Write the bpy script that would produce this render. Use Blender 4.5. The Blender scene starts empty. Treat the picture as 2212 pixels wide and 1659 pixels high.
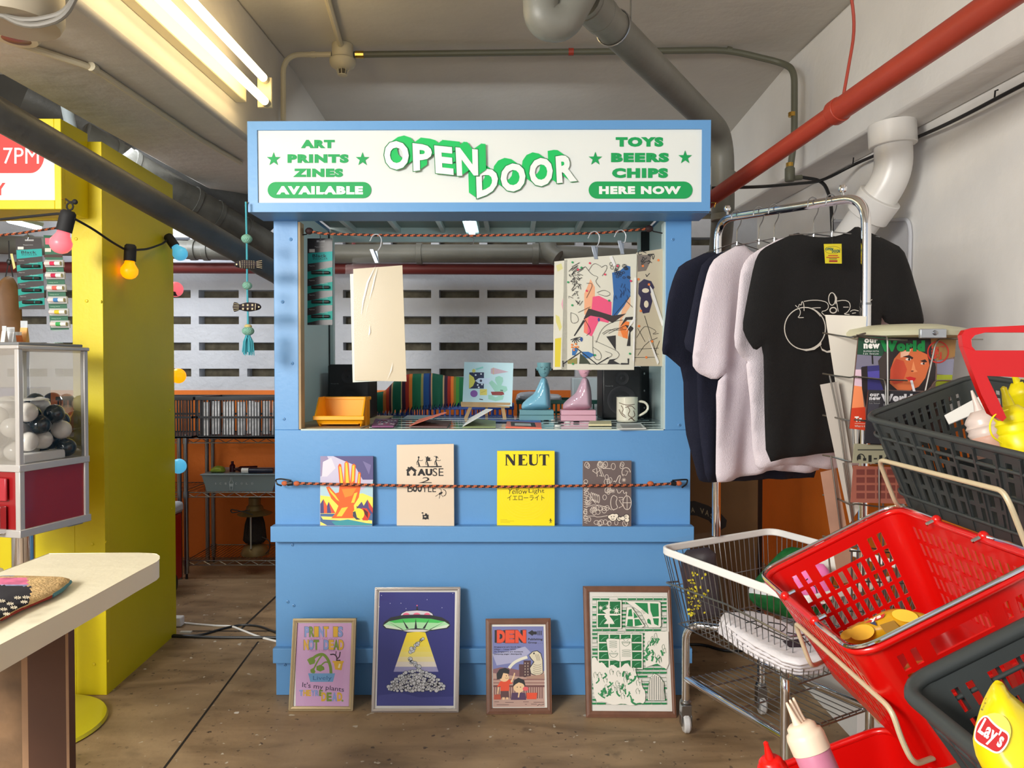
import bpy, bmesh, math, random
from mathutils import Vector, Matrix, Euler
from mathutils.geometry import delaunay_2d_cdt, tessellate_polygon
SC = bpy.context.scene
COL = SC.collection
# ------------------------------------------------------------------ camera
FPX = 1600.0; CX = 1106.0; CY = 829.5
TH = math.atan(29.5 / FPX)
EYE = Vector((0, 0, 1.18))
cd = bpy.data.cameras.new('camera'); cam = bpy.data.objects.new('camera', cd); COL.objects.link(cam)
cd.sensor_width = 36; cd.lens = FPX / 2212 * 36; cd.clip_start = .02
cam.location = EYE; cam.rotation_euler = (math.pi / 2 - TH, 0, 0)
SC.camera = cam
# ------------------------------------------------------------------ light
SC.view_settings.view_transform = 'Standard'; SC.view_settings.look = 'None'
SC.view_settings.gamma = 1; SC.view_settings.exposure = 0.0
w = bpy.data.worlds.new('world'); SC.world = w; w.use_nodes = True
w.node_tree.nodes['Background'].inputs[0].default_value = (.80, .88, 1, 1)
w.node_tree.nodes['Background'].inputs[1].default_value = .75
def area(name, loc, target, sx, sy, power, col):
    l = bpy.data.lights.new(name, 'AREA'); l.shape = 'RECTANGLE'; l.size = sx; l.size_y = sy; l.energy = power; l.color = col
    o = bpy.data.objects.new(name, l); COL.objects.link(o); o.location = loc
    o.rotation_euler = (Vector(target) - Vector(loc)).to_track_quat('-Z', 'Y').to_euler()
    return o
area('daylight_opening', (-2.5, -2.0, 1.9), (.2, 2.6, .8), 2.4, 1.6, 102, (.95, .98, 1))
area('window_light', (-2.0, -.6, 2.0), (1.7, 2.3, 1.5), 1.0, .7, 115, (1, .95, .86))
area('back_wall_fill', (-2.2, 3.9, 2.2), (-1.4, 4.66, 1.1), 1.1, .25, 18, (.92, .95, 1))  # added fill that brightens the back wall; stands for no visible lamp
area('back_wall_fill_middle', (-.2, 3.75, 2.55), (-.2, 4.66, 1.3), 1.2, .2, 5, (.9, .95, 1))  # another added fill, behind the blue kiosk, its source unseen

# ------------------------------------------------------------------ helpers
def S(r, g, b):
    return tuple(((c / 255) / 12.92 if c / 255 <= .04045 else ((c / 255 + .055) / 1.055) ** 2.4) for c in (r, g, b))
MATS = {}
def mat(name, c, rough=.55, metal=0, spec=.5, noise=0, nscale=8, bump=0, bscale=40, trans=0, alpha=1, coat=0, emit=None, es=0):
    if name in MATS: return MATS[name]
    m = bpy.data.materials.new(name); m.use_nodes = True; nt = m.node_tree; b = nt.nodes['Principled BSDF']
    c = S(*c); b.inputs['Base Color'].default_value = (*c, 1); b.inputs['Roughness'].default_value = rough
    b.inputs['Metallic'].default_value = metal; b.inputs['Specular IOR Level'].default_value = spec
    b.inputs['Coat Weight'].default_value = coat; b.inputs['Coat Roughness'].default_value = .08
    if trans: b.inputs['Transmission Weight'].default_value = trans; b.inputs['IOR'].default_value = 1.3
    if alpha < 1: b.inputs['Alpha'].default_value = alpha
    if emit: b.inputs['Emission Color'].default_value = (*emit, 1); b.inputs['Emission Strength'].default_value = es
    if noise or bump:
        tc = nt.nodes.new('ShaderNodeTexCoord')
    if noise:
        n = nt.nodes.new('ShaderNodeTexNoise'); n.inputs['Scale'].default_value = nscale; n.inputs['Detail'].default_value = 5
        r = nt.nodes.new('ShaderNodeValToRGB'); e = r.color_ramp.elements
        e[0].position = .32; e[1].position = .7
        e[0].color = (*[x * (1 - noise) for x in c], 1); e[1].color = (*[min(1, x * (1 + noise * .6)) for x in c], 1)
        nt.links.new(tc.outputs['Object'], n.inputs['Vector']); nt.links.new(n.outputs['Fac'], r.inputs['Fac']); nt.links.new(r.outputs['Color'], b.inputs['Base Color'])
    if bump:
        n2 = nt.nodes.new('ShaderNodeTexNoise'); n2.inputs['Scale'].default_value = bscale; n2.inputs['Detail'].default_value = 6
        bp = nt.nodes.new('ShaderNodeBump'); bp.inputs['Strength'].default_value = bump; bp.inputs['Distance'].default_value = .01
        nt.links.new(tc.outputs['Object'], n2.inputs['Vector']); nt.links.new(n2.outputs['Fac'], bp.inputs['Height']); nt.links.new(bp.outputs['Normal'], b.inputs['Normal'])
    MATS[name] = m
    return m
def sheer(name, f, rough=.03):                   # clear film or pane: see-through with a glossy skin
    m = bpy.data.materials.new(name); m.use_nodes = True; nt = m.node_tree; nt.nodes.clear(); N = nt.nodes.new
    o = N('ShaderNodeOutputMaterial'); mx = N('ShaderNodeMixShader'); t = N('ShaderNodeBsdfTransparent'); g = N('ShaderNodeBsdfGlossy'); lw = N('ShaderNodeFresnel'); lw.inputs['IOR'].default_value = 1.45
    g.inputs['Roughness'].default_value = rough; t.inputs['Color'].default_value = (.97, .98, .98, 1); a = N('ShaderNodeMath'); a.operation = 'MULTIPLY'; a.inputs[1].default_value = f
    nt.links.new(lw.outputs[0], a.inputs[0]); nt.links.new(a.outputs[0], mx.inputs[0]); nt.links.new(t.outputs[0], mx.inputs[1]); nt.links.new(g.outputs[0], mx.inputs[2]); nt.links.new(mx.outputs[0], o.inputs[0]); return m
def C(r, g, b, rough=.6):                       # plain printed / painted colour
    return mat('ink_%d_%d_%d' % (r, g, b), (r, g, b), rough)
def ray(px, py):
    a = (px - CX) / FPX; b = (py - CY) / FPX
    return Vector((a, math.cos(TH) - b * math.sin(TH), -math.sin(TH) - b * math.cos(TH)))
def P(px, py, Y):                                # the point of a sight line at the distance Y
    d = ray(px, py); return EYE + d * (Y / d.y)
def PZ(px, py, z):                               # ... at the height z
    d = ray(px, py); return EYE + d * ((z - EYE.z) / d.z)
def V(*a): return Vector(a)
class Plane:
    def __init__(s, o, n):
        s.o = Vector(o); s.n = Vector(n).normalized()
        if s.n.dot(EYE - s.o) < 0: s.n = -s.n
    def __call__(s, px, py, off=0):
        d = ray(px, py); o = s.o + s.n * off
        return EYE + d * ((o - EYE).dot(s.n) / d.dot(s.n))
def plane3(a, b, c): return Plane(a, (b - a).cross(c - a))
def fillet(pts, r, n=5):
    out = [pts[0]]
    for i in range(1, len(pts) - 1):
        a, b, c = pts[i - 1], pts[i], pts[i + 1]
        u = (a - b); v = (c - b); lu, lv = u.length, v.length
        if lu < 1e-6 or lv < 1e-6: continue
        q = min(r, lu * .48, lv * .48); p0 = b + u / lu * q; p1 = b + v / lv * q
        for k in range(n + 1):
            t = k / n; out.append(p0 * (1 - t) ** 2 + b * 2 * t * (1 - t) + p1 * t * t)
    out.append(pts[-1]); return out
class MB:
    def __init__(s): s.v = []; s.f = []; s.m = []; s.mats = []
    def mi(s, m):
        if m not in s.mats: s.mats.append(m)
        return s.mats.index(m)
    def add(s, vs, fs, m):
        k = len(s.v); s.v += [Vector(x) for x in vs]; i = s.mi(m)
        for f in fs: s.f.append([k + j for j in f]); s.m.append(i)
        return s
    def box(s, x0, x1, y0, y1, z0, z1, m):
        vs = [(x, y, z) for x in (x0, x1) for y in (y0, y1) for z in (z0, z1)]
        return s.add(vs, [(0, 1, 3, 2), (4, 6, 7, 5), (0, 4, 5, 1), (2, 3, 7, 6), (0, 2, 6, 4), (1, 5, 7, 3)], m)
    def hexa(s, a, b, m):                        # two quads joined
        return s.add(list(a) + list(b), [(0, 1, 2, 3), (7, 6, 5, 4), (0, 4, 5, 1), (1, 5, 6, 2), (2, 6, 7, 3), (3, 7, 4, 0)], m)
    def slab(s, q, th, m, n=None):
        q = [Vector(x) for x in q]; n = n or (q[1] - q[0]).cross(q[3] - q[0]).normalized()
        if n.dot(q[0] - EYE) < 0: n = -n
        return s.hexa(q, [x + n * th for x in q], m)
    def prism(s, pts, vec, m):
        pts = [Vector(p) for p in pts]; vec = Vector(vec); n = len(pts)
        tri = tessellate_polygon([pts])
        s.add(pts + [p + vec for p in pts], [t for t in tri] + [tuple(n + j for j in reversed(t)) for t in tri] + [(i, (i + 1) % n, n + (i + 1) % n, n + i) for i in range(n)], m)
        return s
    def poly(s, pts, m):
        pts = [Vector(p) for p in pts]; return s.add(pts, [t for t in tessellate_polygon([pts])], m)
    def tube(s, pts, r, m, seg=8, closed=False, cap=True):
        pts = [Vector(p) for p in pts]; n = len(pts); rr = r if isinstance(r, (list, tuple)) else [r] * n
        T = []
        for i in range(n):
            a = pts[(i - 1) % n] if (closed or i) else pts[0]; b = pts[(i + 1) % n] if (closed or i < n - 1) else pts[-1]
            d = (b - a); T.append(d.normalized() if d.length > 1e-9 else Vector((0, 0, 1)))
        N = T[0].cross(Vector((0, 0, 1)));
        if N.length < .1: N = T[0].cross(Vector((1, 0, 0)))
        N.normalize(); vs = []
        for i in range(n):
            N = N - T[i] * N.dot(T[i]); N = N.normalized() if N.length > 1e-6 else T[i].orthogonal().normalized()
            B = T[i].cross(N)
            for k in range(seg):
                a = 2 * math.pi * k / seg; vs.append(pts[i] + (N * math.cos(a) + B * math.sin(a)) * rr[i])
        fs = []
        for i in range(n if closed else n - 1):
            j = (i + 1) % n
            for k in range(seg): fs.append((i * seg + k, i * seg + (k + 1) % seg, j * seg + (k + 1) % seg, j * seg + k))
        if cap and not closed: fs += [tuple(reversed(range(seg))), tuple((n - 1) * seg + k for k in range(seg))]
        return s.add(vs, fs, m)
    def lathe(s, prof, m, o=(0, 0, 0), ax=(0, 0, 1), seg=24, cap=True):
        ax = Vector(ax).normalized(); q = Vector((0, 0, 1)).rotation_difference(ax); o = Vector(o); vs = []
        for r, z in prof:
            for k in range(seg):
                a = 2 * math.pi * k / seg; vs.append(o + q @ Vector((r * math.cos(a), r * math.sin(a), z)))
        n = len(prof); fs = [(i * seg + k, i * seg + (k + 1) % seg, (i + 1) * seg + (k + 1) % seg, (i + 1) * seg + k) for i in range(n - 1) for k in range(seg)]
        if cap: fs += [tuple(reversed(range(seg))), tuple((n - 1) * seg + k for k in range(seg))]
        return s.add(vs, fs, m)
    def ball(s, c, r, m, seg=16, rings=10, sc=(1, 1, 1)):
        pr = [(max(1e-4, r * math.sin(math.pi * i / rings)), -r * math.cos(math.pi * i / rings)) for i in range(rings + 1)]
        k = len(s.v); s.lathe(pr, m, (0, 0, 0), seg=seg, cap=False)
        for i in range(k, len(s.v)): v = s.v[i]; s.v[i] = Vector((v.x * sc[0], v.y * sc[1], v.z * sc[2])) + Vector(c)
        return s
    def build(s, name, parent=None, bevel=0, smooth=True, loc=None, solid=0, sub=0, angle=35):
        me = bpy.data.meshes.new(name)
        if parent is not None:
            M = Matrix.Identity(4); p = parent
            while p is not None: M = p.matrix_basis @ M; p = p.parent
            Mi = M.inverted(); o = bpy.data.objects.new(name, me); o.parent = parent; vs = [Mi @ v for v in s.v]
        else:
            o = bpy.data.objects.new(name, me)
            if loc is None:
                xs = [v.x for v in s.v]; ys = [v.y for v in s.v]; zs = [v.z for v in s.v]
                loc = Vector(((min(xs) + max(xs)) / 2, (min(ys) + max(ys)) / 2, min(zs)))
            o.location = loc; vs = [v - Vector(loc) for v in s.v]
        me.from_pydata([tuple(v) for v in vs], [], [tuple(f) for f in s.f])
        for m in s.mats: me.materials.append(m)
        me.polygons.foreach_set('material_index', s.m)
        if solid:
            bm = bmesh.new(); bm.from_mesh(me); bmesh.ops.solidify(bm, geom=bm.faces[:], thickness=solid); bm.to_mesh(me); bm.free()
        if smooth:
            me.polygons.foreach_set('use_smooth', [True] * len(me.polygons))
            try: me.set_sharp_from_angle(angle=math.radians(angle))
            except Exception: pass
        me.update(); COL.objects.link(o)
        if sub: d = o.modifiers.new('sub', 'SUBSURF'); d.levels = sub; d.render_levels = sub
        if bevel: d = o.modifiers.new('bevel', 'BEVEL'); d.width = bevel; d.segments = 2; d.limit_method = 'ANGLE'; d.angle_limit = math.radians(50)
        return o
def tag(o, label=None, cat=None, group=None, kind=None):
    if label: o['label'] = label
    if cat: o['category'] = cat
    if group: o['group'] = group
    if kind: o['kind'] = kind
    return o
def thing(name, loc, label, cat, group=None, rot=None):
    o = bpy.data.objects.new(name, None); COL.objects.link(o); o.location = loc; o.empty_display_size = .05
    if rot: o.rotation_euler = rot
    return tag(o, label, cat, group)
def struct(name, mb, **k): return tag(mb.build(name, **k), kind='structure')
def part(o, label): o['label'] = label; return o
FONTC = {}
def glyphs(txt, bold):
    k = (txt, bold)
    if k not in FONTC:
        c = bpy.data.curves.new('t', 'FONT'); c.body = txt; c.offset = bold; c.space_character = 1 + 2.6 * max(0, bold); c.resolution_u = 3; o = bpy.data.objects.new('t', c); COL.objects.link(o)
        me = bpy.data.meshes.new_from_object(o.evaluated_get(bpy.context.evaluated_depsgraph_get()))
        vs = [v.co.copy() for v in me.vertices]; fs = [tuple(p.vertices) for p in me.polygons]
        bpy.data.objects.remove(o); bpy.data.meshes.remove(me); bpy.data.curves.remove(c)
        FONTC[k] = (vs, fs)
    return FONTC[k]
class Art:
    """flat printed surface: shapes drawn on a plane, in thin layers"""
    def __init__(s, pl, mb=None, eps=.00003, start=1): s.pl = pl; s.mb = mb or MB(); s.eps = eps; s.k = start; s.ox = s.oy = 0; s.s = 1
    def view(s, x0, y0, sc): s.ox = x0; s.oy = y0; s.s = sc; return s      # read in a crop's own pixels
    def Q(s, x, y): return s.pl(s.ox + x / s.s, s.oy + y / s.s, s.k * s.eps)
    def up(s): s.k += 1; return s
    def poly(s, pts, c, smooth=0):
        if isinstance(c, tuple): c = C(*c)
        for _ in range(smooth): pts = [q for i in range(len(pts)) for a, b in ((pts[i], pts[(i + 1) % len(pts)]),) for q in ((a[0] * .75 + b[0] * .25, a[1] * .75 + b[1] * .25), (a[0] * .25 + b[0] * .75, a[1] * .25 + b[1] * .75))]
        s.up(); s.mb.poly([s.Q(*p) for p in pts], c); return s
    def rect(s, x0, y0, x1, y1, c): return s.poly([(x0, y0), (x1, y0), (x1, y1), (x0, y1)], c)
    def ell(s, cx, cy, rx, ry, c, n=24, rot=0):
        cr, sr = math.cos(rot), math.sin(rot)
        return s.poly([(cx + rx * math.cos(2 * math.pi * i / n) * cr - ry * math.sin(2 * math.pi * i / n) * sr, cy + rx * math.cos(2 * math.pi * i / n) * sr + ry * math.sin(2 * math.pi * i / n) * cr) for i in range(n)], c)
    def line(s, pts, wd, c, closed=False, up=True, smooth=0):
        if isinstance(c, tuple): c = C(*c)
        if up: s.up()
        for _ in range(smooth):
            q = []; n = len(pts)
            for i in range(n if closed else n - 1):
                a, b = pts[i], pts[(i + 1) % n]; q += [(a[0] * .75 + b[0] * .25, a[1] * .75 + b[1] * .25), (a[0] * .25 + b[0] * .75, a[1] * .25 + b[1] * .75)]
            pts = q if closed else [pts[0]] + q + [pts[-1]]
        n = len(pts); L = []; Rr = []
        for i in range(n):
            a = pts[(i - 1) % n] if (closed or i) else pts[0]; b = pts[(i + 1) % n] if (closed or i < n - 1) else pts[-1]
            dx, dy = b[0] - a[0], b[1] - a[1]; l = math.hypot(dx, dy) or 1; nx, ny = -dy / l * wd / 2, dx / l * wd / 2
            L.append((pts[i][0] + nx, pts[i][1] + ny)); Rr.append((pts[i][0] - nx, pts[i][1] - ny))
        vs = [s.Q(*p) for p in L + Rr]
        s.mb.add(vs, [(i, (i + 1) % n, n + (i + 1) % n, n + i) for i in range(n if closed else n - 1)], c); return s
    def ring(s, cx, cy, rx, ry, wd, c, n=24, up=True): return s.line([(cx + rx * math.cos(2 * math.pi * i / n), cy + ry * math.sin(2 * math.pi * i / n)) for i in range(n)], wd, c, True, up)
    def arc(s, cx, cy, rx, ry, a0, a1, wd, c, n=14, up=True): return s.line([(cx + rx * math.cos(math.radians(a0 + (a1 - a0) * i / n)), cy + ry * math.sin(math.radians(a0 + (a1 - a0) * i / n))) for i in range(n + 1)], wd, c, False, up)
    def star(s, cx, cy, r, c, n=5, q=.4): return s.poly([(cx + (r if i % 2 == 0 else r * q) * math.sin(math.pi * i / n), cy - (r if i % 2 == 0 else r * q) * math.cos(math.pi * i / n)) for i in range(2 * n)], c)
    def text(s, txt, x0, y0, x1, y1, c, bold=0.0, quad=None, up=True):
        if isinstance(c, tuple): c = C(*c)
        vs, fs = glyphs(txt, bold)
        if not vs: return s
        ax = min(v.x for v in vs); bx = max(v.x for v in vs); ay = min(v.y for v in vs); by = max(v.y for v in vs)
        q = quad or [(x0, y0), (x1, y0), (x1, y1), (x0, y1)]
        if up: s.up()
        out = []
        for v in vs:
            u = (v.x - ax) / (bx - ax or 1); t = (by - v.y) / (by - ay or 1)
            out.append(s.Q((q[0][0] * (1 - u) + q[1][0] * u) * (1 - t) + (q[3][0] * (1 - u) + q[2][0] * u) * t, (q[0][1] * (1 - u) + q[1][1] * u) * (1 - t) + (q[3][1] * (1 - u) + q[2][1] * u) * t))
        s.mb.add(out, fs, c); return s
def puff(mb, pl, outline, th, m, step=None, folds=None, mfun=None, power=.5, sat=None):
    """a soft body: outline (sight pixels) on a plane, swelling to th in the middle"""
    O = pl(*outline[0]); n = pl.n; U = Vector((0, 0, 1)).cross(n);
    U = U.normalized() if U.length > .05 else Vector((1, 0, 0)); W = n.cross(U)
    def to2(p): d = p - O; return Vector((d.dot(U), d.dot(W)))
    pts = [to2(pl(*p)) for p in outline]; pts = [q for i in range(len(pts)) for q in (pts[i].lerp(pts[(i + 1) % len(pts)], .2), pts[i].lerp(pts[(i + 1) % len(pts)], .8))]
    # resample outline
    xs = [p.x for p in pts]; ys = [p.y for p in pts]; size = max(max(xs) - min(xs), max(ys) - min(ys)); step = step or size / 26
    res = []
    for i in range(len(pts)):
        a, b = pts[i], pts[(i + 1) % len(pts)]; k = max(1, int((b - a).length / step))
        for j in range(k): res.append(a.lerp(b, j / k))
    nb = len(res)
    def inside(p):
        c = False; j = nb - 1
        for i in range(nb):
            a, b = res[i], res[j]
            if (a.y > p.y) != (b.y > p.y) and p.x < (b.x - a.x) * (p.y - a.y) / (b.y - a.y) + a.x: c = not c
            j = i
        return c
    def dist(p): return min((p - (a + (b - a) * max(0, min(1, (p - a).dot(b - a) / max(1e-12, (b - a).length_squared))))).length for a, b in zip(res, res[1:] + res[:1]))
    inner = []; y = min(ys) + step / 2
    while y < max(ys):
        x = min(xs) + step / 2
        while x < max(xs):
            p = Vector((x, y))
            if inside(p) and dist(p) > step * .45: inner.append(p)
            x += step
        y += step
    vs, _, fs, _, _, _ = delaunay_2d_cdt(res + inner, [], [list(range(nb))], 1, 1e-7)
    D = [dist(p) for p in vs]; R = max(max(D), 1e-6); F = []; B = []
    for p, d in zip(vs, D):
        h = th / 2 * min(1, d / (sat or R * .6)) ** power + .0008
        w3 = O + U * p.x + W * p.y; fo = folds(p.x, p.y) if folds else 0
        F.append(w3 + n * (h + fo)); B.append(w3 - n * (h - fo))
    k = len(vs); ff = []
    s0 = 1 if (F[fs[0][1]] - F[fs[0][0]]).cross(F[fs[0][2]] - F[fs[0][0]]).dot(n) > 0 else -1
    edges = {}
    for f in fs:
        f = list(f) if s0 > 0 else list(reversed(f)); ff.append(f)
        for i in range(len(f)): edges[(f[i], f[(i + 1) % len(f)])] = 1
    rim = [(a, b) for (a, b) in edges if (b, a) not in edges]
    base = len(mb.v)
    mb.add(F + B, ff + [[k + j for j in reversed(f)] for f in ff] + [(b, a, k + a, k + b) for a, b in rim], m)
    if mfun:
        i0 = len(mb.m) - 2 * len(ff) - len(rim)
        for i, f in enumerate(ff):
            c = sum((vs[j] for j in f), Vector((0, 0))) / len(f); mm = mfun(c.x, c.y, O + U * c.x + W * c.y)
            if mm: mb.m[i0 + i] = mb.mi(mm)
    return mb
# ------------------------------------------------------------------ materials
WALLW = mat('wall_paint', (236, 234, 230), .7, noise=.05, nscale=3, bump=.25, bscale=18)
CEIL = mat('ceiling_paint', (205, 200, 190), .8, noise=.06, nscale=2.5, bump=.3, bscale=14)
BLOCK = mat('block_paint', (206, 210, 218), .6, noise=.07, nscale=5, bump=.5, bscale=30)
RAWC = mat('raw_concrete', (120, 112, 94), .9, noise=.45, nscale=14, bump=.6, bscale=40)
ORANGE = mat('orange_wall_paint', (236, 122, 34), .6, noise=.08, nscale=4, bump=.2)
BLUE = mat('blue_kiosk_paint', (98, 154, 208), .42, noise=.03, nscale=4, bump=.06, bscale=60)
YEL = mat('yellow_kiosk_paint', (216, 197, 10), .45, noise=.04, nscale=4, bump=.06, bscale=60)
CHROME = mat('chrome', (225, 225, 228), .08, 1)
STEEL = mat('zinc_wire', (150, 152, 155), .3, 1)
GREYP = mat('grey_pipe', (122, 122, 114), .45, noise=.12, nscale=6, bump=.1)
DARKP = mat('dark_pipe', (74, 74, 72), .5, noise=.3, nscale=6, bump=.2)
REDP = mat('red_pipe', (168, 62, 44), .42, noise=.1, nscale=6, bump=.08)
CREAMP = mat('cream_conduit', (208, 198, 170), .5)
OLIVEP = mat('conduit_grey', (100, 100, 84), .5)
PVC = mat('white_pvc', (232, 230, 226), .3)
BLACK = mat('black_plastic', (24, 24, 26), .45)
DKGREY = mat('dark_grey_plastic', (46, 50, 54), .45)
WHITEP = mat('white_plastic', (236, 234, 230), .35)
GOLD = mat('brass', (205, 165, 80), .25, 1)
def clearm(name, c, a=.18, r=.05): return mat(name, c, r, alpha=a, spec=.8, coat=.6)
FILM = sheer('clear_film', 2, .12)
PANE = sheer('clear_pane', .8)
# floor
FLOOR = mat('floor_vinyl', (104, 84, 62), .55, bump=.15, bscale=25)
nt = FLOOR.node_tree; bs = nt.nodes['Principled BSDF']; tc = nt.nodes.new('ShaderNodeTexCoord')
def noise(sc, de, stops, vec=None, dist=0):
    n = nt.nodes.new('ShaderNodeTexNoise'); n.inputs['Scale'].default_value = sc; n.inputs['Detail'].default_value = de; n.inputs['Distortion'].default_value = dist
    r = nt.nodes.new('ShaderNodeValToRGB'); e = r.color_ramp.elements
    for i, (p, c) in enumerate(stops):
        q = e[i] if i < 2 else e.new(p)
        q.position = p; q.color = (*c, 1)
    nt.links.new(vec or tc.outputs['Object'], n.inputs['Vector']); nt.links.new(n.outputs['Fac'], r.inputs['Fac']); return r
mp = nt.nodes.new('ShaderNodeMapping'); mp.inputs['Scale'].default_value = (1, 3.2, 1); nt.links.new(tc.outputs['Object'], mp.inputs['Vector'])
a1 = noise(3.0, 8, [(.3, S(112, 90, 64)), (.7, S(166, 138, 104))], mp.outputs['Vector'], .6)
def mix(a, b, fac):
    m = nt.nodes.new('ShaderNodeMix'); m.data_type = 'RGBA'
    nt.links.new(fac, m.inputs['Factor']); nt.links.new(a, m.inputs['A'])
    if isinstance(b, tuple): m.inputs['B'].default_value = (*b, 1)
    else: nt.links.new(b, m.inputs['B'])
    return m.outputs['Result']
f1 = noise(9, 4, [(.62, (0, 0, 0)), (.72, (.75, .75, .75))]); f2 = noise(42, 2, [(.66, (0, 0, 0)), (.70, (.9, .9, .9))]); f3 = noise(26, 2, [(.70, (0, 0, 0)), (.72, (1, 1, 1))])
f4 = noise(1.6, 6, [(.45, (0, 0, 0)), (.7, (.6, .6, .6))], None, 1.5)
c = mix(a1.outputs['Color'], S(88, 70, 52), f1.outputs['Color']); c = mix(c, S(70, 54, 42), f2.outputs['Color']); c = mix(c, S(182, 156, 120), f4.outputs['Color']); c = mix(c, S(196, 186, 168), f3.outputs['Color'])
nt.links.new(c, bs.inputs['Base Color'])
SEAM = mat('floor_seam', (30, 24, 18), .8)
# ------------------------------------------------------------------ room
m = MB().box(-4, 2.3, -3, 5.0, -.08, 0, FLOOR)
def seam(a, b, wd=.004):
    a = V(*a, .0006); b = V(*b, .0006); d = (b - a).normalized(); n = V(-d.y, d.x, 0) * wd
    m.add([a + n, a - n, b - n, b + n], [(0, 1, 2, 3)], SEAM)
s1 = PZ(355, 1659, 0); s2 = PZ(558, 1386, 0); s3 = PZ(520, 1360, 0); s4 = PZ(600, 1285, 0)
seam((s1.x, s1.y), (s2.x, s2.y)); seam((s3.x, s3.y), (s4.x, s4.y), .006); seam((-1.5, s3.y - .02), (-.7, s3.y - .02), .006)
seam((s1.x + (s1.x - s2.x), s1.y + (s1.y - s2.y)), (s1.x, s1.y))
struct('floor', m, loc=V(0, 0, 0))
ZC = 2.75
m = MB().box(-4, 2.3, -3, 3.68, ZC, ZC + .1, CEIL)
m.hexa([(-4, 3.68, ZC), (2.3, 3.68, ZC), (2.3, 4.7, 2.64), (-4, 4.7, 2.64)], [(-4, 3.68, ZC + .1), (2.3, 3.68, ZC + .1), (2.3, 4.7, 2.74), (-4, 4.7, 2.74)], CEIL)
struct('ceiling', m, loc=V(0, 0, ZC))
def bar(m, xa, xb, y0, y1, z0, z1, mt):          # a box whose x limits are functions of y
    m.hexa([(xa(y0), y0, z0), (xb(y0), y0, z0), (xb(y0), y0, z1), (xa(y0), y0, z1)], [(xa(y1), y1, z0), (xb(y1), y1, z0), (xb(y1), y1, z1), (xa(y1), y1, z1)], mt)
BXR = lambda y: -1.136 + .034 * (y - 3.68)
m = MB(); bar(m, lambda y: BXR(y) - .565, BXR, -3, 4.7, 2.183, ZC, CEIL)
struct('trim_1', m, bevel=.02)                   # the ceiling beam with the tube lamp
XW = lambda y: 1.835 - .064 * y; XB = lambda y: 1.653 - .066 * y
m = MB(); bar(m, XB, XW, -3, 4.7, 2.157, ZC, WALLW)
struct('trim_2', m, bevel=.012)                  # the beam along the right wall
m = MB(); bar(m, XW, lambda y: XW(y) + .15, -.6, 4.7, 0, ZC, WALLW); bar(m, lambda y: XW(y) - .003, XW, 1.2, 4.66, 0, 1.0, ORANGE)
struct('wall_right', m)
struct('wall_left', MB().box(-4.1, -3.95, -3, 4.7, 0, ZC, WALLW))
# back wall of pierced blocks
YB = 4.66; PX = .302; PZZ = .1646; ZS0 = P(0, 635, YB).z; XS0 = P(424, 0, YB).x; SW = .252; SH = .050
m = MB(); rows = range(-8, 4); zb = 1.055; xl, xr = -3.98, 1.62
holes = []
zz = [zb]
for k in range(3, -8, -1):
    zc = ZS0 - k * PZZ
    if k <= 3: zz.append((zc - SH / 2, zc + SH / 2))
xs = []
k = -8
while XS0 + k * PX < xr - .3:
    if XS0 + k * PX > xl: xs.append((XS0 + k * PX, XS0 + k * PX + SW))
    k += 1
T = .09
last = zb
for (z0, z1) in zz[1:]:
    m.box(xl, xr, YB, YB + T, last, z0, BLOCK)
    px = xl
    for (x0, x1) in xs: m.box(px, x0, YB, YB + T, z0, z1, BLOCK); px = x1
    m.box(px, xr, YB, YB + T, z0, z1, BLOCK); last = z1
m.box(xl, xr, YB, YB + T, last, 2.9, BLOCK)
m.box(xl, xr, YB + T, YB + T + .05, zb, 2.9, RAWC)
m.box(xl, xr, YB - .004, YB + T, 0, zb, ORANGE)
struct('wall_back', m, smooth=False)
# ------------------------------------------------------------------ pipes
def pipe(name, pts, r, m_, label, cat='pipe', fil=.12, seg=20, collars=(), group=None, extra=None):
    pts = fillet([Vector(p) for p in pts], fil, 7); b = MB().tube(pts, r, m_, seg)
    o = tag(b.build(name), label, cat, group)
    for i, (a, c_, rr) in enumerate(collars):
        q = MB().tube([a, c_], rr, m_, seg).build('pipe_collar', o, bevel=.002)
    return o
def L3(a, b, t): return a.lerp(b, t)
a = P(1262, -2, 2.16); b = P(1560, 292, 3.42); dn = P(1566, 470, 3.42); d = (b - a).normalized()
pipe('drain_pipe', [a, b, V(b.x + .01, b.y + .01, dn.z), V(b.x + .1, b.y + .45, dn.z - .25)], .052, GREYP, 'thick grey drain pipe slanting across the ceiling above the sign', fil=.14,
     collars=[(a + d * .10, a + d * .13, .055), (a + d * .02, a + d * .10, .0545), (V(b.x + .01, b.y + .01, b.z - .17), V(b.x + .01, b.y + .01, b.z - .22), .056), (V(b.x + .01, b.y + .01, b.z - .36), V(b.x + .01, b.y + .01, b.z - .39), .056)])
e1 = P(1166, -90, 2.05); e2 = P(1170, 46, 2.05); e3 = P(1206, 44, 2.05); e4 = P(1266, -40, 2.10)
pipe('trap_bend', [e1, e2, P(1215, 52, 2.07), e4, a + V(0, 0, .03)], .050, GREYP, 'short grey pipe bend hanging at the top end of the drain pipe', fil=.05)
b_ = MB(); q0 = a + d * .21; ring = []
up_ = d.cross(V(1, 0, 0)).normalized(); sd = d.cross(up_)
tag(b_.tube([q0 + up_ * .056 * math.cos(t * math.pi / 12) + sd * .056 * math.sin(t * math.pi / 12) for t in range(24)], .003, STEEL, 6, True).tube([q0 + V(.055, 0, 0), V(q0.x + .055, q0.y, ZC)], .003, STEEL, 6).build('pipe_hanger'), 'thin metal ring hanger holding the upper end of the grey drain pipe', 'pipe hanger')
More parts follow.
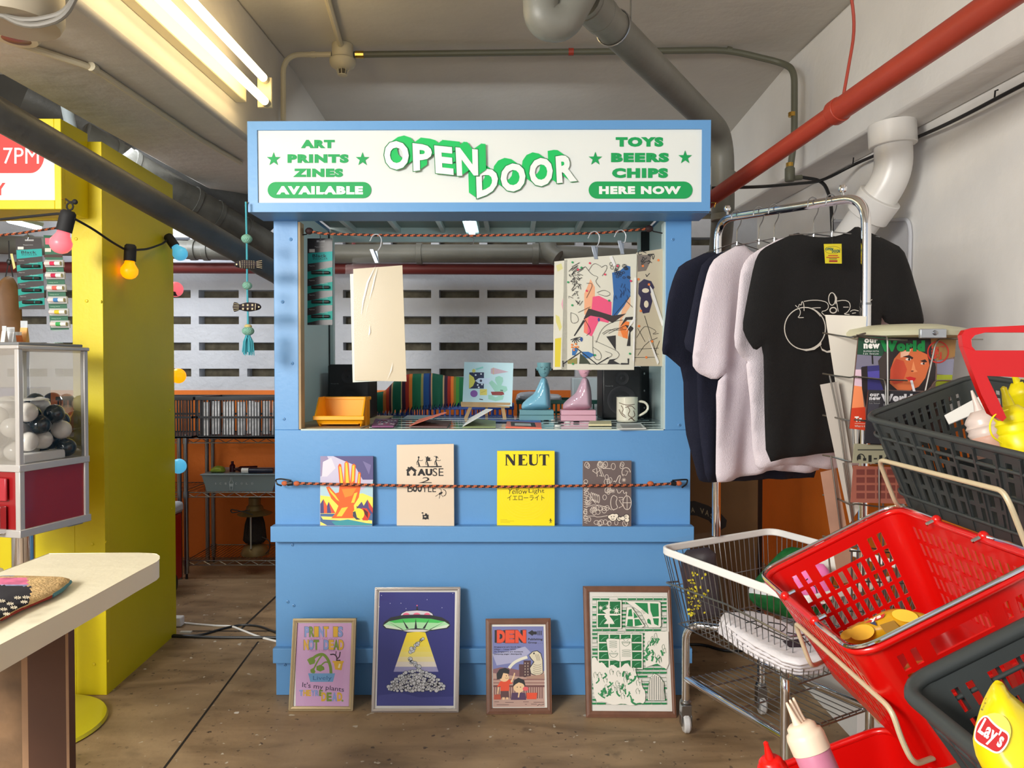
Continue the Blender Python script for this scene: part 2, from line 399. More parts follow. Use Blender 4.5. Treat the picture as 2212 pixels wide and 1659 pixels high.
# red sprinkler pipe
ra = P(2230, -44, 1.62); rb = P(1812, 238, 2.42); rc = P(1800, 246, 2.44); rd = P(1520, 442, 3.05)
d = (rd - ra).normalized(); ra = ra - d * 1.5
o = tag(MB().tube([ra, rb], .037, REDP, 20).tube([rb, rd + d * .3], .0305, REDP, 20).build('sprinkler_pipe'), 'thick red painted pipe running along the white right-hand wall', 'pipe')
MB().tube([rb - d * .012, rb + d * .025], .041, REDP, 20).build('pipe_collar', o, bevel=.002)
h0 = P(1820, 218, 2.38)
b_ = MB().tube(fillet([P(1836, -30, 2.38), P(1848, 60, 2.38), h0], .1), .005, REDP, 6).box(h0.x - .012, h0.x + .008, h0.y - .01, h0.y + .01, h0.z - .02, h0.z + .004, REDP)
tag(b_.build('hanger_rod'), 'thin red bent rod holding up the red pipe', 'hanger rod')
# white elbow pipe
w0 = P(1926, 288, 2.95); w0.z = 2.157; w1 = P(1932, 375, 2.95); w2 = P(1882, 452, 3.02); w3 = P(1790, 580, 3.2)
o = tag(MB().tube(fillet([w0, w1, w2, w3], .1, 8), .070, PVC, 24).build('elbow_pipe'), 'white plastic elbow pipe coming down below the right-hand beam', 'pipe')
MB().tube([w0, L3(w0, w1, .45)], .088, PVC, 24).build('pipe_collar', o, bevel=.003)
dd = (w3 - w2).normalized(); MB().tube([w2 - dd * .06, w2 + dd * .03], .087, PVC, 24).build('pipe_collar', o, bevel=.003)
# conduits round the smoke detector
def at(px, Y, z): p = P(px, 800, Y); return V(p.x, Y, z)
z1 = P(0, 118, 3.66).z
o = pipe('white_conduit', [P(612, 262, 3.62), P(612, 118, 3.62), P(716, 118, 3.62)], .013, CREAMP, 'cream conduit bending down beside the ceiling beam left of the smoke detector', 'conduit', .09, 10)
MB().tube([P(672, 118, 3.62), P(682, 118, 3.62)], .016, CREAMP, 10).build('saddle_clip', o)
q = P(738, 104, 3.6); q2 = P(655, -60, 2.55); q2.z = ZC - .02; q.z = ZC - .02
o = pipe('ceiling_conduit', [q2, q], .014, CREAMP, 'pale conduit running along the ceiling towards the smoke detector', 'conduit', .05, 10)
MB().tube([L3(q2, q, .955), q], .018, CREAMP, 10).build('coupling', o)
c0 = P(764, 118, 3.62); c1 = P(1574, 108, 3.62); c2 = P(1690, 136, 3.60); c3 = P(1716, 165, 3.50); c3b = P(1716, 300, 3.5); c4 = P(1706, 372, 3.5)
o = pipe('grey_conduit', [c0, c1, c2, c3 + V(0, 0, .03), c3b, c4], .015, OLIVEP, 'long dark grey conduit under the ceiling bending down the right-hand beam', 'conduit', .09, 10)
for A, B, mm in ((P(768, 118, 3.62), P(786, 118, 3.62), GOLD), (P(1228, 112, 3.62), P(1239, 112, 3.62), REDP), (P(1570, 108, 3.62), P(1580, 110, 3.62), OLIVEP), (P(1711, 243, 3.5), P(1711, 252, 3.5), GOLD), (P(1706, 352, 3.5), P(1706, 362, 3.5), GOLD)):
    MB().tube([A, B], .0175, mm, 10).build('conduit_clip', o)
MB().lathe([(.02, 0), (.023, .005), (.023, .06), (.016, .07)], OLIVEP, P(1706, 392, 3.5)).tube([P(1706, 386, 3.5), P(1732, 383, 3.5)], .012, OLIVEP, 10).build('junction_box', o)
b_ = MB().tube(fillet([P(1732, 383, 3.5), P(1778, 390, 3.45), P(1795, 430, 3.4), P(1800, 560, 3.35)], .1), .008, BLACK, 8)
tag(b_.build('black_cable'), 'thick black cable curving down from the grey junction box', 'cable')
b_ = MB().tube(fillet([P(1538, 406, 3.3), P(1640, 404, 3.2), P(1775, 392, 3.45), P(1845, 355, 3.42), P(1960, 306, 3.02), P(2060, 262, 2.73), P(2230, 172, 2.34), V(1.72, 1.4, 2.09), V(1.785, .4, 2.08)], .2), .007, BLACK, 8)
for px, py, Y in ((1842, 356, 3.42), (2148, 212, 2.52)): b_.tube([P(px, py + 4, Y), P(px + 2, py - 16, Y), P(px + 8, py - 18, Y)], .003, BLACK, 5)
tag(b_.build('clipped_cable'), 'long black cable clipped along the white wall below the right-hand beam', 'cable')
# smoke detector
sd_ = P(740, 122, 3.60)
o = thing('smoke_detector', V(sd_.x, sd_.y, ZC), 'round cream smoke detector under the ceiling above the sign', 'smoke detector')
MB().lathe([(.045, .0), (.05, .01), (.05, .07)], CREAMP, V(sd_.x, sd_.y, ZC - .07)).build('mounting_box', o, bevel=.003)
MB().lathe([(.030, 0), (.055, .015), (.062, .03), (.062, .045), (.058, .05)], CREAMP, V(sd_.x, sd_.y, ZC - .12)).build('detector_base', o)
b_ = MB().lathe([(.012, 0), (.022, .004), (.022, .008)], CREAMP, V(sd_.x, sd_.y, ZC - .152)).lathe([(.016, 0), (.018, .03)], mat('mesh_dark', (90, 82, 66)), V(sd_.x, sd_.y, ZC - .147))
for k in range(8):
    t = k * math.pi / 4; b_.tube([V(sd_.x + .02 * math.cos(t), sd_.y + .02 * math.sin(t), ZC - .148), V(sd_.x + .03 * math.cos(t), sd_.y + .03 * math.sin(t), ZC - .12)], .0018, CREAMP, 5)
b_.build('sensor_cage', o)
# tube lamp on the beam
TUBEM = mat('lit_tube', (255, 240, 200), .4, emit=(1, .76, .40), es=11.5)
LX = lambda y: BXR(y); y1, y0 = 3.08, 1.86
o = thing('tube_lamp', V(LX(2.4), 2.4, 2.2), 'warm double tube lamp glowing on the side of the ceiling beam', 'ceiling light')
b_ = MB(); bar(b_, lambda y: LX(y), lambda y: LX(y) + .045, y0, 3.12, 2.30, 2.40, mat('lamp_metal', (232, 222, 186), .45))
b_.build('channel', o, bevel=.004)
for zt, xo in ((2.292, .135), (2.388, .130)):
    a = V(LX(y0) + xo, y0, zt); b = V(LX(y1) + xo, y1, zt)
    t = MB().tube([a, b], .0165, TUBEM, 14).build('fluorescent_tube', o)
    d = (b - a).normalized(); MB().tube([b, b + d * .03], .017, mat('tube_cap', (190, 184, 160), .3), 14).build('end_cap', t)
b_ = MB(); bar(b_, lambda y: LX(y) + .095, lambda y: LX(y) + .155, 3.105, 3.12, 2.275, 2.40, mat('lamp_metal', (232, 222, 186), .45)); b_.build('lamp_holder', o, bevel=.003)
# old exit lamp and cables at the top left
o = thing('round_ceiling_lamp', P(35, 48, 2.30), 'round ceiling fitting with a dark red centre and a looping grey cable', 'ceiling fitting')
c0 = P(35, 48, 2.2); c0.z = 2.183
MB().lathe([(.055, 0), (.062, .008), (.058, .03)], CREAMP, c0 - V(0, 0, .03)).build('base', o)
MB().lathe([(.01, 0), (.038, .006), (.040, .015)], mat('maroon', (110, 40, 40), .3), c0 - V(0, 0, .036)).build('lens', o)
o = pipe('beam_conduit', [at(35, 2.25, 2.17), PZ(200, 146, 2.17), PZ(430, 300, 2.17), PZ(520, 352, 2.17)], .011, CREAMP, 'cream conduit running along the underside of the ceiling beam', 'conduit', .05, 10)
MB().tube([PZ(196, 143, 2.17), PZ(206, 150, 2.17)], .015, CREAMP, 10).build('coupling', o)
lc = P(75, 14, 1.9)
b_ = MB().lathe([(.10, 0), (.11, .02), (.11, .10), (.0001, .101)], mat('grey_cover', (168, 158, 138), .5), V(lc.x - .05, lc.y, 2.06), cap=True)
tag(b_.build('round_cover'), 'rounded grey metal cover fixed under the beam at the top left', 'cover')
b_ = MB()
for q in (0, 1): b_.tube(fillet([P(-20 + 4 * q, 18 + 10 * q, 1.85), P(60, 62 - 14 * q, 1.85), P(140, 40 - 10 * q, 1.85), P(170, -20, 1.85)], .1), .007, mat('grey_cable', (120, 116, 108), .5), 8)
tag(b_.build('grey_cables'), 'pair of looping grey cables below the rounded cover at the top left', 'cable')
# slanting pipes at the left
pipe('slanting_pipe', [P(-60, 214, 2.03), P(600, 592, 3.32), P(640, 622, 3.42)], .047, DARKP, 'dark grey pipe slanting in front of the yellow kiosk', fil=.01)
pa = P(175, 300, 3.5); pb = P(600, 545, 4.35)
DUCTM = mat('duct_metal', (104, 104, 98), .45, .2, noise=.35, nscale=7, bump=.3, bscale=30)
o = pipe('spiral_duct', [pa, pb], .085, DUCTM, 'old grey metal duct slanting behind the slanting pipe', fil=.01)
for t in (.12, .2, .5, .62, .78): MB().tube([L3(pa, pb, t), L3(pa, pb, t + .02)], .091, DUCTM, 18).build('duct_ring', o)
pipe('upper_duct', [P(60, 205, 3.7), P(400, 372, 4.1), P(590, 470, 4.45)], .10, DARKP, 'second dark duct higher up behind the beam', fil=.1)
pipe('pale_pipe', [P(143, 226, 3.4), P(158, 300, 3.4)], .024, mat('pale_pipe_blue', (190, 205, 215), .5, noise=.1), 'short pale upright pipe above the yellow kiosk', fil=.01)
tag(MB().box(-3.2, P(85, 0, 3.9).x, 3.9, 4.0, P(0, 262, 3.9).z, 2.74, mat('dark_duct_panel', (58, 56, 50), .7, noise=.2)).build('dark_duct'), 'large dark panel under the ceiling behind the yellow sign', 'duct')
# pipes along the back wall
pipe('back_drain_pipe', [P(-60, 527, 4.42), P(700, 548, 4.42), P(1160, 548, 4.42), P(1420, 560, 4.42)], .055, GREYP, 'horizontal grey drain pipe along the pierced block wall', fil=.05,
     collars=[(P(412, 540, 4.42), P(425, 540, 4.42), .062), (P(440, 541, 4.42), P(452, 541, 4.42), .061), (P(60, 530, 4.42), P(70, 530, 4.42), .062), (P(1150, 548, 4.42), P(1164, 548, 4.42), .063), (P(900, 548, 4.42), P(912, 548, 4.42), .063)])
pipe('back_pipe_bend', [P(1182, 520, 4.40), P(1186, 545, 4.36), P(1205, 558, 4.34)], .05, GREYP, 'grey pipe joint above the red pipe behind the hanging prints', fil=.02)
pipe('back_red_pipe', [P(-60, 577, 4.50), P(1480, 583, 4.50)], .0335, mat('dark_red_pipe', (128, 52, 50), .5), 'horizontal dark red pipe along the top of the pierced block wall', fil=.01)
for px in (764, 790): pass
tag(MB().tube([P(764, 470, 4.5), P(764, 582, 4.5)], .012, mat('dark_red_pipe', (128, 52, 50)), 8).build('drop_rod'), 'thin dark red rod dropping to the red pipe behind the kiosk window', 'rod')
# ------------------------------------------------------------------ blue kiosk
YF = 2.67; YK = 3.45
BX0 = P(593, 900, YF).x; BX1 = P(1492, 900, YF).x; ZH = P(0, 479, YF).z; ZCT = P(0, 926, 2.7).z
PALE = mat('pale_interior', (196, 214, 212), .5); PLY = mat('plywood', (176, 150, 112), .6, noise=.15, nscale=10)
GLASSTOP = mat('glass_counter', (150, 172, 172), .1, spec=.8, coat=.8)
kx = (BX0 + BX1) / 2
kiosk = thing('market_kiosk', V(kx, YF, 0), 'blue painted kiosk with a lightbox sign and an open serving window', 'kiosk')
wx0 = P(649, 700, YF).x; wx1 = P(1434, 700, YF).x
MB().box(BX0, wx0 - .008, YF, YF + .03, ZCT - .002, ZH + .02, BLUE).build('front_post', kiosk, bevel=.002)
MB().box(wx1 + .006, BX1, YF, YF + .03, ZCT - .002, ZH + .02, BLUE).build('front_post', kiosk, bevel=.002)
MB().box(wx0 - .008, wx0, YF + .002, YF + .05, ZCT, ZH, PLY).box(wx1, wx1 + .006, YF + .002, YF + .05, ZCT, ZH, PALE).box(wx0, wx1, YF - .0015, YF + .02, ZCT - .004, ZCT + .001, PALE).build('window_trim', kiosk)
MB().box(BX0, BX1, YF, YF + .02, .0, ZCT - .002, BLUE).build('front_panel', kiosk, bevel=.002)
zs0 = P(0, 1171, 2.63).z; zs1 = P(0, 1137.5, 2.628).z
MB().box(BX0 - .004, BX1 + .004, 2.628, YF, zs0, zs1, BLUE).build('display_ledge', kiosk, bevel=.002)
zt0 = P(0, 1434, 2.64).z; zt1 = P(0, 1402, 2.64).z
MB().box(BX0 - .003, BX1 + .003, 2.643, YF, zt0, zt1, BLUE).build('lower_batten', kiosk, bevel=.002)
for sx, x0 in ((1, BX0), (-1, BX1)):
    MB().box(min(x0, x0 + sx * .012), max(x0, x0 + sx * .012), YF + .03, YK, 0, ZH + .12, BLUE).box(min(x0 + sx * .012, x0 + sx * .018), max(x0 + sx * .012, x0 + sx * .018), YF + .03, YK, ZCT, ZH + .1, PALE).build('side_panel', kiosk)
zr0 = P(0, 524, YK).z; zr1 = P(0, 503, YK).z
MB().box(BX0 + .018, BX1 - .018, YK - .02, YK, zr0, ZH + .14, PALE).build('back_header', kiosk)
DKM = mat('slotted_post', (48, 52, 52), .4, .6)
for a, b in ((690, 713), (1384, 1408)):
    x0 = P(a, 700, YK - .04).x; x1 = P(b, 700, YK - .04).x
    pb_ = MB().box(x0, x1, YK - .06, YK - .02, ZCT, ZH + .1, DKM)
    A = Art(Plane((0, YK - .06, 0), (0, -1, 0)), pb_)
    for k in range(9): A.ell((a + b) / 2 - 4, 585 + k * 37, 1.7, 2.5, (215, 220, 215), 8)
    pb_.build('slotted_post', kiosk)
    MB().box(x0 - .014, x0 - .002, YK - .05, YK - .02, ZCT, ZH + .1, PALE).box(x1 + .002, x1 + .018, YK - .05, YK - .02, ZCT, ZH + .1, PALE).build('back_post', kiosk)
RIB = mat('roof_panel', (120, 140, 136), .4)
b_ = MB().box(BX0 + .018, BX1 - .018, YF + .03, YK, ZH + .125, ZH + .14, RIB)
b_.build('roof_panel', kiosk)
for k in range(7):
    x = BX0 + .12 + k * .205; MB().box(x, x + .02, YF + .03, YK - .02, ZH + .10, ZH + .125, mat('rib_metal', (176, 190, 188), .35)).build('roof_rib', kiosk, bevel=.002)
# small lamp in the kiosk roof
lx = P(1011, 0, 2.9).x
o = thing('roof_lamp', V(lx, 3.0, ZH + .05), 'small cold white lamp glowing under the roof of the blue kiosk', 'lamp')
MB().box(lx - .03, lx + .03, 2.76, 3.25, ZH + .062, ZH + .098, mat('lamp_tray', (190, 222, 222), .3)).build('lamp_body', o, bevel=.003)
MB().box(lx - .012, lx + .012, 2.78, 3.2, ZH + .046, ZH + .0615, mat('cold_led', (230, 250, 255), .4, emit=(.72, .94, 1), es=26)).build('led_tube', o, bevel=.002)
# screws
b_ = None
for px, py in ((628, 517), (610, 652), (631, 785), (613, 905), (631, 1177), (621, 1300), (634, 1308), (615, 1436), (1453, 517), (1467, 918), (1448, 1176)):
    p = P(px, py, YF - .001); MB().lathe([(.0062, 0), (.0055, .002), (.003, .003)], BLUE, p, (0, -1, 0), 10).lathe([(.002, .0031), (.002, .0033)], mat('screw_dark', (46, 70, 96), .5), p, (0, -1, 0), 8).build('screw', kiosk)
# sign box
SY = 2.51
sx0 = P(534, 300, SY).x; sx1 = P(1536, 300, SY).x; sz1 = P(0, 261, SY).z; sz0 = P(0, 457, SY).z
b_ = MB(); c_ = [(534, 262), (1536, 259), (1534, 456), (536, 458)]; i_ = [(555, 281), (1517, 278.5), (1516, 436.5), (557, 438)]
pl = Plane((0, SY, 0), (0, -1, 0))
for k in range(4):
    q = [pl(*c_[k]), pl(*c_[(k + 1) % 4]), pl(*i_[(k + 1) % 4]), pl(*i_[k])]; b_.hexa([x for x in q], [x + V(0, .02, 0) for x in q], BLUE)
b_.box(sx0, sx1, SY + .02, YF, sz0, sz1, BLUE); b_.build('sign_box', kiosk)
SIGNW = mat('sign_acrylic', (226, 232, 230), .12, coat=.3)
b_ = MB().slab([pl(554, 280, -.006), pl(1518, 277, -.006), pl(1517, 438, -.006), pl(556, 439, -.006)], .004, SIGNW)
G = (0, 156, 82)
A = Art(Plane((0, SY + .005, 0), (0, -1, 0)), b_, .00012)
WH = (232, 238, 236)
def txt(t, x0, y0, x1, y1, c=G, bold=.075): A.text(t, x0, y0, x1, y1, c, bold)
txt('ART', 650, 302, 723, 320); txt('PRINTS', 621, 333, 753, 352); txt('ZINES', 633, 364, 741, 382.5)
txt('TOYS', 1330, 296, 1433, 317); txt('BEERS', 1320, 330, 1445, 350.5); txt('CHIPS', 1322, 363, 1443, 384.5)
for x, y in ((591, 344), (783, 344), (1286, 343), (1480, 340)): A.star(x, y, 15.5, G)
def pill(x0, y0, x1, y1, c):
    r = (y1 - y0) / 2; A.poly([(x0 + r + r * math.cos(math.radians(a)), y0 + r - r * math.sin(math.radians(a))) for a in range(90, 271, 15)] + [(x1 - r + r * math.cos(math.radians(a)), y0 + r - r * math.sin(math.radians(a))) for a in range(-90, 91, 15)], c)
pill(578, 393, 802, 428, G); pill(1271.5, 392, 1496, 429, G)
txt('AVAILABLE', 597, 402, 784, 420, WH, .065); txt('HERE NOW', 1294, 402, 1471, 419.5, WH, .065)
def letters(word, quads, ex, ey, gcol=(0, 188, 92)):
    for ch, q in zip(word, quads):
        n = 8; A.up()
        for k in range(n, 0, -1):
            A.text(ch, 0, 0, 0, 0, gcol, .03, [(x + ex * k / n, y + ey * k / n) for x, y in q])
    for ch, q in zip(word, quads):
        mx = sum(p[0] for p in q) / 4; my = sum(p[1] for p in q) / 4
        A.text(ch, 0, 0, 0, 0, (0, 120, 62), .045, [(mx + (x - mx) * 1.075, my + (y - my) * 1.055) for x, y in q])
    for ch, q in zip(word, quads): A.text(ch, 0, 0, 0, 0, WH, .045, q)
letters('DOOR', [[(1028, 368), (1074, 360), (1077, 412), (1030, 429)], [(1080, 356), (1134, 350), (1136, 411), (1083, 417)], [(1142, 344), (1193, 338), (1195, 400), (1145, 405)], [(1200, 338), (1239, 331), (1247, 391), (1203, 396)]], -17, -12)
letters('OPEN', [[(829, 303), (883, 306), (883, 366), (831, 367)], [(891, 309), (933, 314), (933, 364), (893, 370)], [(938, 314), (977, 318), (980, 378), (941, 374)], [(984, 318), (1032, 323), (1033, 379), (987, 380)]], 17, -12)
b_.build('sign_board', kiosk)
MB().tube([P(1537, 438, 2.50), P(1546, 438, 2.50), P(1543, 448, 2.50)], .002, GOLD, 5).build('sign_hook', kiosk)
MB().tube([P(531, 436, 2.50), P(535, 436, 2.505), P(529, 444, 2.50)], .002, GOLD, 5).build('sign_hook', kiosk)
# counter inside
o = MB().box(BX0 + .02, BX1 - .02, YF + .021, YK + .02, ZCT - .02, ZCT, GLASSTOP)
xw = P(790, 920, 2.8).x
o.box(BX0 + .02, xw, YF + .03, YK, ZCT, ZCT + .002, PLY)
for k in range(5): o.box(xw + .02, BX1 - .06, YF + .09 + k * .13, YF + .10 + k * .13, ZCT, ZCT + .0006, mat('shelf_line', (205, 218, 216), .3))
o.build('counter_top', kiosk)

# ------------------------------------------------------------------ on the kiosk counter
BINY = mat('yellow_bin', (252, 172, 8), .4)
def bin_(name, x0, x1, y0, y1, z, h, m_, label):
    t = thing(name, V((x0 + x1) / 2, y0, z), label, 'storage bin'); th = .004; w_ = x1 - x0
    b = MB(); sl = .02; fl = h * .38
    b.hexa([(x0 + sl, y0 + .02, z + .008), (x1 - sl, y0 + .02, z + .008), (x1 - sl, y1, z + .008), (x0 + sl, y1, z + .008)], [(x0 + sl, y0 + .02, z + .012), (x1 - sl, y0 + .02, z + .012), (x1 - sl, y1, z + .012), (x0 + sl, y1, z + .012)], m_)
    for s, xe in ((1, x0), (-1, x1)):       # sides
        prof = [(y0 + .025, z), (y0 + .0, z + fl), (y0 + .055, z + h), (y1, z + h), (y1, z)]
        b.prism([(xe + s * (.012 if zz_ < z + .01 else 0), yy, zz_) for yy, zz_ in prof], (s * th, 0, 0), m_)
    b.box(x0, x1, y1 - th, y1, z, z + h, m_)
    b.hexa([(x0 + .005, y0 + .02, z + .01), (x1 - .005, y0 + .02, z + .01), (x1, y0, z + fl), (x0, y0, z + fl)], [(x0 + .005, y0 + .024, z + .01), (x1 - .005, y0 + .024, z + .01), (x1, y0 + .005, z + fl), (x0, y0 + .005, z + fl)], m_)
    b.build('bin_body', t, bevel=.0012)
    MB().box(x0 - .006, x1 + .006, y0 - .006, y0 + .004, z + fl * .62, z + fl, m_).box(x0 - .005, x1 + .005, y1 - .006, y1 + .003, z + h - .012, z + h, m_).build('rim', t, bevel=.002)
    b = MB()
    for s, xe in ((1, x0), (-1, x1)):
        for k in range(3): b.box(xe - .004, xe + .004, y0 + .06 + k * .02, y0 + .064 + k * .02, z, z + h - .01, m_)
    b.build('side_rib', t); return t
p0 = P(683, 920, 2.78); p1 = P(786, 920, 2.78)
bin_('storage_bin', p0.x, p1.x, 2.76, 2.90, ZCT + .002, .108, BINY, 'yellow plastic stacking bin on the kiosk counter in front of a speaker')
def speaker(px0, px1, py0, Y, label, txt_=None):
    a = P(px0, py0, Y); b = P(px1, py0, Y); t = thing('studio_speaker', V((a.x + b.x) / 2, Y, ZCT), label, 'speaker')
    MB().box(a.x, b.x, Y, min(Y + .2, 3.43), ZCT + .001, a.z, BLACK).build('cabinet', t, bevel=.008)
    cx_ = (a.x + b.x) / 2; zz_ = a.z - ZCT; dk = mat('speaker_cone', (34, 34, 38), .6)
    MB().lathe([(.062, 0), (.064, .003), (.056, .004), (.03, -.004), (.018, .002), (.001, .004)], dk, V(cx_, Y - .001, ZCT + zz_ * .36), (0, -1, 0), cap=False).build('woofer', t)
    MB().lathe([(.03, 0), (.03, .002), (.012, -.002), (.001, .001)], dk, V(cx_, Y - .001, ZCT + zz_ * .78), (0, -1, 0), cap=False).build('tweeter', t)
    A = Art(Plane((0, Y - .001, 0), (0, -1, 0))); A.text('Pioneer DJ', px0 + 7, (py0 + 41), px0 + 23, py0 + 43, (150, 150, 150)); A.mb.build('lettering', t)
speaker(708, 797, 787, 3.22, 'black studio speaker behind the yellow bin in the kiosk'); speaker(1301, 1386, 792, 3.22, 'black studio speaker behind the printed mug in the kiosk')
# striped blanket
stripes = [(798, (20, 60, 120)), (803, (170, 150, 90)), (808, (10, 96, 70)), (828, (200, 110, 40)), (834, (190, 60, 34)), (841, (70, 20, 44)), (846, (190, 150, 110)), (849, (10, 96, 70)), (867, (190, 160, 110)), (869, (60, 20, 46)), (876, (170, 44, 30)), (884, (222, 120, 40)), (891, (8, 98, 66)), (910, (150, 140, 80)), (915, (22, 70, 130)), (927, (32, 34, 90)), (931, (190, 150, 110)), (934, (6, 84, 62)), (957, (190, 150, 110)), (960, (50, 16, 44)), (967, (160, 40, 26)), (974, (220, 112, 40)), (980, (120, 110, 40)), (985, (60, 130, 50)), (992, (16, 100, 60)), (1002, (12, 90, 60))]
top = [(798, 850), (830, 845), (852, 822), (880, 808), (935, 806), (965, 812), (1006, 815)]; bot = [(798, 894), (850, 892), (900, 886), (1006, 874)]
def interp(t, x):
    for (a, b), (c, d) in zip(t, t[1:]):
        if x <= c: return b + (d - b) * (x - a) / (c - a)
    return t[-1][1]
b_ = MB(); xs_ = []
for (a, c1), (b, _) in zip(stripes, stripes[1:]):
    n = max(1, int((b - a) / 5)); xs_ += [(a + (b - a) * k / n, c1) for k in range(n)]
xs_.append((1002, None)); grid = []
for x, _ in xs_:
    colm = []
    zt = P(x, interp(top, x), 3.64).z; zb_ = P(x, interp(bot, x), 3.62).z; xx = P(x, 850, 3.63).x
    wob = .008 * math.sin(x * .13) + .005 * math.sin(x * .31)
    for k in range(5): t = k / 4; colm.append(V(xx - .03 * (1 - t) * (1 if x < 880 else .2), 3.90 - .26 * t, zt - .03 * (1 - t)))
    for k in range(1, 9): t = k / 8; colm.append(V(xx, 3.63 + wob * t - .012 * math.sin(t * 3), zt + (zb_ - zt) * t))
    grid.append(colm)
for i in range(len(grid) - 1):
    b_.add(grid[i] + grid[i + 1], [(k, k + 1, 14 + k - 1, 13 + k - 1) for k in range(12)], C(*xs_[i][1], .85))
tag(b_.build('striped_blanket', solid=.004, angle=60), 'folded blanket striped green, orange, red and blue behind the kiosk counter', 'blanket')
# storage crates behind the counter
def crate(name, x0, x1, y0, y1, z0, z1, m_, label, rows=2, cols=20, group=None, bars=None):
    t = thing(name, V((x0 + x1) / 2, y0, z0), label, 'crate', group); b = MB(); W_ = x1 - x0
    b.box(x0, x1, y0, y1, z0, z0 + .006, m_)
    for yy in (y0, y1 - .006):
        for k in range(rows + 1):
            z = z0 + (z1 - z0 - .012) * k / rows; b.box(x0, x1, yy, yy + .006, z, z + .012 + (.012 if k == rows else 0) * 0, m_)
        n = cols
        for k in range(n + 1): x = x0 + (W_ - .006) * k / n; b.box(x, x + W_ / n * .3, yy + .001, yy + .005, z0, z1, m_)
    ny = max(3, int((y1 - y0) / .05))
    for xx in (x0, x1 - .006):
        for k in range(rows + 1): z = z0 + (z1 - z0 - .012) * k / rows; b.box(xx, xx + .006, y0, y1, z, z + .012, m_)
        for k in range(ny + 1): y = y0 + (y1 - y0 - .012) * k / ny; b.box(xx + .001, xx + .005, y, y + .012, z0, z1, m_)
    b.build('crate_wall', t, smooth=False)
    b = MB().box(x0 - .006, x1 + .006, y0 - .006, y0 + .004, z1 - .02, z1, m_).box(x0 - .006, x1 + .006, y1 - .004, y1 + .006, z1 - .02, z1, m_).box(x0 - .006, x0 + .004, y0, y1, z1 - .02, z1, m_).box(x1 - .004, x1 + .006, y0, y1, z1 - .02, z1, m_)
    b.build('crate_rim', t, bevel=.002); return t
a = P(860, 870, 3.7); b = P(998, 870, 3.7); zb_ = .93
crate('plastic_crate', P(812, 870, 3.66).x, P(1108, 870, 3.66).x, 3.66, 3.97, .80, P(0, 876, 3.66).z, mat('blue_crate', (20, 70, 160), .4), 'blue plastic crate under the striped blanket', 3, 26)
crate('plastic_crate', P(1118, 870, 3.66).x, P(1385, 870, 3.66).x, 3.66, 4.0, .80, P(0, 864, 3.66).z, mat('green_crate', (10, 66, 56), .4), 'dark green plastic crate behind the two seated figurines', 3, 26)
tb = mat('shelf_dark', (60, 60, 62), .5)
t = thing('back_table', V(-.2, 3.6, 0), 'dark table behind the kiosk carrying the crates', 'table')
MB().box(P(800, 0, 3.62).x, P(1390, 0, 3.62).x, 3.55, 4.05, .775, .80, tb).build('table_top', t)
for x in (P(820, 0, 3.62).x, P(1375, 0, 3.62).x):
    for y in (3.58, 4.0): MB().box(x - .02, x + .02, y - .02, y + .02, 0, .775, tb).build('leg', t)
# bags and tub in the green crate
puff(b_ := MB(), Plane((0, 3.78, 0), (0, -1, 0)), [(1112, 868), (1118, 848), (1150, 845), (1180, 850), (1212, 852), (1214, 868)], .08, mat('milky_bag', (206, 206, 214), .3, noise=.15, nscale=20))
tag(b_.build('plastic_bag'), 'milky plastic bag of goods lying in the dark green crate', 'bag')
b_ = MB().box(P(1236, 0, 3.9).x, P(1300, 0, 3.9).x, 3.86, 3.98, .93, P(0, 816, 3.9).z, mat('frosted_tub', (178, 190, 196), .3))
tag(b_.build('plastic_tub', bevel=.006), 'frosted plastic tub standing behind the pink figurine', 'tub')
# small easel with an illustrated print
ez = P(1050, 903, 3.28); t = thing('table_easel', V(ez.x, 3.28, ZCT), 'small wooden table easel on the kiosk counter', 'easel'); WD = mat('light_wood', (198, 160, 112), .5, noise=.1, nscale=20)
pe = Plane((0, 3.26, 0), (0, -1, 0))
MB().slab([pe(995, 868), pe(1103, 870), pe(1101, 881), pe(996, 879)], .018, WD).build('ledge', t, bevel=.002)
for a, b in (((1016, 880), (1006, 903)), ((1086, 880), (1090, 903))):
    A_ = P(a[0], a[1], 3.275); B_ = PZ(b[0], b[1] + 0, ZCT); B_.y = 3.28; B_.z = ZCT + .001; B_.x = P(b[0], 800, 3.28).x
    MB().hexa([A_ + V(-.008, 0, 0), A_ + V(.008, 0, 0), A_ + V(.008, .012, 0), A_ + V(-.008, .012, 0)], [B_ + V(-.008, 0, 0), B_ + V(.008, 0, 0), B_ + V(.008, .012, 0), B_ + V(-.008, .012, 0)], WD).build('leg', t)
A_ = P(1050, 800, 3.34); MB().hexa([A_ + V(-.006, 0, 0), A_ + V(.006, 0, 0), A_ + V(.006, .01, 0), A_ + V(-.006, .01, 0)], [(A_.x - .006, 3.41, ZCT + .001), (A_.x + .006, 3.41, ZCT + .001), (A_.x + .006, 3.42, ZCT + .001), (A_.x - .006, 3.42, ZCT + .001)], WD).build('leg', t)
pl = plane3(P(1000, 869, 3.262), P(1106, 871, 3.262), P(1003, 782, 3.30))
b_ = MB().slab([pl(1003, 782), pl(1109, 784), pl(1106, 878), pl(999, 869)], .004, mat('pale_print', (206, 236, 244), .2))
A = Art(pl, b_).view(980, 740, 4.424)
A.poly([(150, 285), (290, 285), (288, 440), (146, 440)], (36, 44, 80)); A.poly([(148, 300), (190, 330), (205, 370), (185, 415), (148, 440)], (232, 220, 100))
A.poly([(205, 365), (240, 340), (330, 340), (355, 335), (340, 370), (355, 405), (320, 395), (240, 390)], (206, 224, 244)); A.ell(260, 365, 12, 12, (60, 60, 90))
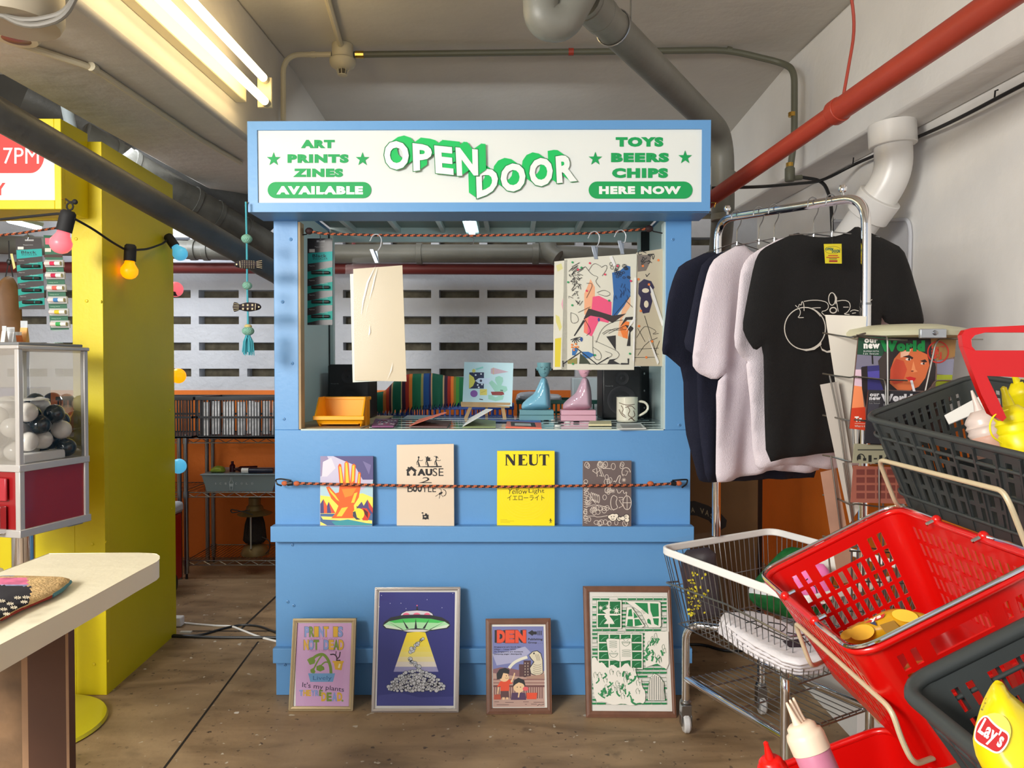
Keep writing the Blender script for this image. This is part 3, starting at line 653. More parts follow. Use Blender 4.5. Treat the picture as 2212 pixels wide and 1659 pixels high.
for x, y in ((210, 310), (262, 300), (230, 405), (270, 400), (240, 428)): A.ell(x, y, 9, 8, (225, 232, 240), 10)
A.star(192, 270, 22, (222, 214, 110), 6, .6); A.poly([(205, 250), (280, 228), (285, 245), (220, 262)], (150, 220, 214))
A.poly([(355, 250), (380, 240), (525, 280), (380, 305), (355, 295)], (206, 178, 190)); A.line([(380, 240), (380, 305)], 5, (226, 196, 130))
A.poly([(335, 385), (365, 360), (420, 410), (395, 360), (400, 330), (435, 318), (470, 335), (472, 370), (455, 410), (505, 420), (515, 455), (480, 480), (400, 480), (375, 440)], (160, 214, 196))
A.poly([(355, 470), (470, 468), (485, 495), (440, 510), (370, 508)], (150, 62, 62)); A.poly([(330, 500), (480, 505), (470, 545), (400, 560), (330, 540)], (160, 214, 196)); A.poly([(370, 508), (430, 510), (400, 522)], (206, 236, 244))
A.ell(194, 488, 35, 33, (140, 90, 170)); A.rect(250, 445, 318, 502, (230, 214, 110)); A.line([(260, 480), (310, 460)], 3, (190, 160, 60)); A.line([(245, 540), (280, 545)], 8, (30, 30, 30)); A.line([(445, 455), (472, 458)], 7, (30, 30, 30))
tag(b_.build('illustrated_print'), 'pale blue print with cartoon rocket and plant figure, propped on the small easel', 'print')
# seated figurines with open bowl heads
def figurine(px, py0, base, body, headc, m1, m2, label):
    Y = 3.14; b0, b1 = base; t = thing('seated_figurine', V(P((b0 + b1) / 2, 900, Y).x, Y, ZCT), label, 'figurine')
    xa = P(b0, 900, Y - .045).x; xb = P(b1, 900, Y - .045).x; zt = P(0, 885, Y).z; zm = ZCT + (zt - ZCT) * .55
    MB().box(xa, xb, Y - .045, Y + .045, ZCT + .001, zm - .001, m1).build('plinth', t, bevel=.002); MB().box(xa + .001, xb - .001, Y - .043, Y + .043, zm, zt, m1).build('plinth_lid', t, bevel=.002)
    pl = Plane((0, Y, 0), (0, -1, 0)); b = MB(); puff(b, pl, body, .085, m2, step=.007, power=.6); b.build('body', t, sub=1, angle=180)
    A_ = MB(); hx, hy, hw = headc; c = pl(hx, hy); q = Y / FPX
    A_.lathe([(.008, 0), (.016, .006), (hw * .42 * q, .022), (hw * .5 * q, .045), (hw * .52 * q, .062), (hw * .46 * q, .062), (hw * .40 * q, .04), (.004, .03)], m1, c, (0, 0, 1), 24, cap=False)
    A_.ball(c + V(-.001, -hw * .48 * q, .036), .005, m1, 10, 6, (1, 1, 1)); A_.ball(c + V(-.001, -hw * .45 * q, .020), .006, m1, 10, 6, (1.2, .6, .5))
    for s in (-1, 1): A_.tube([c + V(s * .006 - .001, -hw * .50 * q, .044), c + V(s * .011 - .001, -hw * .47 * q, .041), c + V(s * .016 - .001, -hw * .42 * q, .044)], .0012, mat('eyelid', (70, 100, 110)), 5)
    for s in (-1, 1): A_.ball(c + V(s * hw * .5 * q, 0, .036), .007, m1, 10, 6, (.5, .7, 1.2))
    A_.build('head', t, angle=60)
TEAL = mat('teal_matt', (112, 160, 168), .5); LBL = mat('light_blue_gloss', (130, 190, 214), .2, coat=.5); PNK = mat('pink_gloss', (214, 172, 188), .2, coat=.6); PNM = mat('pink_matt', (226, 172, 188), .45)
body1 = [(1170, 814), (1181, 816), (1188, 840), (1190, 870), (1189, 884), (1140, 886), (1126, 884), (1127, 872), (1140, 860), (1154, 850), (1162, 832)]
figurine(0, 0, (1122, 1197), body1, (1175, 815, 29), TEAL, LBL, 'light blue seated figurine with a bowl for a head, on a teal plinth')
figurine(0, 0, (1212, 1288), [(x + 89, y) for x, y in body1], (1262, 815, 28), PNM, PNK, 'pink seated figurine partly behind the hanging prints, on a pink plinth')
# mug
class Cyl:
    def __init__(s, c, r): s.c = c; s.r = r
    def __call__(s, px, py, off=0):
        d = ray(px, py); r = s.r + off; ox, oy = EYE.x - s.c.x, EYE.y - s.c.y; a = d.x ** 2 + d.y ** 2; b = 2 * (ox * d.x + oy * d.y); c = ox * ox + oy * oy - r * r
        q = b * b - 4 * a * c; t = (-b - math.sqrt(max(0, q))) / (2 * a); return EYE + d * t
mc = P(1357, 0, 3.02); rm = 23 * 3.0 / FPX; MUG = mat('mug_glaze', (226, 220, 200), .25, coat=.4)
t = thing('coffee_mug', V(mc.x, 3.02, ZCT + .004), 'cream diner mug with brown line lettering on the kiosk counter', 'mug')
zt = P(0, 858, 3.0).z
b_ = MB().lathe([(rm * .9, 0), (rm, .006), (rm, zt - ZCT - .008), (rm * 1.02, zt - ZCT - .004), (rm * .9, zt - ZCT - .006), (rm * .85, .012), (.001, .012)], MUG, V(mc.x, 3.02, ZCT + .004), cap=False)
A = Art(Cyl(V(mc.x, 3.02, 0), rm), b_, .0001).view(980, 740, 4.424); br = (92, 60, 40)
for pts in ([(1580, 575), (1620, 590), (1660, 600), (1730, 590)], [(1600, 600), (1625, 640), (1600, 670), (1640, 700)], [(1660, 610), (1690, 650), (1660, 690), (1700, 720), (1735, 700), (1720, 650)], [(1580, 640), (1610, 700), (1650, 715)], [(1640, 620), (1700, 600), (1735, 640)], [(1690, 720), (1730, 745)], [(1670, 740), (1700, 715), (1720, 745)]): A.line(pts, 6, br, smooth=2)
b_.build('mug_body', t)
hc = P(1386, 884, 3.02); MB().tube([V(mc.x + rm * .97, 3.02, hc.z + .032), V(hc.x + .014, 3.02, hc.z + .032), V(hc.x + .028, 3.02, hc.z + .012), V(hc.x + .024, 3.02, hc.z - .010), V(mc.x + rm * .97, 3.02, hc.z - .030)], .006, MUG, 10).build('handle', t, sub=1, angle=180)
# printed matter on the counter
def flat(name, quad, th, m_, label, group=None, art=None, z=0):
    z += ZCT + .0022; q = [PZ(x, y, z + th) for x, y in quad]; b = MB().hexa([V(p.x, p.y, z) for p in q], q, m_)
    if art: A = Art(Plane((0, 0, z + th), (0, 0, 1)), b); art(A)
    return tag(b.build(name), label, 'zine' if 'zine' in name else name.split('_')[-1], group)
def conf(A):
    random.seed(4)
    for _ in range(40): x = random.uniform(812, 852); y = random.uniform(907, 916); A.rect(x, y, x + 4, y + 1.2, random.choice([(190, 30, 90), (60, 30, 110), (230, 230, 230), (30, 20, 40)]))
flat('zine_stack', [(811, 904), (861, 905), (850, 920), (803, 920)], .006, mat('zine_purple', (110, 40, 90), .4), 'small stack of purple patterned zines on the kiosk counter', art=conf)
def openbook(name, base, ridge, mA, mB, label, gd=None):
    q = [PZ(x, y, ZCT + .003) for x, y in base]; th = .003
    b = MB().hexa([V(p.x, p.y, ZCT + .0022) for p in q], [V(p.x, p.y, ZCT + .007) for p in q], mA)
    r0 = P(*ridge[0], q[0].y + .06); r1 = P(*ridge[1], q[0].y + .10)
    b.slab([q[0] + V(0, 0, .005), q[3] + V(0, 0, .005), r1, r0], .0015, mB)
    return tag(b.build(name), label, 'booklet')
openbook('open_booklet', [(884, 923), (966, 924), (975, 911), (905, 908)], [(965, 891), (960, 890)], mat('dark_page', (92, 58, 54), .5), mat('salmon_cover', (226, 122, 98), .5), 'salmon pink booklet springing open on the kiosk counter')
openbook('open_booklet', [(999, 924), (1071, 924), (1071, 911), (1015, 905)], [(1064, 884), (1050, 883)], mat('green_page', (132, 146, 96), .5), mat('white_cover', (236, 240, 240), .5), 'white booklet springing open in front of the small easel')
def org(A): A.poly([(1103, 911), (1155, 913), (1158, 922), (1104, 920)], (36, 34, 36)); A.poly([(1112, 914), (1146, 915), (1148, 920), (1112, 919)], (200, 200, 196))
flat('orange_zine', [(1095, 910), (1169, 913), (1170, 924), (1092, 922)], .004, mat('zine_orange', (240, 92, 50), .4), 'orange zine with a black picture lying on the kiosk counter', art=org)
flat('blue_card', [(1056, 906), (1168, 907), (1168, 911), (1052, 911)], .002, mat('card_blue', (70, 110, 190), .4), 'long blue and white card behind the orange zine')
flat('paper_block', [(1274, 909), (1320, 909), (1321, 916), (1271, 916)], .007, mat('cream_paper', (226, 214, 170), .6), 'cream paper block left of the printed mug')
def fly(A):
    for k in range(3): A.rect(1340 + k * 2, 917 + k * 2.6, 1384 + k * 2, 918.4 + k * 2.6, (50, 50, 54))
flat('event_flyer', [(1332, 914), (1384, 914), (1396, 925), (1334, 926)], .003, mat('paper_white', (232, 232, 228), .6), 'white flyers with black print in front of the mug', art=fly)
for k, (x, y) in enumerate(((1180, 909), (1193, 907), (1212, 913), (1226, 912), (1245, 911), (1205, 920))):
    p = PZ(x, y, ZCT + .005); o = tag(MB().lathe([(.012, 0), (.013, .003), (.009, .006)], (BLACK, WHITEP)[k % 2], V(p.x, p.y, ZCT + .0022), seg=14).build('badge'), 'small round badge lying on the counter before the figurines', 'badge', 'round badges on the kiosk counter')
flat('clear_card', [(880, 897), (940, 897), (935, 905), (868, 905)], .001, mat('card_pale', (176, 204, 212), .2), 'pale clear card near the purple zines on the counter')
# elastic cords
CORD = mat('cord_orange', (190, 98, 58), .8); CORDK = mat('cord_black', (50, 26, 26), .7)
def cord(pts, r, label, name='elastic_cord', hooks=True, step=.006, parent=None):
    t = parent or thing(name, pts[0], label, 'cord'); L = []; pts = [Vector(p) for p in pts]
    for a, b in zip(pts, pts[1:]): n = max(1, int((b - a).length / step)); L += [a.lerp(b, k / n) for k in range(n)]
    L.append(pts[-1]); b_ = MB().tube(L, r, CORD, 8); nf = len(b_.f)
    for i in range(len(L) - 1):
        for k in range(8):
            if (k + i * 2) % 8 < 4: b_.m[i * 8 + k] = b_.mi(CORDK)
    b_.build('braided_cord', t); return t
yc = 2.622; t = cord([P(640, 1044, yc), P(760, 1047, yc), P(920, 1050, yc), P(1100, 1051.5, yc), P(1250, 1049.5, yc), P(1400, 1048, yc), P(1462, 1044, yc)], .0048, 'orange and black elastic cord stretched across the books on the ledge')
for s, hx, kx_ in ((1, 595, 641), (-1, 1486, 1404)):
    hk = MB().tube(fillet([P(hx + s * 13, 1049 + (0 if s > 0 else 4), yc), P(hx + s * 3, 1046, yc + .01), P(hx, 1036, yc + .012), P(hx + s * 12, 1034 if s > 0 else 1036, yc), P(hx + s * 34, 1038, yc)], .02), .0030, BLACK, 6).build('hook', t)
    MB().tube([P(hx + s * 26, 1045, yc), P(hx + s * 37, 1044, yc)], .0085, BLACK, 8).build('whipping', t)
    for q in ((hx + s * 20, 1044), (641 if s > 0 else 1405, 1044.5)): MB().ball(P(q[0], q[1], yc), .010, CORD, 10, 6, (1.2, .8, .9)).build('knot', t)
yw = 2.712; tw = cord([P(664, 499, yw), P(700, 505, yw), P(815, 508, yw), P(1000, 509, yw), P(1200, 506, yw), P(1300, 503, yw), P(1400, 494, yw)], .0045, 'orange and black elastic cord strung across the top of the kiosk window')
for a, b, c in (((650, 508), (662, 506), (668, 499)), ((1432, 504), (1412, 500), (1402, 494))):
    MB().tube([P(*a, 2.70), P(*b, yw), P(*c, yw)], .0025, BLACK, 6).build('hook', tw); MB().ball(P(*c, yw), .014, CORDK, 10, 6, (1.1, .9, .9)).build('knot', tw)
def hook_clip(px, ytop, yb, Y, lean, label, cx_=0):
    t = thing('clip_hanger', P(px, ytop, Y), label, 'clip hanger')
    MB().tube(fillet([P(px - 13 + lean, ytop + 16, Y), P(px - 7 + lean, ytop + 3, Y), P(px + 4, ytop, Y), P(px + 13, ytop + 10, Y), P(px + 10, ytop + 28, Y), P(px + 4, yb - 26, Y)], .02), .0021, mat('hook_wire', (205, 208, 212), .3, .3), 6).build('hook', t)
    a = P(px - 2 + cx_, yb - 30, Y - .008); b = P(px + 5 + cx_ * .4, yb, Y - .006); w_ = V(.007, 0, 0)
    MB().slab([a - w_, a + w_, b + w_, b - w_], .003, mat('clip_metal', (170, 176, 184), .3, .7)).build('clip_jaw', t, bevel=.001)
    a2 = a + V(.012, .012, -.004); b2 = b + V(0, .012, 0); MB().slab([a2 - w_, a2 + w_, b2 + w_, b2 - w_], .003, mat('clip_metal', (170, 176, 184), .3, .7)).build('clip_jaw', t, bevel=.001)
    return t
Ys = 2.700
hook_clip(812, 505, 568, Ys, 0, 'wire clip hanger holding the blank board in its sleeve', -8)
hook_clip(1283, 499, 560, Ys - .004, 0, 'wire clip hanger holding the front print, nearer the middle of the window')
hook_clip(1340, 496, 549, Ys - .004, 0, 'wire clip hanger at the right upper corner of the front print')
MB().tube([P(1017, 512, yw), P(1024, 515, yw), P(1022, 527, yw), P(1016, 528, yw)], .0018, STEEL, 6).build('spare_hook', tw)
# blank boards in a clear sleeve
pl = Plane((0, Ys, 0), (0, -1, 0)); CARD = mat('blank_card', (212, 196, 166), .45)
t = thing('sleeved_board', pl(820, 560), 'tall blank cream board in a clear sleeve hanging in the window', 'board')
MB().slab([pl(763, 581), pl(869, 573), pl(878, 824), pl(766, 822)], .003, CARD).build('board', t)
part(MB().slab([pl(756, 592, -.006), pl(840, 585, -.006), pl(850, 822, -.006), pl(762, 826, -.006)], .002, mat('blank_card_pale', (214, 220, 208), .4)).build('back_board', t), 'paler board behind')
b_ = MB()
FL = sheer('sleeve_film', .7, .14)
b_.add([pl(761, 558, .003), pl(864, 547, .003), pl(868, 573, .003), pl(879, 826, .003), pl(764, 824, .003)], [(0, 1, 2, 3, 4)], FL)
b_.add([pl(746, 572, .001), pl(763, 570, .001), pl(763, 592, .001), pl(746, 592, .001)], [(0, 1, 2, 3)], FL).build('clear_sleeve', t, smooth=False)
SHINE = mat('crease_glint', (250, 250, 250), .1, alpha=.75, coat=1)  # white streaks: the shine along film folds, painted on
A = Art(pl, None, .0006, 8); A.poly([(812, 572), (796, 610), (786, 650), (780, 682), (783, 650), (792, 610)], SHINE); A.poly([(816, 574), (806, 620), (794, 660), (785, 694), (797, 650), (808, 600)], SHINE); A.poly([(798, 702), (800, 718), (796, 726)], SHINE); A.poly([(848, 782), (842, 805), (835, 822), (846, 800)], SHINE); A.mb.build('painted_glint', t)
# hanging prints
INK = (40, 36, 34)
def sheet(quad, off, m_, label, art=None, film=None):
    t = thing('sleeved_print', pl(*quad[0], off), label, 'print'); b = MB().slab([pl(x, y, off) for x, y in quad], .0015, m_)
    if art: A = Art(lambda x, y, o=0: pl(x, y, off + o), b, .00008); art(A)
    b.build('printed_sheet', t)
    mx = sum(p[0] for p in quad) / 4; my = sum(p[1] for p in quad) / 4
    fb = MB().add([pl(mx + (x - mx) * 1.01, my + (y - my) * 1.005, off + .006) for x, y in quad], [(0, 1, 2, 3)], FL)
    A = Art(lambda x, y, o=0: pl(x, y, off + .0064 + o), fb, .0001)
    for s_ in (film or []): A.poly(s_, SHINE)  # painted glints on the sleeve
    fb.build('clear_sleeve', t, smooth=False)
def left_art(A):
    A.view(1000, 440, 4.424)
    A.poly([(880, 1290), (940, 1280), (930, 1560), (878, 1560)], (226, 206, 50)); A.poly([(885, 1060), (920, 1080), (945, 1180), (925, 1220), (890, 1130)], (222, 214, 130)); A.poly([(890, 590), (940, 570), (955, 620), (905, 650)], (224, 218, 150)); A.poly([(940, 960), (955, 900), (955, 1020)], (232, 170, 190))
sheet([(1197.5, 565), (1225, 562), (1225, 798), (1194.5, 799)], .002, mat('print_paper', (226, 222, 206), .45), 'narrow strip of a yellow stained print behind the front print', left_art)
def right_art(A):
    A.view(1000, 440, 4.424); random.seed(9)
    A.poly([(1668, 490), (1800, 490), (1790, 560), (1750, 640), (1670, 650)], (120, 108, 100))
    for _ in range(9):
        x, y = random.uniform(1690, 1800), random.uniform(480, 690); A.line([(x, y), (x + random.uniform(-50, 60), y + random.uniform(-30, 40)), (x + random.uniform(-30, 70), y + random.uniform(-50, 50)), (x + 40, y - 10)], 7, INK, smooth=2)
    A.poly([(1680, 760), (1730, 720), (1800, 740), (1830, 800), (1790, 860), (1810, 930), (1780, 1040), (1720, 1050), (1690, 980), (1700, 900), (1675, 860)], (48, 40, 72)); A.ell(1745, 830, 34, 22, (226, 214, 190)); A.ell(1752, 960, 22, 34, (226, 214, 190))
    A.line([(1735, 1070), (1855, 1460)], 5, INK); A.line([(1660, 1280), (1720, 1180), (1760, 1170), (1860, 1220), (1800, 1250), (1870, 1240)], 4, INK, smooth=1); A.line([(1670, 1450), (1750, 1330), (1860, 1280)], 4, INK, smooth=1); A.line([(1650, 1390), (1870, 1380)], 4, INK); A.line([(1880, 1310), (1830, 1430), (1870, 1440)], 4, INK, smooth=1); A.line([(1640, 1470), (1850, 1468)], 4, INK); A.line([(1670, 1190), (1740, 1320)], 4, INK)
    for x, y in ((1868, 540), (1720, 595), (1678, 722), (1778, 772), (1700, 1024), (1682, 1170), (1808, 1316), (1752, 1468)): A.ell(x, y, 12, 12, (240, 130, 60), 10)
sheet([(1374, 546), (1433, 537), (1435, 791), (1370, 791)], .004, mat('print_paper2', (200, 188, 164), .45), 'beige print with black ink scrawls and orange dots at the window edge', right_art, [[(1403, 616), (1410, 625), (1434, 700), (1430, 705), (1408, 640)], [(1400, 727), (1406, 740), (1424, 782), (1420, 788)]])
def main_art(A):
    A.view(1000, 440, 4.424); random.seed(3)
    A.poly([(1160, 860), (1220, 720), (1262, 800), (1260, 920), (1215, 1060), (1160, 1060)], (244, 176, 134)); A.poly([(1545, 920), (1600, 900), (1600, 980), (1520, 1100), (1590, 1300), (1480, 1260), (1500, 1100)], (244, 184, 140))
    A.poly([(1240, 890), (1300, 880), (1420, 940), (1420, 1060), (1390, 1140), (1300, 1120), (1230, 1270), (1180, 1240), (1160, 1120), (1230, 1000)], (240, 84, 128)); A.poly([(1160, 1080), (1200, 1070), (1190, 1250), (1155, 1230)], (246, 130, 110))
    A.poly([(1425, 660), (1500, 640), (1560, 590), (1600, 600), (1600, 880), (1540, 980), (1470, 1070), (1425, 1070), (1440, 860)], (38, 100, 168))
    A.poly([(1200, 1000), (1430, 1070), (1560, 1050), (1430, 1140), (1330, 1090), (1220, 1070), (1150, 1110), (1180, 1040)], (54, 40, 38)); A.poly([(1150, 1110), (1170, 1120), (1070, 1265), (1058, 1262)], INK)
    for k in range(7): a = -1.2 + k * .5; A.line([(1075, 1285), (1075 + 50 * math.sin(a), 1285 + 48 * math.cos(a))], 8, INK)
    A.poly([(1540, 1120), (1590, 1130), (1570, 1290), (1530, 1280), (1500, 1200)], (244, 130, 50)); A.poly([(1555, 1085), (1625, 1080), (1620, 1110), (1570, 1110), (1500, 1180), (1540, 1110)], INK); A.poly([(1550, 1160), (1600, 1165), (1635, 1190), (1600, 1230), (1600, 1360), (1565, 1360), (1590, 1220)], INK); A.poly([(1370, 1270), (1460, 1258), (1460, 1400)], INK)
    A.poly([(1045, 1390), (1075, 1378), (1098, 1400), (1070, 1450), (1042, 1448)], (40, 110, 180)); A.poly([(1135, 1415), (1200, 1415), (1262, 1445), (1200, 1480), (1150, 1470)], (40, 110, 180)); A.ell(1132, 1296, 13, 22, (40, 80, 150)); A.ell(1298, 1108, 10, 18, (60, 70, 150))
    A.line([(960, 1530), (1130, 1415), (1280, 1535), (1390, 1470)], 11, INK); A.line([(1085, 1380), (1200, 1470)], 9, INK); A.line([(955, 1500), (958, 1560)], 10, INK); A.poly([(1120, 1430), (1170, 1470), (1220, 1530), (1110, 1530)], (60, 66, 46)); A.poly([(1000, 1500), (1090, 1470), (1090, 1530), (1000, 1530)], (150, 140, 70))
    A.poly([(1380, 1530), (1400, 1490), (1470, 1480), (1440, 1500), (1500, 1530)], INK); A.line([(1510, 1530), (1580, 1530), (1580, 1480)], 16, INK); A.line([(1200, 1532), (1510, 1532)], 4, INK)
    for pts in ([(1170, 600), (1230, 680), (1300, 700), (1260, 740), (1310, 800)], [(1320, 610), (1370, 580), (1380, 620), (1330, 690)], [(1200, 640), (1250, 560), (1320, 600)], [(1180, 760), (1250, 760), (1180, 900)], [(1280, 850), (1350, 820), (1420, 860), (1370, 890), (1290, 860)], [(1030, 1040), (1090, 1060), (1110, 1130), (1030, 1150), (1030, 1040)], [(1160, 1100), (1230, 1220), (1180, 1260)], [(1270, 1330), (1330, 1180), (1450, 1120), (1530, 1110)], [(1240, 1260), (1240, 1480), (1320, 1500), (1320, 1420), (1240, 1370)], [(1260, 1310), (1350, 1350), (1500, 1420), (1480, 1480), (1400, 1500)], [(1390, 1240), (1470, 1200), (1560, 1160)], [(1550, 920), (1620, 990)], [(1440, 1070), (1600, 880)], [(1100, 1040), (1215, 985)], [(1330, 1240), (1390, 1200), (1460, 1210), (1560, 1200)], [(1340, 1250), (1440, 1190), (1530, 1190)], [(1360, 1410), (1440, 1440), (1380, 1480)]): A.line(pts, 3.6, INK, smooth=2)
    for _ in range(34):
        x, y = random.uniform(1010, 1120), random.uniform(660, 950); A.line([(x, y), (x + random.uniform(-16, 34), y + random.uniform(-34, 30)), (x + random.uniform(-6, 40), y + random.uniform(-30, 30))], 5, INK, up=False)
    for _ in range(8): x, y = random.uniform(1010, 1100), random.uniform(560, 650); A.line([(x, y + 20), (x + random.uniform(30, 80), y - 20)], 5, INK, up=False)
    for _ in range(16): x, y = random.uniform(1450, 1590), random.uniform(620, 720); A.ring(x, y, 12, 10, 4, INK, 10, False)
    for _ in range(7): x, y = random.uniform(1400, 1590), random.uniform(560, 650); A.ring(x, y, 14, 16, 4, INK, 10, False)
    for _ in range(12): x, y = random.uniform(1440, 1580), random.uniform(760, 900); A.line([(x, y), (x + random.uniform(-20, 30), y + 40)], 4, (20, 50, 100), up=False)
    for x, y, c in ((1046, 560, 0), (1132, 610, 0), (1005, 750, 0), (1044, 970, 0), (1396, 926, 0), (1260, 1447, 0), (1595, 1433, 0), (1050, 1530, 0), (1212, 568, 1), (1100, 630, 1), (1358, 676, 1), (1478, 594, 1), (1605, 738, 1), (1182, 832, 1), (1042, 1348, 2), (1078, 1340, 2), (1042, 1372, 2), (1070, 1370, 2), (1095, 1368, 2), (1060, 1398, 2)): A.ell(x, y, 10, 10, ((30, 160, 90), (232, 50, 90), (244, 140, 60))[c], 10)
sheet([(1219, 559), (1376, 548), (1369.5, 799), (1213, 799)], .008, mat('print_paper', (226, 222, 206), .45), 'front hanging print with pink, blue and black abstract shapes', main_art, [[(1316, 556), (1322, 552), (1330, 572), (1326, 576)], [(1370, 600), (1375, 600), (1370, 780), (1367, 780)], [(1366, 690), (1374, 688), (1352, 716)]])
# black inhaler card on its hook
def inhaler_card(plx, x0, y0, x1, y1, label, skew=0, shift=0):
    sx = (x1 - x0) / 54; sy = (y1 - y0) / 187; t = thing('inhaler_card', plx((x0 + x1) / 2, y0), label, 'retail card')
    f = lambda x, y: (x0 + shift * (y / 187) + x * sx, y0 + y * sy + skew * x)
    b = MB().slab([plx(*f(0, 0)), plx(*f(54, 0)), plx(*f(54, 187)), plx(*f(0, 187))], .001, mat('card_black', (50, 44, 44), .35)); A = Art(plx, b)
    te = (0, 148, 136); A.poly([f(1, 32), f(54, 28), f(54, 48), f(1, 55)], (24, 160, 156)); A.text('Black', *f(11, 34), *f(42, 41), (10, 40, 50), .02); A.text('INHALER', *f(12, 42), *f(44, 46), (10, 60, 70))
    A.rect(*f(4, 23), *f(16, 30), (220, 216, 210)); A.rect(*f(20, 4), *f(38, 8), (170, 170, 170)); A.text('Peppermint', *f(16, 17), *f(36, 20), (200, 200, 200))
    for k in range(4):
        yy = 64 + k * 31.5; A.poly([f(0, yy + 8), f(54, yy - 2), f(54, yy + 17), f(26, yy + 18), f(0, yy + 24)], te); A.text('Peppermint', *f(4, yy - 6), *f(16, yy - 3), (190, 190, 190)); A.text('refreshment', *f(26, yy + 1), *f(44, yy + 3), (190, 230, 225))
    b.build('backing_card', t)
    for k in range(4):
        yy = 64 + k * 31.5; c0 = plx(*f(9, yy + 10), .007); c1 = plx(*f(33, yy + 10), .007); c2 = plx(*f(36, yy + 10), .007); c3 = plx(*f(47, yy + 10), .007)
        o = MB().tube([c0, c1], .0062, BLACK, 12).tube([c2, c3], .0058, BLACK, 12).tube([c1, c2], .005, mat('teal_band', (0, 120, 112)), 12).build('inhaler', t)
    return t
plb = Plane((0, 2.80, 0), (0, -1, 0)); o = inhaler_card(plb, 664, 515, 718, 702, 'hanging card of black inhalers just inside the left of the blue kiosk window')
MB().tube([P(690, 500, 2.74), P(692, 512, 2.77), P(691, 521, 2.80)], .0016, STEEL, 5).build('wire_hook', o)
# ------------------------------------------------------------------ books on the ledge
def book(quad, th, m_, label, art, side=(222, 214, 198), name='book', view=(580, 930, 4.424)):
    zb = zs1 + .0005; bl = PZ(quad[3][0], quad[3][1], zb); br = PZ(quad[2][0], quad[2][1], zb); pl = plane3(bl, br, P(quad[0][0], quad[0][1], 2.651))
    t = thing(name, (bl + br) / 2, label, 'book'); n = -pl.n
    q = [pl(*quad[0]), pl(*quad[1]), br, bl]
    MB().slab([x + n * .001 for x in q], th - .002, C(*side)).build('pages', t)
    b = MB().slab(q, .001, m_); A = Art(pl, b); A.view(*view); art(A); b.build('cover', t); return t
def hand_art(A):
    A.poly([(500, 245), (1000, 245), (1000, 480), (850, 560), (500, 520)], (196, 190, 214)); A.poly([(620, 245), (1000, 245), (1000, 470), (900, 470), (820, 330), (700, 280)], (88, 82, 132))
    A.poly([(495, 245), (560, 245), (600, 330), (540, 420), (495, 440)], (150, 140, 176)); A.poly([(520, 300), (600, 260), (640, 360), (560, 440), (510, 440)], (222, 216, 228)); A.poly([(900, 290), (980, 330), (960, 420)], (120, 112, 160))
    A.poly([(495, 520), (700, 560), (900, 570), (998, 480), (998, 640), (498, 650)], (176, 208, 220)); A.poly([(495, 620), (660, 640), (900, 600), (998, 640), (996, 800), (495, 800)], (248, 228, 90))
    A.poly([(495, 700), (525, 655), (560, 720), (575, 680), (640, 790), (495, 792)], (70, 66, 120)); A.poly([(525, 655), (560, 720), (560, 790), (530, 790)], (220, 90, 50)); A.poly([(575, 680), (640, 790), (600, 790)], (214, 80, 50))
    A.poly([(840, 740), (890, 680), (910, 720), (945, 660), (996, 740), (996, 800), (860, 800)], (78, 70, 124)); A.poly([(945, 660), (996, 740), (996, 790), (960, 740)], (200, 60, 50))
    A.poly([(495, 795), (996, 795), (994, 908), (493, 908)], (72, 104, 150)); A.poly([(500, 820), (760, 830), (990, 860), (990, 890), (700, 860), (520, 850)], (240, 226, 110)); A.poly([(600, 870), (760, 850), (990, 895), (990, 906), (640, 906)], (60, 150, 160)); A.poly([(495, 870), (560, 906), (495, 906)], (240, 226, 110))
    OR = (236, 100, 30); YL = (252, 206, 60)
    A.poly([(550, 540), (580, 532), (640, 600), (672, 590), (680, 520), (664, 340), (676, 316), (694, 324), (722, 500), (726, 310), (745, 290), (766, 312), (780, 500), (796, 330), (815, 316), (834, 332), (826, 500), (846, 500), (856, 405), (868, 392), (882, 408), (880, 540), (862, 640), (815, 715), (820, 760), (850, 800), (870, 838), (600, 838), (640, 790), (668, 720), (600, 650)], OR)
    A.poly([(676, 340), (692, 350), (712, 500), (690, 520)], YL); A.poly([(734, 310), (752, 306), (770, 500), (738, 500)], YL); A.poly([(802, 335), (822, 330), (816, 480), (794, 500)], YL); A.poly([(862, 410), (874, 415), (868, 520), (852, 530)], YL); A.poly([(570, 545), (640, 620), (680, 680), (650, 660), (590, 590)], YL); A.poly([(700, 560), (840, 550), (800, 620), (730, 640)], (244, 140, 40)); A.poly([(820, 600), (850, 590), (820, 690), (790, 690)], YL); A.poly([(700, 740), (760, 730), (700, 820), (650, 820)], YL)
    A.poly([(890, 740), (940, 745), (975, 800), (950, 860), (900, 858)], (214, 60, 36)); A.poly([(905, 745), (950, 780), (950, 840), (920, 800)], (90, 30, 30)); A.ell(860, 798, 56, 56, (232, 222, 60)); A.poly([(806, 780), (830, 770), (845, 830), (880, 850), (840, 852), (806, 820)], (62, 62, 84)); A.line([(842, 722), (850, 740)], 6, (120, 50, 30))
book([(692, 986), (806, 985.5), (804.5, 1136), (691, 1136)], .012, C(196, 190, 214, .3), 'art book with an orange upright hand painted on the cover', hand_art, (60, 50, 80))
BK = (26, 22, 22)
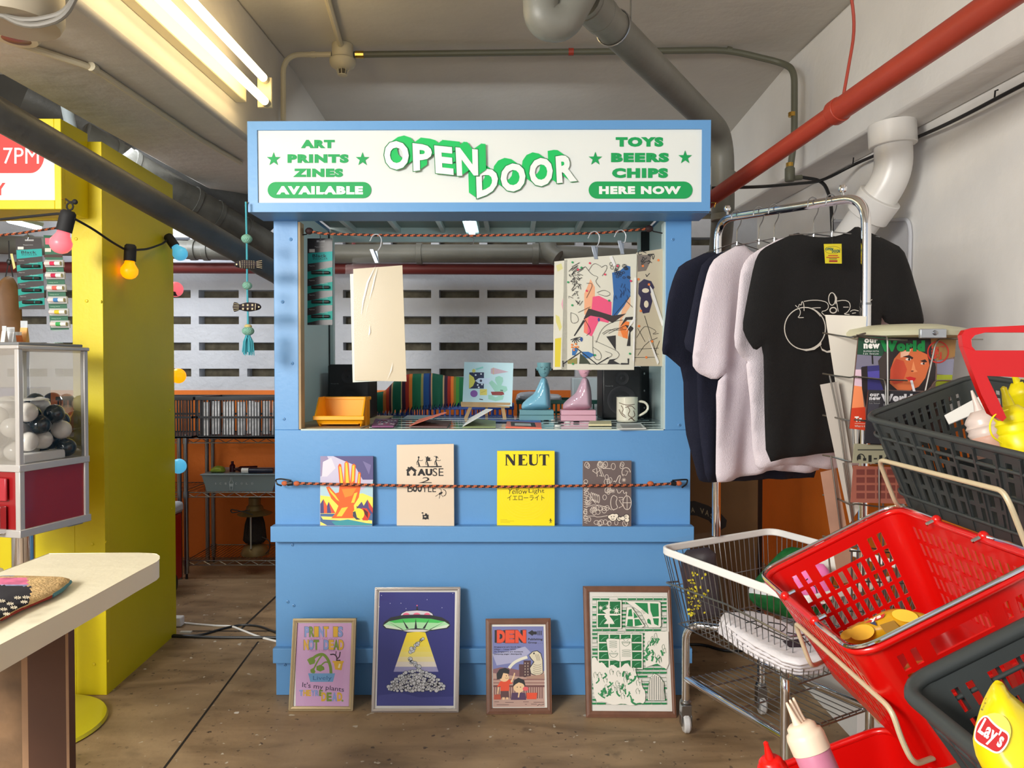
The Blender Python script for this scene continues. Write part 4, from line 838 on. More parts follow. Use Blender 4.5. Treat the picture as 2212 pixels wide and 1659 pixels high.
def nause_art(A):
    for x, w_ in ((1435, 0), (1520, 6), (1605, 0)):
        A.line([(x, 265), (x - 6, 300), (x + 4, 345)], 9, BK); A.ell(x, 256, 9, 10, BK, 10); A.line([(x, 285), (x + 30, 290), (x + 40, 280)], 5, BK, smooth=1); A.line([(x - 4, 280), (x - 18, 305), (x - 14, 330)], 6, BK); A.line([(x - 2, 300), (x + 14, 345)], 6, BK)
    A.line([(1580, 248), (1612, 246), (1622, 268)], 5, BK, smooth=1); A.rect(1505, 258, 1545, 292, BK); A.line([(1495, 250), (1520, 262)], 4, BK); A.poly([(1405, 348), (1480, 342), (1655, 338), (1655, 350), (1560, 352)], BK)
    A.poly([(1322, 432), (1322, 385), (1312, 380), (1330, 365), (1330, 348), (1343, 348), (1343, 356), (1366, 341), (1418, 382), (1408, 388), (1408, 432), (1380, 432), (1380, 424), (1394, 398), (1366, 372), (1338, 398), (1350, 424), (1350, 432)], BK)
    A.text('AU', 1422, 366, 1566, 432, BK, .07); A.text('SE', 1568, 360, 1672, 435, BK, 0.0); A.text('2', 1432, 446, 1560, 502, BK, .0, [(1480, 446), (1540, 446), (1560, 502), (1432, 502)])
    A.text('B', 1328, 516, 1380, 588, BK, 0); A.text('OO', 1378, 520, 1466, 588, BK, .06); A.text('TLE', 1468, 522, 1600, 588, BK, 0)
    A.ell(1645, 600, 22, 10, BK, 12, -.5); A.arc(1672, 595, 24, 30, -100, 90, 6, BK); A.line([(1640, 610), (1630, 650)], 4, BK); A.line([(1625, 610), (1595, 630)], 4, BK); A.line([(1650, 612), (1668, 634)], 4, BK); A.line([(1650, 590), (1650, 560), (1630, 556)], 4, BK, smooth=1)
    A.poly([(1472, 800), (1490, 810), (1500, 790), (1515, 795), (1515, 805), (1530, 805), (1528, 835), (1532, 850), (1515, 845), (1500, 852), (1485, 845), (1472, 850), (1474, 830)], BK); A.ell(1472, 788, 10, 7, BK, 8); A.ell(1497, 824, 12, 6, (222, 204, 180), 10)
book([(857, 961), (980, 959), (981, 1136), (857, 1135)], .010, C(222, 204, 180, .45), 'tall cream book with black house-shaped lettering on the cover', nause_art)
def serif(A, ch, x0, y0, x1, y1, c):
    w_ = x1 - x0; h = y1 - y0; f = lambda pts: A.poly([(x0 + a * w_, y0 + b * h) for a, b in pts], c)
    if ch == 'N': f([(.0, 0), (.34, 0), (.78, .62), (.78, .05), (.66, 0), (1, 0), (.90, .06), (.90, 1), (.72, 1), (.20, .22), (.20, .94), (.36, 1), (0, 1), (.10, .94), (.10, .05)])
    if ch == 'E': f([(0, 0), (.94, 0), (.96, .28), (.86, .08), (.50, .07), (.50, .44), (.70, .38), (.76, .52), (.62, .55), (.50, .52), (.50, .93), (.84, .92), (1, .68), (.96, 1), (0, 1), (.12, .94), (.12, .06)])
    if ch == 'U': f([(0, 0), (.50, 0), (.38, .06), (.38, .70), (.46, .86), (.62, .90), (.78, .84), (.84, .68), (.84, .06), (.72, 0), (1, 0), (.92, .06), (.92, .72), (.82, .94), (.56, 1.02), (.24, .98), (.10, .84), (.10, .06)])
    if ch == 'T': f([(0, 0), (1, 0), (1, .32), (.90, .10), (.66, .07), (.66, .94), (.80, 1), (.22, 1), (.36, .94), (.36, .07), (.10, .10), (0, .32)])
def neut_art(A):
    for k in range(9): A.ring(505, 600, 250 - k * 26, 250 - k * 26, 1.6, (236, 226, 70), 40)
    for ch, a, b in (('N', 310, 420), ('E', 432, 528), ('U', 534, 634), ('T', 640, 735)): serif(A, ch, a, 228, b, 334, BK)
    A.text('Yellow', 335, 552, 528, 606, BK, -.005, [(345, 555), (530, 555), (524, 606), (335, 606)]); A.text('Light', 540, 555, 690, 608, BK, -.005)
    A.text('イエローライト', 335, 618, 690, 668, BK, 0); A.ell(748, 848, 7, 6, BK, 8); A.line([(735, 862), (750, 856), (764, 866)], 5, BK); A.line([(742, 886), (749, 868), (758, 884)], 5, BK); A.line([(749, 855), (749, 870)], 8, BK)
    for y, x in ((853, 335), (866, 400), (879, 362)): A.line([(270, y), (x, y)], 1.6, (120, 110, 30))
book([(1074, 974), (1198, 974), (1198, 1135.5), (1073.5, 1134.5)], .009, C(250, 226, 6, .4), 'bright yellow magazine with a heavy black title', neut_art, (230, 222, 150), 'magazine', (1020, 930, 4.424))
def graf_art(A):
    random.seed(12); W_ = (220, 208, 196)
    def blob(x, y, r): A.ring(x, y, r * random.uniform(.6, 1), r * random.uniform(.8, 1.2), 4.5, W_, 12, False)
    A.up()
    for _ in range(16): blob(random.uniform(1080, 1120), random.uniform(310, 880), 22)
    for _ in range(9): blob(random.uniform(1210, 1500), random.uniform(310, 345), 26)
    for _ in range(12): blob(random.uniform(1240, 1330), random.uniform(440, 650), 22)
    for _ in range(10): blob(random.uniform(1090, 1500), random.uniform(870, 895), 24)
    for _ in range(12): blob(random.uniform(1120, 1330), random.uniform(720, 790), 22)
    A.ring(1480, 690, 40, 66, 6, W_); A.line([(1440, 690), (1518, 690)], 5, W_); A.line([(1480, 630), (1480, 755)], 5, W_); A.arc(1355, 690, 32, 70, 90, 270, 6, W_); A.line([(1355, 620), (1390, 640), (1370, 690), (1395, 740), (1350, 758)], 6, W_, smooth=1); A.line([(1400, 640), (1440, 640), (1440, 660), (1405, 665), (1440, 720), (1400, 740)], 6, W_)
    A.line([(1150, 380), (1190, 360), (1195, 440)], 6, W_); A.line([(1150, 385), (1185, 410), (1230, 370), (1260, 440), (1215, 430)], 6, W_); A.line([(1210, 350), (1240, 440)], 6, W_); A.line([(1250, 360), (1325, 365)], 6, W_); A.arc(1470, 400, 40, 46, 130, 360, 6, W_); A.line([(1465, 385), (1490, 390), (1470, 430), (1440, 420)], 5, W_)
    A.line([(1350, 490), (1365, 480), (1370, 500), (1400, 430), (1420, 430), (1400, 500), (1420, 505)], 7, W_, smooth=1)
    for x, y, r in ((1450, 472, 20), (1345, 577, 22)):
        for k in range(4): a = k * math.pi / 4; A.line([(x - r * math.cos(a), y - r * math.sin(a)), (x + r * math.cos(a), y + r * math.sin(a))], 4, W_, up=False)
    A.line([(1380, 560), (1400, 610), (1440, 560), (1450, 610), (1480, 580), (1470, 625)], 6, W_, smooth=1)
    for k in range(5): A.ring(1140 + k * 17, 630 + k * 6, 9, 40, 5, W_, 12, False)
    for k in range(14): y = 570 + k * 22; A.line([(1065, y), (1100, y + 12), (1070, y + 24), (1100, y + 30)], 5, W_, up=False)
    A.line([(1090, 730), (1180, 705), (1310, 740), (1330, 760)], 5, W_, smooth=1); A.line([(1110, 590), (1180, 700)], 5, W_); A.line([(1070, 820), (1160, 815), (1200, 830), (1310, 810)], 5, W_, smooth=1)
    for x, y, r in ((1345, 830, 42), (1315, 825, 24), (1375, 815, 26), (1405, 845, 28), (1440, 840, 26), (1475, 825, 30), (1480, 855, 26)): A.ell(x, y, r, r * .95, BK, 14)
    for x, y, r in ((1345, 830, 36), (1315, 825, 18), (1375, 815, 20), (1405, 845, 20), (1440, 840, 20), (1475, 825, 24), (1480, 855, 20)): A.ell(x, y, r, r * .95, (236, 226, 208), 14)
    A.ell(1330, 824, 5, 6, BK, 8); A.ell(1355, 822, 5, 6, BK, 8); A.arc(1343, 838, 14, 10, 20, 160, 5, BK); A.line([(1400, 815), (1400, 850), (1420, 850)], 6, BK); A.arc(1470, 828, 14, 12, 60, 300, 5, BK)
book([(1259, 996), (1364, 995), (1363.5, 1137), (1258.5, 1136.5)], .008, C(104, 90, 88, .45), 'grey-brown zine covered in white graffiti line lettering', graf_art, name='zine', view=(1020, 930, 4.424))
# ------------------------------------------------------------------ framed prints leaning on the kiosk
def framed(outer, inner, m_, label, art, view, ytop, paper=(236, 232, 224), lip=None):
    bl = PZ(*outer[3], 0.001); br = PZ(*outer[2], 0.001); pl = plane3(bl, br, P(*outer[0], ytop)); n = -pl.n
    t = thing('framed_print', (bl + br) / 2, label, 'framed print'); b = MB()
    for k in range(4):
        q = [pl(*outer[k]), pl(*outer[(k + 1) % 4]), pl(*inner[(k + 1) % 4]), pl(*inner[k])]
        mid = [q[0], q[1], q[1].lerp(q[2], .5) - n * .003, q[0].lerp(q[3], .5) - n * .003]
        b.hexa([q[0], q[1], q[2], q[3]], [x + n * .016 for x in q], m_)
        b.add([q[0].lerp(q[3], .15), q[1].lerp(q[2], .15), q[1].lerp(q[2], .5) - n * .002, q[0].lerp(q[3], .5) - n * .002, q[1].lerp(q[2], .85), q[0].lerp(q[3], .85)], [(0, 1, 2, 3), (3, 2, 4, 5)], m_)
    b.build('frame', t, bevel=.001)
    off = -.006; b = MB().slab([pl(*p, off) for p in inner], .002, C(*paper, .25)); A = Art(lambda x, y, o=0: pl(x, y, off + o), b, .000012); A.view(*view); art(A); b.build("print", t)
    q = [pl(*p, -.004) for p in inner]; MB().add(q, [(0, 1, 2, 3)], PANE).build('glass', t)
    MB().slab([pl(*p, -.012) for p in inner], .003, C(120, 96, 66)).build('backing', t); return t
def crop(pts, x0, y0, s): return [(x0 + x / s, y0 + y / s) for x, y in pts]
vC = (600, 1250, 4.909); vD = (1020, 1250, 4.909)
def plants_art(A):
    A.rect(190, 472, 782, 1354, (212, 166, 208))
    bl, gr, ye = (140, 160, 216), (122, 150, 52), (226, 178, 52)
    def word(w_, cols, x0, y0, x1, y1, gap=0, h2=None):
        n = len(w_); st = (x1 - x0) / n
        for k, (ch, c) in enumerate(zip(w_, cols)):
            if ch == ' ': continue
            A.text(ch, x0 + k * st - 4, y0 - 3, x0 + (k + 1.02) * st + 3, y1 + 3, (110, 100, 110), .055); A.text(ch, x0 + k * st, y0, x0 + (k + .98) * st, y1, c, .055)
    word('PRINT IS', [bl, gr, ye, bl, ye, bl, ye, bl], 285, 508, 690, 618); word('NOT DEAD', [ye, bl, gr, bl, bl, ye, gr, ye], 276, 648, 700, 756)
    for y, x0, x1 in ((626, 340, 632), (752, 340, 620)): A.text('PRINT IS NOT DEAD', x0, y, x1, y + 24, (176, 110, 170), -.01)
    A.line([(565, 1010), (560, 930), (530, 850), (480, 795), (410, 815), (370, 850)], 30, gr, smooth=2); A.line([(480, 800), (430, 860), (380, 960), (370, 985)], 16, gr, smooth=2); A.line([(540, 890), (500, 880), (450, 930)], 14, gr, smooth=2)
    A.poly([(310, 860), (340, 840), (380, 825), (398, 870), (390, 900), (340, 915)], gr); A.poly([(345, 965), (380, 945), (400, 985), (385, 1010), (350, 995)], gr); A.poly([(410, 930), (450, 912), (490, 935), (495, 965), (450, 985), (410, 970)], gr)
    A.poly([(322, 1004), (608, 1004), (585, 1094), (345, 1094)], (110, 160, 206)); A.text('Lively', 375, 1030, 570, 1088, (40, 80, 140), -.01)
    A.poly([(578, 872), (700, 872), (698, 890), (690, 892), (676, 970), (608, 964), (594, 892), (582, 890)], ye); A.line([(625, 872), (628, 830), (600, 800), (555, 805)], 14, (70, 44, 60), smooth=1); A.line([(630, 850), (655, 830), (662, 775)], 12, (70, 44, 60), smooth=1); A.line([(612, 815), (620, 770)], 8, (70, 44, 60)); A.rect(622, 860, 665, 872, (70, 44, 60)); A.poly([(650, 900), (668, 905), (655, 950), (636, 944)], (240, 220, 170))
    K = (60, 40, 70); A.text("It's my plants", 260, 1100, 700, 1200, K, .0, [(262, 1096), (705, 1150), (700, 1215), (258, 1165)])
    for k, (ch, c) in enumerate(zip("THEYRE", [bl, ye, ye, bl, bl, gr])): A.text(ch, 228 + k * 42, 1180, 268 + k * 42, 1245, c, .05)
    for k, (ch, c) in enumerate(zip("DEAD", [ye, gr, bl, ye])): A.text(ch, 462 + k * 56, 1206, 516 + k * 56, 1300, c, .05)
    A.ell(686, 1294, 11, 11, gr)
framed(crop([(160, 424), (831, 420), (797, 1405), (112, 1402)], *vC), crop([(205, 468), (784, 466), (752, 1356), (158, 1354)], *vC), mat('champagne_frame', (178, 158, 122), .35, .5), 'small framed lilac print about dead plants, gold frame', plants_art, vC, 2.615)
def ufo_art(A):
    NV = (34, 34, 124); A.poly([(1078, 143), (1880, 143), (1864, 1348), (1048, 1348)], NV); A.poly([(1060, 1240), (1300, 1210), (1500, 1260), (1864, 1250), (1864, 1348), (1050, 1348)], (56, 56, 140))
    for x, y in ((1100, 178), (1192, 262), (1306, 260), (1584, 222), (1742, 308), (1857, 155), (1078, 298), (1360, 318)): A.ell(x, y, 4, 4, (220, 220, 240), 6)
    n = 8
    cs = [(250, 224, 30), (250, 224, 34), (248, 226, 60), (246, 226, 90), (244, 228, 120), (240, 226, 170), (232, 222, 210), (160, 156, 200)]
    for k in range(n):
        a = k / n; b = (k + 1) / n; A.poly([(1374 - 146 * a, 562 + 425 * a), (1562 + 142 * a, 562 + 425 * a), (1562 + 142 * b, 562 + 425 * b), (1374 - 146 * b, 562 + 425 * b)], cs[k])
    K = (20, 20, 24); A.poly([(1466, 335), (1472, 296), (1484, 296), (1490, 335)], K); A.ell(1477, 285, 7, 7, (250, 100, 130))
    A.poly([(1294, 398), (1312, 364), (1360, 340), (1477, 332), (1600, 342), (1640, 366), (1658, 398)], K); A.poly([(1300, 398), (1318, 368), (1364, 346), (1477, 338), (1596, 348), (1636, 370), (1650, 398)], (222, 222, 230))
    for x, rx in ((1364, 38), (1474, 42), (1584, 36)): A.poly([(x + rx * math.cos(t * math.pi / 10), 392 - 30 * math.sin(t * math.pi / 10)) for t in range(11)], (250, 110, 150))
    up = [(1112, 500), (1130, 460), (1200, 410), (1330, 385), (1477, 380), (1620, 385), (1740, 410), (1815, 455), (1830, 500)]
    A.poly(up + [(1800, 530), (1600, 556), (1477, 560), (1340, 556), (1140, 530)], K)
    A.poly([(1122, 492), (1180, 452), (1330, 424), (1477, 418), (1630, 426), (1770, 455), (1822, 490), (1790, 520), (1600, 545), (1340, 545), (1150, 522)], (180, 236, 180)); A.poly([(1180, 452), (1330, 424), (1477, 418), (1630, 426), (1770, 455), (1700, 470), (1477, 462), (1240, 470)], (70, 206, 90)); A.poly([(1122, 492), (1160, 490), (1330, 536), (1320, 545), (1150, 522)], (226, 242, 220)); A.poly([(1822, 490), (1780, 490), (1620, 536), (1640, 542), (1790, 520)], (226, 242, 220))
    for p in ([(1320, 430), (1390, 530), (1365, 532)], [(1463, 422), (1478, 530), (1450, 530)], [(1606, 430), (1560, 530), (1535, 528)], [(1172, 456), (1330, 540), (1318, 542)], [(1768, 456), (1618, 542), (1606, 540)]): A.poly(p, K)
    A.poly([(1320, 550), (1400, 532), (1477, 526), (1550, 532), (1616, 548), (1580, 572), (1477, 562), (1370, 574)], K); A.poly([(1328, 552), (1400, 540), (1540, 540), (1606, 550), (1560, 564), (1380, 564)], (232, 230, 228))
    random.seed(5); LG = (206, 208, 214)
    def bl(x, y, r): A.ell(x, y, r + 3.5, r * .95 + 3.5, K, 12); A.ell(x, y, r, r * .95, LG, 12)
    for a, b, n_ in (((1405, 770), (1530, 645), 10), ((1400, 860), (1520, 970), 10)):
        for k in range(n_): t = k / (n_ - 1); bl(a[0] + (b[0] - a[0]) * t + random.uniform(-14, 14), a[1] + (b[1] - a[1]) * t + random.uniform(-14, 14), random.uniform(12, 22))
        for k in range(5): t = random.random(); x = a[0] + (b[0] - a[0]) * t; y = a[1] + (b[1] - a[1]) * t; A.arc(x, y, 12, 12, 20, 260, 4, K)
    hill = lambda x: 1190 - 210 * max(0, math.sin(math.pi * (x - 1150) / 640)) ** .7
    for r_ in range(7):
        for k in range(26):
            x = 1180 + k * 23 + random.uniform(-8, 8); y = hill(x) + r_ * 34 + random.uniform(-9, 9)
            if y < 1190 and 1175 < x < 1765: bl(x, y, random.uniform(12, 21))
    for _ in range(70):
        x = random.uniform(1200, 1740); y = random.uniform(hill(x) + 20, 1185); A.arc(x, y, random.uniform(7, 14), random.uniform(7, 14), random.uniform(0, 180), random.uniform(200, 330), 4.5, K, 7, False)
    A.line([(1710, 1378), (1760, 1372), (1790, 1380)], 2.5, (150, 150, 156)); A.line([(1830, 1380), (1870, 1366)], 2, (150, 150, 156))
framed(crop([(1030, 92), (1937, 88), (1918, 1420), (990, 1418)], *vC), crop([(1062, 128), (1900, 126), (1882, 1382), (1022, 1380)], *vC), mat('silver_frame', (196, 190, 186), .28, .8), 'silver framed poster of a flying saucer with a yellow beam on navy', ufo_art, vC, 2.625, (226, 222, 216))
def den_art(A):
    A.poly([(215, 508), (755, 506), (770, 1360), (222, 1362)], (196, 160, 146)); A.poly([(212, 508), (757, 506), (765, 980), (218, 960)], (122, 128, 184)); A.poly([(215, 800), (420, 760), (560, 720), (620, 780), (500, 880), (260, 920)], (176, 176, 210))
    OR = (236, 78, 34); K = (30, 26, 28)
    for dx, c in ((-24, K), (-12, K), (0, OR)):
        for ch, x0, x1 in (('D', 262, 350), ('E', 352, 450), ('N', 456, 572)): A.text(ch, x0 + dx, 545, x1 + dx, 680, c, .08)
    for ch, x0, x1 in (('D', 262, 350), ('E', 352, 450), ('N', 456, 572)): A.text(ch, x0 - 3, 541, x1 + 4, 686, (150, 40, 20), .09); A.text(ch, x0 + 1, 547, x1 - 1, 680, OR, .07)
    A.poly([(590, 574), (636, 545), (650, 560), (686, 560), (686, 592), (650, 592), (638, 606)], K)
    for k in range(3): A.rect(694 + k * 17, 552, 702 + k * 17, 600, K)
    A.text('Publishing', 592, 630, 746, 660, K, .04); A.text('Group . . .', 592, 668, 746, 692, K, .04)
    for k, s_ in enumerate(('Singapore art book fair', '29apr - 1may 2022', 'At Singapore art museum', '(tanjong pagar distripark)')): A.text(s_, 232, 716 + k * 25, (520, 462, 538, 526)[k], 736 + k * 25, (44, 40, 60), .03)
    A.rect(496, 908, 545, 1040, (92, 56, 56)); A.rect(545, 868, 622, 1045, (78, 46, 48)); A.poly([(222, 960), (300, 940), (400, 950), (500, 970), (500, 1040), (222, 1000)], (140, 96, 100))
    for k in range(10): A.rect(556 + (k % 2) * 30, 890 + (k // 2) * 30, 566 + (k % 2) * 30, 906 + (k // 2) * 30, (190, 170, 150))
    ST = (226, 216, 190)                         # pale fountain statue and its jet
    A.poly([(600, 810), (640, 770), (690, 760), (730, 790), (750, 860), (755, 1000), (700, 1040), (620, 1010), (605, 950), (650, 880), (620, 850)], K); A.poly([(606, 812), (644, 776), (688, 768), (724, 796), (743, 862), (748, 998), (698, 1030), (626, 1004), (613, 950), (660, 882), (628, 846)], ST)
    A.line([(585, 832), (520, 850), (440, 890), (390, 950)], 30, (236, 232, 214), smooth=2); A.ell(655, 792, 9, 10, K, 10)
    for k in range(6): A.arc(690, 900 + k * 22, 42, 18, 10, 170, 4, (120, 100, 80))
    for k in range(3): A.line([(670 + 16 * k, 800), (690 + 14 * k, 870)], 4, (120, 100, 80))
    A.poly([(570, 1040), (765, 1010), (768, 1060), (580, 1062)], (180, 140, 120)); A.rect(225, 1130, 768, 1150, (120, 74, 70))
    for k in range(22): A.rect(232 + k * 24, 1150, 242 + k * 24, 1270, (128, 80, 76))
    A.rect(225, 1062, 768, 1076, (150, 104, 96)); A.rect(225, 1100, 768, 1110, (150, 104, 96))
    SK = (244, 206, 160)
    A.poly([(300, 1190), (386, 1190), (392, 1260), (300, 1260)], (96, 60, 60)); A.poly([(296, 1090), (400, 1070), (430, 1110), (395, 1120), (392, 1190), (300, 1192), (300, 1140), (262, 1150)], OR); A.line([(280, 1150), (270, 1220)], 14, SK); A.line([(412, 1100), (440, 1040), (450, 1000)], 14, SK, smooth=1); A.ell(340, 1045, 52, 48, SK); A.poly([(262, 1070), (258, 1010), (290, 960), (350, 944), (395, 966), (390, 1010), (330, 1000), (310, 1060)], K); A.ell(362, 1030, 5, 6, K, 8); A.ell(386, 1030, 4, 5, K, 8); A.arc(366, 1045, 18, 12, 20, 160, 3, K); A.rect(320, 1258, 345, 1284, SK); A.rect(360, 1258, 382, 1280, SK)
    A.poly([(420, 1210), (560, 1210), (572, 1285), (410, 1285)], (84, 50, 90)); A.ell(495, 1150, 58, 60, SK); A.poly([(430, 1150), (440, 1080), (490, 1050), (550, 1074), (566, 1140), (530, 1110), (495, 1100), (460, 1120)], K); A.ell(478, 1150, 5, 6, K, 8); A.ell(512, 1150, 5, 6, K, 8); A.ell(566, 1168, 30, 22, (236, 96, 100)); A.line([(500, 1200), (490, 1260)], 14, SK)
    A.poly([(575, 1210), (690, 1210), (680, 1278), (580, 1278)], OR); A.poly([(232, 1230), (300, 1226), (306, 1282), (230, 1282)], (190, 80, 50))
    for x, y, w_ in ((235, 1303, 50), (350, 1310, 90), (540, 1303, 60), (650, 1308, 110), (260, 1334, 130), (560, 1330, 20), (625, 1328, 60)): A.rect(x, y, x + w_, y + 5, (110, 80, 76))
    A.line([(690, 1348), (710, 1332), (730, 1340), (765, 1330)], 4, K)
framed(crop([(142, 424), (832, 418), (848, 1436), (150, 1440)], *vD), crop([(203, 485), (778, 484), (796, 1370), (210, 1374)], *vD), mat('brown_frame', (112, 74, 54), .5, noise=.15, nscale=30), 'small brown framed comic poster with orange lettering and two children', den_art, vD, 2.62)
def green_art(A):
    GR = (28, 134, 76); DG = (20, 96, 50); PW = (236, 232, 222)
    random.seed(21); y = 190; r = 0
    while y < 1320:
        x = 1275 - (r % 2) * 40
        while x < 2060:
            w_ = random.uniform(80, 110); xa = max(1272, x); xb = min(2062, x + w_ - 6)
            if xb - xa > 20:
                A.rect(xa, y + 18, xb, y + 36, GR) if random.random() < .7 else None; A.line([(xa, y + 2), (xb, y), (xb, y + 36), (xa, y + 38)], 2.2, DG, True)
            x += w_
        y += 41; r += 1
    def win(pts, cols, rows_):
        (x0, y0), (x1, y1) = pts; A.rect(x0, y0, x1, y1, PW); A.ring((x0 + x1) / 2, (y0 + y1) / 2, 1, 1, 1, DG); A.line([(x0, y0), (x1, y0), (x1, y1), (x0, y1)], 4, DG, True)
        for i in range(cols):
            for j in range(rows_): a = x0 + 14 + i * (x1 - x0 - 14) / cols; b = y0 + 14 + j * (y1 - y0 - 14) / rows_; cw = (x1 - x0 - 14) / cols - 14; ch = (y1 - y0 - 14) / rows_ - 14; A.rect(a, b, a + cw, b + ch, (16, 112, 60)); A.line([(a + cw * .2, b + ch * .8), (a + cw * .5, b + ch * .4), (a + cw * .8, b + ch * .3)], 5, (120, 190, 150), smooth=1)
    win([(1318, 228), (1585, 530)], 2, 2); win([(1330, 580), (1810, 960)], 4, 4)
    for x, y, r_ in ((1362, 310, 30), (1440, 295, 30), (1530, 340, 42)): A.star(x, y, r_, PW, 8, .35)
    A.poly([(1410, 330), (1450, 310), (1480, 330), (1440, 360), (1480, 380), (1545, 378), (1545, 392), (1450, 390), (1490, 440), (1510, 480), (1395, 480), (1430, 440), (1400, 400), (1420, 370), (1380, 340)], PW)
    A.poly([(1620, 500), (1640, 300), (1690, 300), (1830, 500), (1800, 520)], PW); A.line([(1620, 500), (1640, 300), (1690, 300), (1830, 500), (1800, 520)], 4, DG, True); A.poly([(1650, 400), (1660, 330), (1690, 320), (1700, 400)], GR); A.poly([(1712, 350), (1760, 410), (1715, 420)], GR); A.poly([(1640, 505), (1650, 430), (1702, 430), (1705, 505)], GR); A.poly([(1720, 430), (1770, 430), (1805, 490), (1725, 505)], GR)
    A.poly([(1620, 235), (1980, 240), (2000, 260), (2005, 500), (1990, 520), (1870, 520), (1790, 360)], PW); A.line([(1620, 235), (1980, 240), (2000, 260), (2005, 500), (1990, 520), (1870, 520), (1790, 360)], 4, DG, True); A.poly([(1720, 255), (1860, 260), (1870, 380), (1810, 330)], GR); A.poly([(1885, 260), (1975, 265), (1980, 400), (1915, 405), (1890, 340)], GR); A.poly([(1850, 400), (1890, 440), (1900, 490), (1860, 470)], GR); A.poly([(1915, 420), (1980, 420), (1975, 500), (1930, 480)], GR)
    A.line([(1780, 330), (1830, 370), (1860, 430)], 26, PW, smooth=1); 
    for k in range(4): A.line([(1790 + k * 8, 345 + k * 10), (1830 + k * 4, 320 + k * 12)], 3, DG)
    A.poly([(1420, 650), (1440, 632), (1560, 640), (1690, 632), (1700, 860), (1570, 880), (1450, 850)], PW); A.line([(1420, 650), (1440, 632), (1560, 640), (1690, 632), (1700, 860), (1570, 880), (1450, 850)], 4, DG, True); A.line([(1562, 640), (1568, 878)], 3, DG)
    for a in ((1500, 800, 46), (1630, 680, 44)):
        A.arc(a[0], a[1] - 20, a[2], 54, 10, 170, 4, DG); A.line([(a[0] - a[2], a[1] - 10), (a[0] + a[2], a[1] - 10)], 3, DG); A.line([(a[0] - 30, a[1] - 34), (a[0] - 10, a[1] - 24)], 4, DG); A.line([(a[0] + 30, a[1] - 34), (a[0] + 10, a[1] - 24)], 4, DG)
        for k in range(6): A.line([(a[0] - 36 + k * 14, a[1] - 8), (a[0] - 30 + k * 14, a[1] + 12), (a[0] - 24 + k * 14, a[1] - 8)], 2.5, DG)
    for k in range(4): A.ring(1495, 665 + k * 20, 42, 7, 2.6, DG, 12); A.ring(1635, 760 + k * 20, 48, 7, 2.6, DG, 12)
    A.poly([(1830, 560), (2080, 560), (2085, 900), (2060, 960), (1960, 900), (1840, 940), (1830, 760)], PW); A.poly([(1262, 860), (1300, 820), (1345, 900), (1380, 880), (1440, 960), (1480, 900), (1560, 960), (1640, 880), (1690, 960), (1720, 930), (1760, 1080), (1790, 1060), (1800, 1150), (1840, 1200), (1830, 1330), (1760, 1310), (1700, 1355), (1600, 1320), (1500, 1345), (1400, 1300), (1300, 1310), (1275, 1050)], PW, 1)
    for _ in range(34):
        if random.random() < .38: x, y = random.uniform(1850, 2040), random.uniform(600, 860)
        else: x, y = random.uniform(1300, 1770), random.uniform(980, 1280)
        pts = [(x, y), (x + random.uniform(-30, 30), y + 28), (x + random.uniform(-34, 34), y + 58)]; A.line(pts, random.uniform(12, 22), (48, 138, 84), smooth=2); A.line([pts[1], (pts[1][0] + random.uniform(-40, 40), pts[1][1] + random.uniform(-34, 6))], 10, (60, 146, 92), smooth=1)
    for _ in range(22): x, y = random.uniform(1290, 1760), random.uniform(950, 1300); A.line([(x, y), (x - 14, y - 40), (x + 12, y - 70), (x + 20, y - 20), (x + 34, y - 50), (x + 26, y)], 3, DG, smooth=1)
    for _ in range(10): x, y = random.uniform(1860, 2050), random.uniform(620, 900); A.line([(x, y), (x - 14, y - 40), (x + 12, y - 70), (x + 20, y - 10)], 3, DG, smooth=1)
    d = [(1862, 1290), (1866, 1140), (1890, 1050), (1930, 1005), (1980, 1030), (2030, 1100), (2046, 1290)]; A.poly(d, PW); A.line(d, 4, DG)
    for k in range(9):
        x = 1880 + k * 19; yt = interp(d[1:], x) if x < 2030 else 1110; A.line([(x, yt + 12), (x, 1286)], 6, (30, 44, 36))
framed(crop([(1176, 78), (2104, 78), (2168, 1476), (1210, 1474)], *vD), crop([(1238, 140), (2072, 146), (2125, 1410), (1268, 1404)], *vD), mat('brown_frame', (112, 74, 54), .5, noise=.15, nscale=30), 'large brown framed print of green windows, bricks and flames', green_art, vD, 2.625)
# ------------------------------------------------------------------ yellow kiosk
ysh = thing('market_kiosk', V(-1.9, YF, 0), 'yellow painted kiosk with a red and white sign, partly cut off', 'kiosk')
YX = -1.472; YXB = -1.505; YZ = 2.0; YWX = P(155, 600, YF).x; YL = -2.9; zc_ = .94
YELD = YEL
MB().box(YWX, YX, YF, YF + .03, 0, YZ, YEL).build('front_post', ysh, bevel=.002)
MB().box(YL, YWX, YF, YF + .02, 0, zc_, YEL).build('front_panel', ysh)
MB().hexa([(YX - .018, YF + .03, 0), (YX, YF + .0, 0), (YX, YF + .0, YZ), (YX - .018, YF + .03, YZ)], [(YXB - .018, 3.30, 0), (YXB, 3.30, 0), (YXB, 3.30, YZ), (YXB - .018, 3.30, YZ)], YEL).build('side_panel', ysh)
MB().box(YL, YXB - .02, YF + .03, 3.30, YZ - .02, YZ, YEL).box(YL, YWX, YF, YF + .03, P(0, 474, YF).z, YZ, YEL).build('roof_panel', ysh)
MB().box(YL, YWX - .0, YF + .02, 3.32, zc_ - .02, zc_, PLY).build('counter_top', ysh)
zy0 = P(0, 452, SY).z; yx1 = P(133, 452, SY).x; zy1 = P(0, 256, SY).z
pl = Plane((0, SY, 0), (0, -1, 0)); b_ = MB()
ix = P(113, 0, SY).x; iz0 = P(0, 432, SY).z; iz1 = P(0, 275, SY).z
